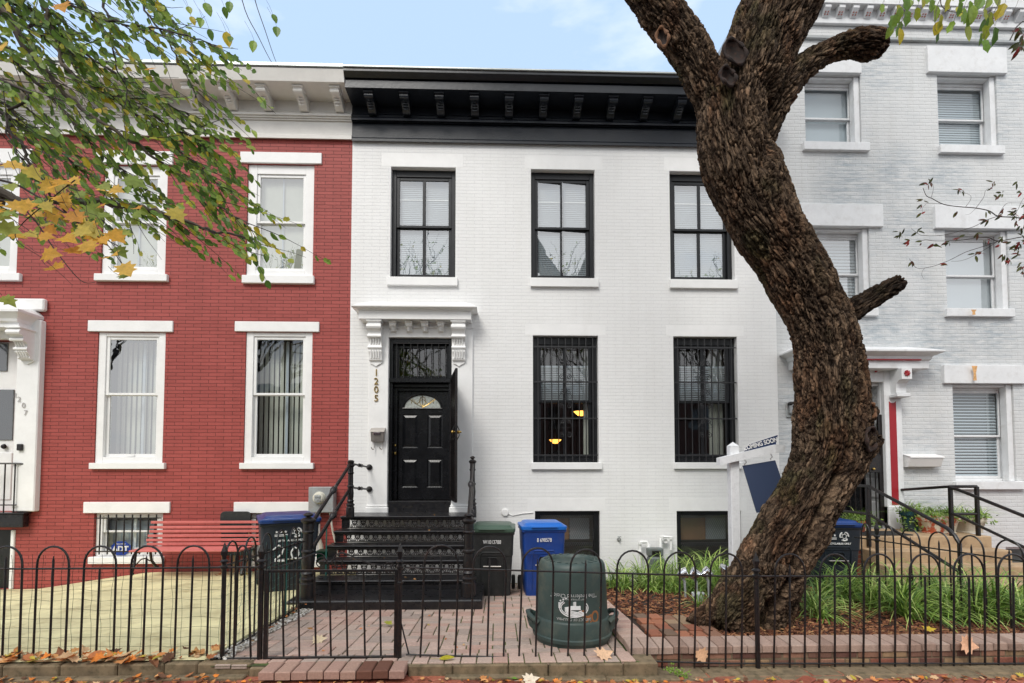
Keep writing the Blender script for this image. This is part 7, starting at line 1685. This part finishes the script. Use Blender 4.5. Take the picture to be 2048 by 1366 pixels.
for px, Y, n, ln in ((1625,-2.9,80,.34),(1650,-2.2,80,.44),(1690,-2.3,90,.46),(1640,-3.2,50,.26),(1720,-2.0,80,.44),(1745,-2.6,90,.42),(1780,-2.2,90,.44),(1800,-3.0,120,.44),(1830,-2.6,110,.46),(1860,-2.2,80,.42),(1820,-3.3,90,.40),(1890,-2.8,110,.46),(1900,-3.25,90,.40),(1950,-3.0,110,.46),(1990,-3.2,120,.46),(2030,-3.0,90,.44),(2040,-3.4,90,.42),(1960,-3.4,60,.36),(1925,-2.3,60,.38),(2100,-3.1,60,.42),(1580,-2.2,60,.4)):
    gat(gr_, px, 1180, n, ln, Y)
tag(gl_.build('lilyturf', M['turf'], origin=(2.6,-1.2,-.1)), 'strappy green groundcover leaves growing along the white wall left of the trunk', 'ground cover', kind='stuff')
tag(gr_.build('lilyturf', M['turf'], origin=(4,-2.8,0)), 'strappy green groundcover leaves spilling over the mulch right of the trunk', 'ground cover', kind='stuff')
# mulch chips
M['chips'] = vcol('bark mulch chips', .9, .5, 120, .3, 50)
mb = MB(); rg = random.Random(3); CH = [sr(120,76,54), sr(142,92,64), sr(96,58,42), sr(160,112,78), sr(84,54,42), sr(130,84,60), sr(176,132,92), sr(106,66,48)]
for i in range(8500):
    X = rg.uniform(1.40,5.4); Y = -3.90+3.5*rg.random()**1.5
    if X > 1.95 and rg.random() < .12: Y = rg.uniform(-4.05,-3.75)
    if X < 1.98 and Y < -3.05 and rg.random() < .93: continue
    z = zbed(X,Y)+.02*mnoise.noise(Vector((X*2,Y*2,3)))+rg.uniform(-.008,.018); l, w_, h_ = rg.uniform(.014,.045), rg.uniform(.005,.013), rg.uniform(.002,.005)
    Rm = Matrix.Rotation(rg.uniform(0,6.28),3,'Z') @ Matrix.Rotation(rg.gauss(0,.28),3,'X') @ Matrix.Rotation(rg.gauss(0,.28),3,'Y'); c = Vector((X,Y,z)); mb.col = vr(rg.choice(CH), rg.uniform(.6,1.1))
    mb.hexa([c+Rm @ Vector(v) for v in ((-l,-w_*.6,-h_),(l*.9,-w_,-h_),(l,w_*.7,-h_),(-l*.8,w_,-h_),(-l*.9,-w_*.5,h_),(l*.8,-w_*.9,h_),(l*.95,w_*.5,h_),(-l*.7,w_*.9,h_))])
tag(mb.build('mulch', M['chips'], origin=(3,-3,0)), 'reddish brown bark mulch covering the planted bed', 'mulch', kind='stuff')
# white pebbles by the divider
mb = MB(); PB = [sr(200,196,188), sr(176,170,160), sr(214,210,204), sr(150,142,130)]
for i in range(900):
    Y = rg.uniform(-4.3,-2.45); X = -2.33+rg.uniform(-.04,.10)+(.03 if Y > -3 else 0); r = rg.uniform(.007,.017); mb.col = rg.choice(PB); z = zy(Y)+.004+rg.uniform(0,.018)
    mb.lathe([(.001,-r*.7),(r*.8,-r*.4),(r,0),(r*.7,r*.5),(.001,r*.65)], (X,Y,z), 6, a0=rg.uniform(0,1))
tag(mb.build('pebbles', vcol('pale pebbles', .8, .2), origin=(-2.3,-3.4,0)), 'strip of pale pebbles along the foot of the divider fence', 'pebbles', kind='stuff')
# leaf litter
BRN = [sr(176,112,70), sr(206,140,84), sr(140,92,62), sr(224,164,104), sr(192,120,72), sr(232,138,58), sr(110,78,58), sr(214,176,134), sr(190,170,72)]
M['dry'] = vcol('dry fallen leaf', .75, .2, 200, .25, 60, transl=.12)
def litter(mb, X, Y, z, Ln, rg, c=None):
    a = rg.uniform(0,6.28); d = Vector((math.cos(a),math.sin(a),rg.uniform(-.1,.4))); n = Vector((rg.uniform(-.5,.5),rg.uniform(-.6,.3),1)); mb.col = vr((c or rg.choice(BRN)), rg.uniform(.75,1.1))
    (maple_leaf(mb, Vector((X,Y,z)), d, n, Ln, rg.uniform(-.1,.4), rg.uniform(-.4,.9)) if rg.random() < .6 else oval_leaf(mb, Vector((X,Y,z)), d, n, Ln, Ln*.6, rg.uniform(.1,.7)))
mb = MB()
for i in range(130): X = rg.uniform(-4.7,-2.36); Y = -4.38+abs(rg.gauss(0,.075)); litter(mb, X, Y, zslab(X,Y)+rg.uniform(.004,.03), rg.uniform(.05,.13), rg)
tag(mb.build('leaf_litter', M['dry'], origin=(-3.5,-4.2,.05)), 'orange and brown fallen leaves piled along the foot of the left fence', 'fallen leaves', kind='stuff')
mb = MB()
for i in range(330): X = rg.uniform(-4.9,5.5); Y = -4.515-abs(rg.gauss(0,.028)) if rg.random() < .85 else rg.uniform(-4.75,-4.5); litter(mb, X, Y if not gx0 < X < gx1 else Y-.08, zside(X)+rg.uniform(.003,.012), rg.uniform(.022,.065), rg)
for i in range(40): X = rg.uniform(-4.9,-2.2); litter(mb, X, -4.5, .01, rg.uniform(.03,.08), rg)
tag(mb.build('leaf_litter', M['dry'], origin=(0,-4.5,0)), 'small dry leaves gathered on the red brick sidewalk along the kerb', 'fallen leaves', kind='stuff')
mb = MB()
for i in range(55): Y = rg.uniform(-4.1,-.2); X = rg.uniform(-2.2,1.0); litter(mb, X, Y, zy(Y)+.006, rg.uniform(.015,.035), rg)
for i in range(14): k = rg.randint(0,4); litter(mb, rg.uniform(SX0,SX1), ty[k]+rg.uniform(.03,.2), tz[k]+.004, rg.uniform(.02,.045), rg, sr(190,140,90))
for i in range(40): X = rg.uniform(-2.42,-2.25); Y = rg.uniform(-4.3,-2.2); litter(mb, X, Y, .02, rg.uniform(.03,.07), rg)
for i in range(10): X = rg.uniform(-4.6,-3.6); litter(mb, X, -.35, zslab(X,-.35)+.01, rg.uniform(.04,.08), rg)
tag(mb.build('leaf_litter', M['dry'], origin=(-.5,-3,0)), 'scattered small leaves on the pavers and black steps', 'fallen leaves', kind='stuff')
def single(px, py, z, Ln, c, lab, mp=True, Y=None, up=None, rot=0):
    p = G(px, py, z) if Y is None else P(px, py, Y); mb = MB(); mb.col = c
    d = Vector((math.cos(rot), math.sin(rot), .05)) if up is None else Vector(up); n = Vector((.15,-.35,1)) if Y is None else Vector((.1,-1,.2))
    b = p-d.normalized()*Ln*.5+Vector((0,0,.008 if Y is None else 0))
    (maple_leaf(mb, b, d, n, Ln, .1, .2) if mp else oval_leaf(mb, b, d, n, Ln, Ln*.5, .35)); mb.tube([b, b-d.normalized()*Ln*.5+Vector((0,0,.01))], .0014, 4)
    tag(mb.build('fallen_leaf', M['dry'], origin=tuple(p)), lab, 'fallen leaf', 'single fallen leaves')
single(1404,1313,0,.145,sr(232,186,146),'pale pink maple leaf stuck upright on the brick wall left of the trunk',Y=-4.26,up=(.3,0,-1))
single(1938,1290,0,.17,sr(236,184,150),'large pale pink maple leaf caught on the fence in front of the planter wall',Y=-4.26,up=(.9,0,-.25))
single(1210,1310,zF+.01,.17,sr(226,186,150),'pale orange leaf lying beside the upturned can',rot=.4)
single(893,1319,zF+.004,.13,sr(170,160,40),'yellow green leaf lying on the kerb under the fence rail',mp=False,rot=.0)
single(640,1281,zy(-4.0),.14,sr(226,206,170),'pale tan leaf on the pavers inside the gate',rot=.3)
single(620,1259,zy(-3.8),.08,sr(150,108,60),'curled brown leaf on the pavers inside the gate',mp=False,rot=2.6)
single(778,1247,zy(-3.7),.10,sr(160,160,60),'yellow green leaf on the pavers in front of the stoop',rot=1.2)
single(1063,1361,-.03,.14,sr(236,220,196),'cream leaf at the bottom edge on the red brick sidewalk',rot=.2)
single(1030,1358,-.03,.06,sr(110,150,60),'small green leaf on the red brick sidewalk',mp=False,rot=.1)
single(552,1358,-.01,.10,sr(190,190,60),'bright yellow leaf on the sidewalk left of the gate step',mp=False,rot=.3)
single(1860,1260,zc_front+.01,.11,sr(206,176,60),'yellow leaf on the coping of the planter wall',rot=-.3)
# plants in the pots
for T_, xa, xb_, Y, z in POTS:
    mb = MB(); n = int((xb_-xa)/.05)+3
    for i in range(n):
        x = xa+(xb_-xa)*(i+.5)/n
        if 'teal' in T_['label']:
            pass
        clump(mb, x, Y+rg.uniform(-.08,.08), z-.02, 14, .20, rg, .010)
        for k in range(26):
            mb.col = vr(rg.choice(GR), rg.uniform(.5,1.0)); p = Vector((x+rg.gauss(0,.06),Y-.05+rg.gauss(0,.09),z+rg.uniform(-.08 if 'teal' not in T_['label'] else -.35,.08))); oval_leaf(mb, p, Vector((rg.uniform(-1,1),-.6,rg.uniform(-1,.4))), Vector((0,-1,.6)), .045, .035, .2)
    pl_ = mb.build('plant', M['turf'], T_)
# moss and weeds in the kerb
mb = MB(); 
for px, py in ((1352,1352),(1366,1356),(1340,1345)):
    for k in range(26): p = P(px+rg.gauss(0,6), py-8+rg.gauss(0,4), -4.44); mb.col = vr(GR[0], rg.uniform(.7,1.1)); oval_leaf(mb, p, Vector((rg.uniform(-1,1),-.7,rg.uniform(-.5,.8))), Vector((0,-1,.8)), .022, .018, .2)
tag(mb.build('weed', M['turf'], origin=tuple(P(1352,1350,-4.44))), 'little green weed sprouting from the kerb under the fence', 'weed')
# ================= across the street, seen only in the window glass =================
HO = thing('row_house', (0,-31,-.7), 'plain brick row houses across the street reflected in the windows', 'house')
M['far_brick'] = brickmat('far brick', sr(120,70,60), sr(105,62,54), sr(110,100,92), ms=.01)
MB().box(-22,22,-37,-31,-.7,7.6).build('wall', M['far_brick'], HO); MB().box(-22.2,22.2,-37.2,-30.7,7.61,8.2).build('cornice', M['cream_paint'], HO)
for x in range(-20, 21, 4):
    for z in (1.0, 4.6): MB().box(x-.5,x+.5,-31.0+.003,-30.96,z,z+1.8).build('window', M['dark_pane'], HO)
labs = ['tall bare tree reflected in the upper left window of the white house','tall bare tree reflected in the upper middle window of the white house','bare tree reflected in the right upper windows','bare tree reflected in the upper windows of the red house','bare tree reflected in the lower windows of the red house']
for i, (x, y, h_) in enumerate(((-4.6,-14,1.0),(4.6,-14.5,1.0),(10.5,-14,1.0),(-12.6,-14,1.0),(-20,-15,1.0))):
    T = thing('street_tree', (x,y,-.6), labs[i], 'tree', 'street trees reflected in the windows'); a = MB(); b = MB(); rg2 = random.Random(30+i)
    a.tube([(x,y,-.6),(x+.1,y,1.6),(x,y+.1,3.8)], [.22,.18,.15], 10)
    for k in range(6): grow(a, b, Vector((x,y+.1,3.4)), Vector((rg2.uniform(-.9,.9),rg2.uniform(-.4,.4),1.1)), .10, 3.0*h_, 5, rg2, .22, .55, .16, GR+YG_, .12)
    a.build('trunk', M['twig'], T); b.build('foliage', M['leaf'], T)
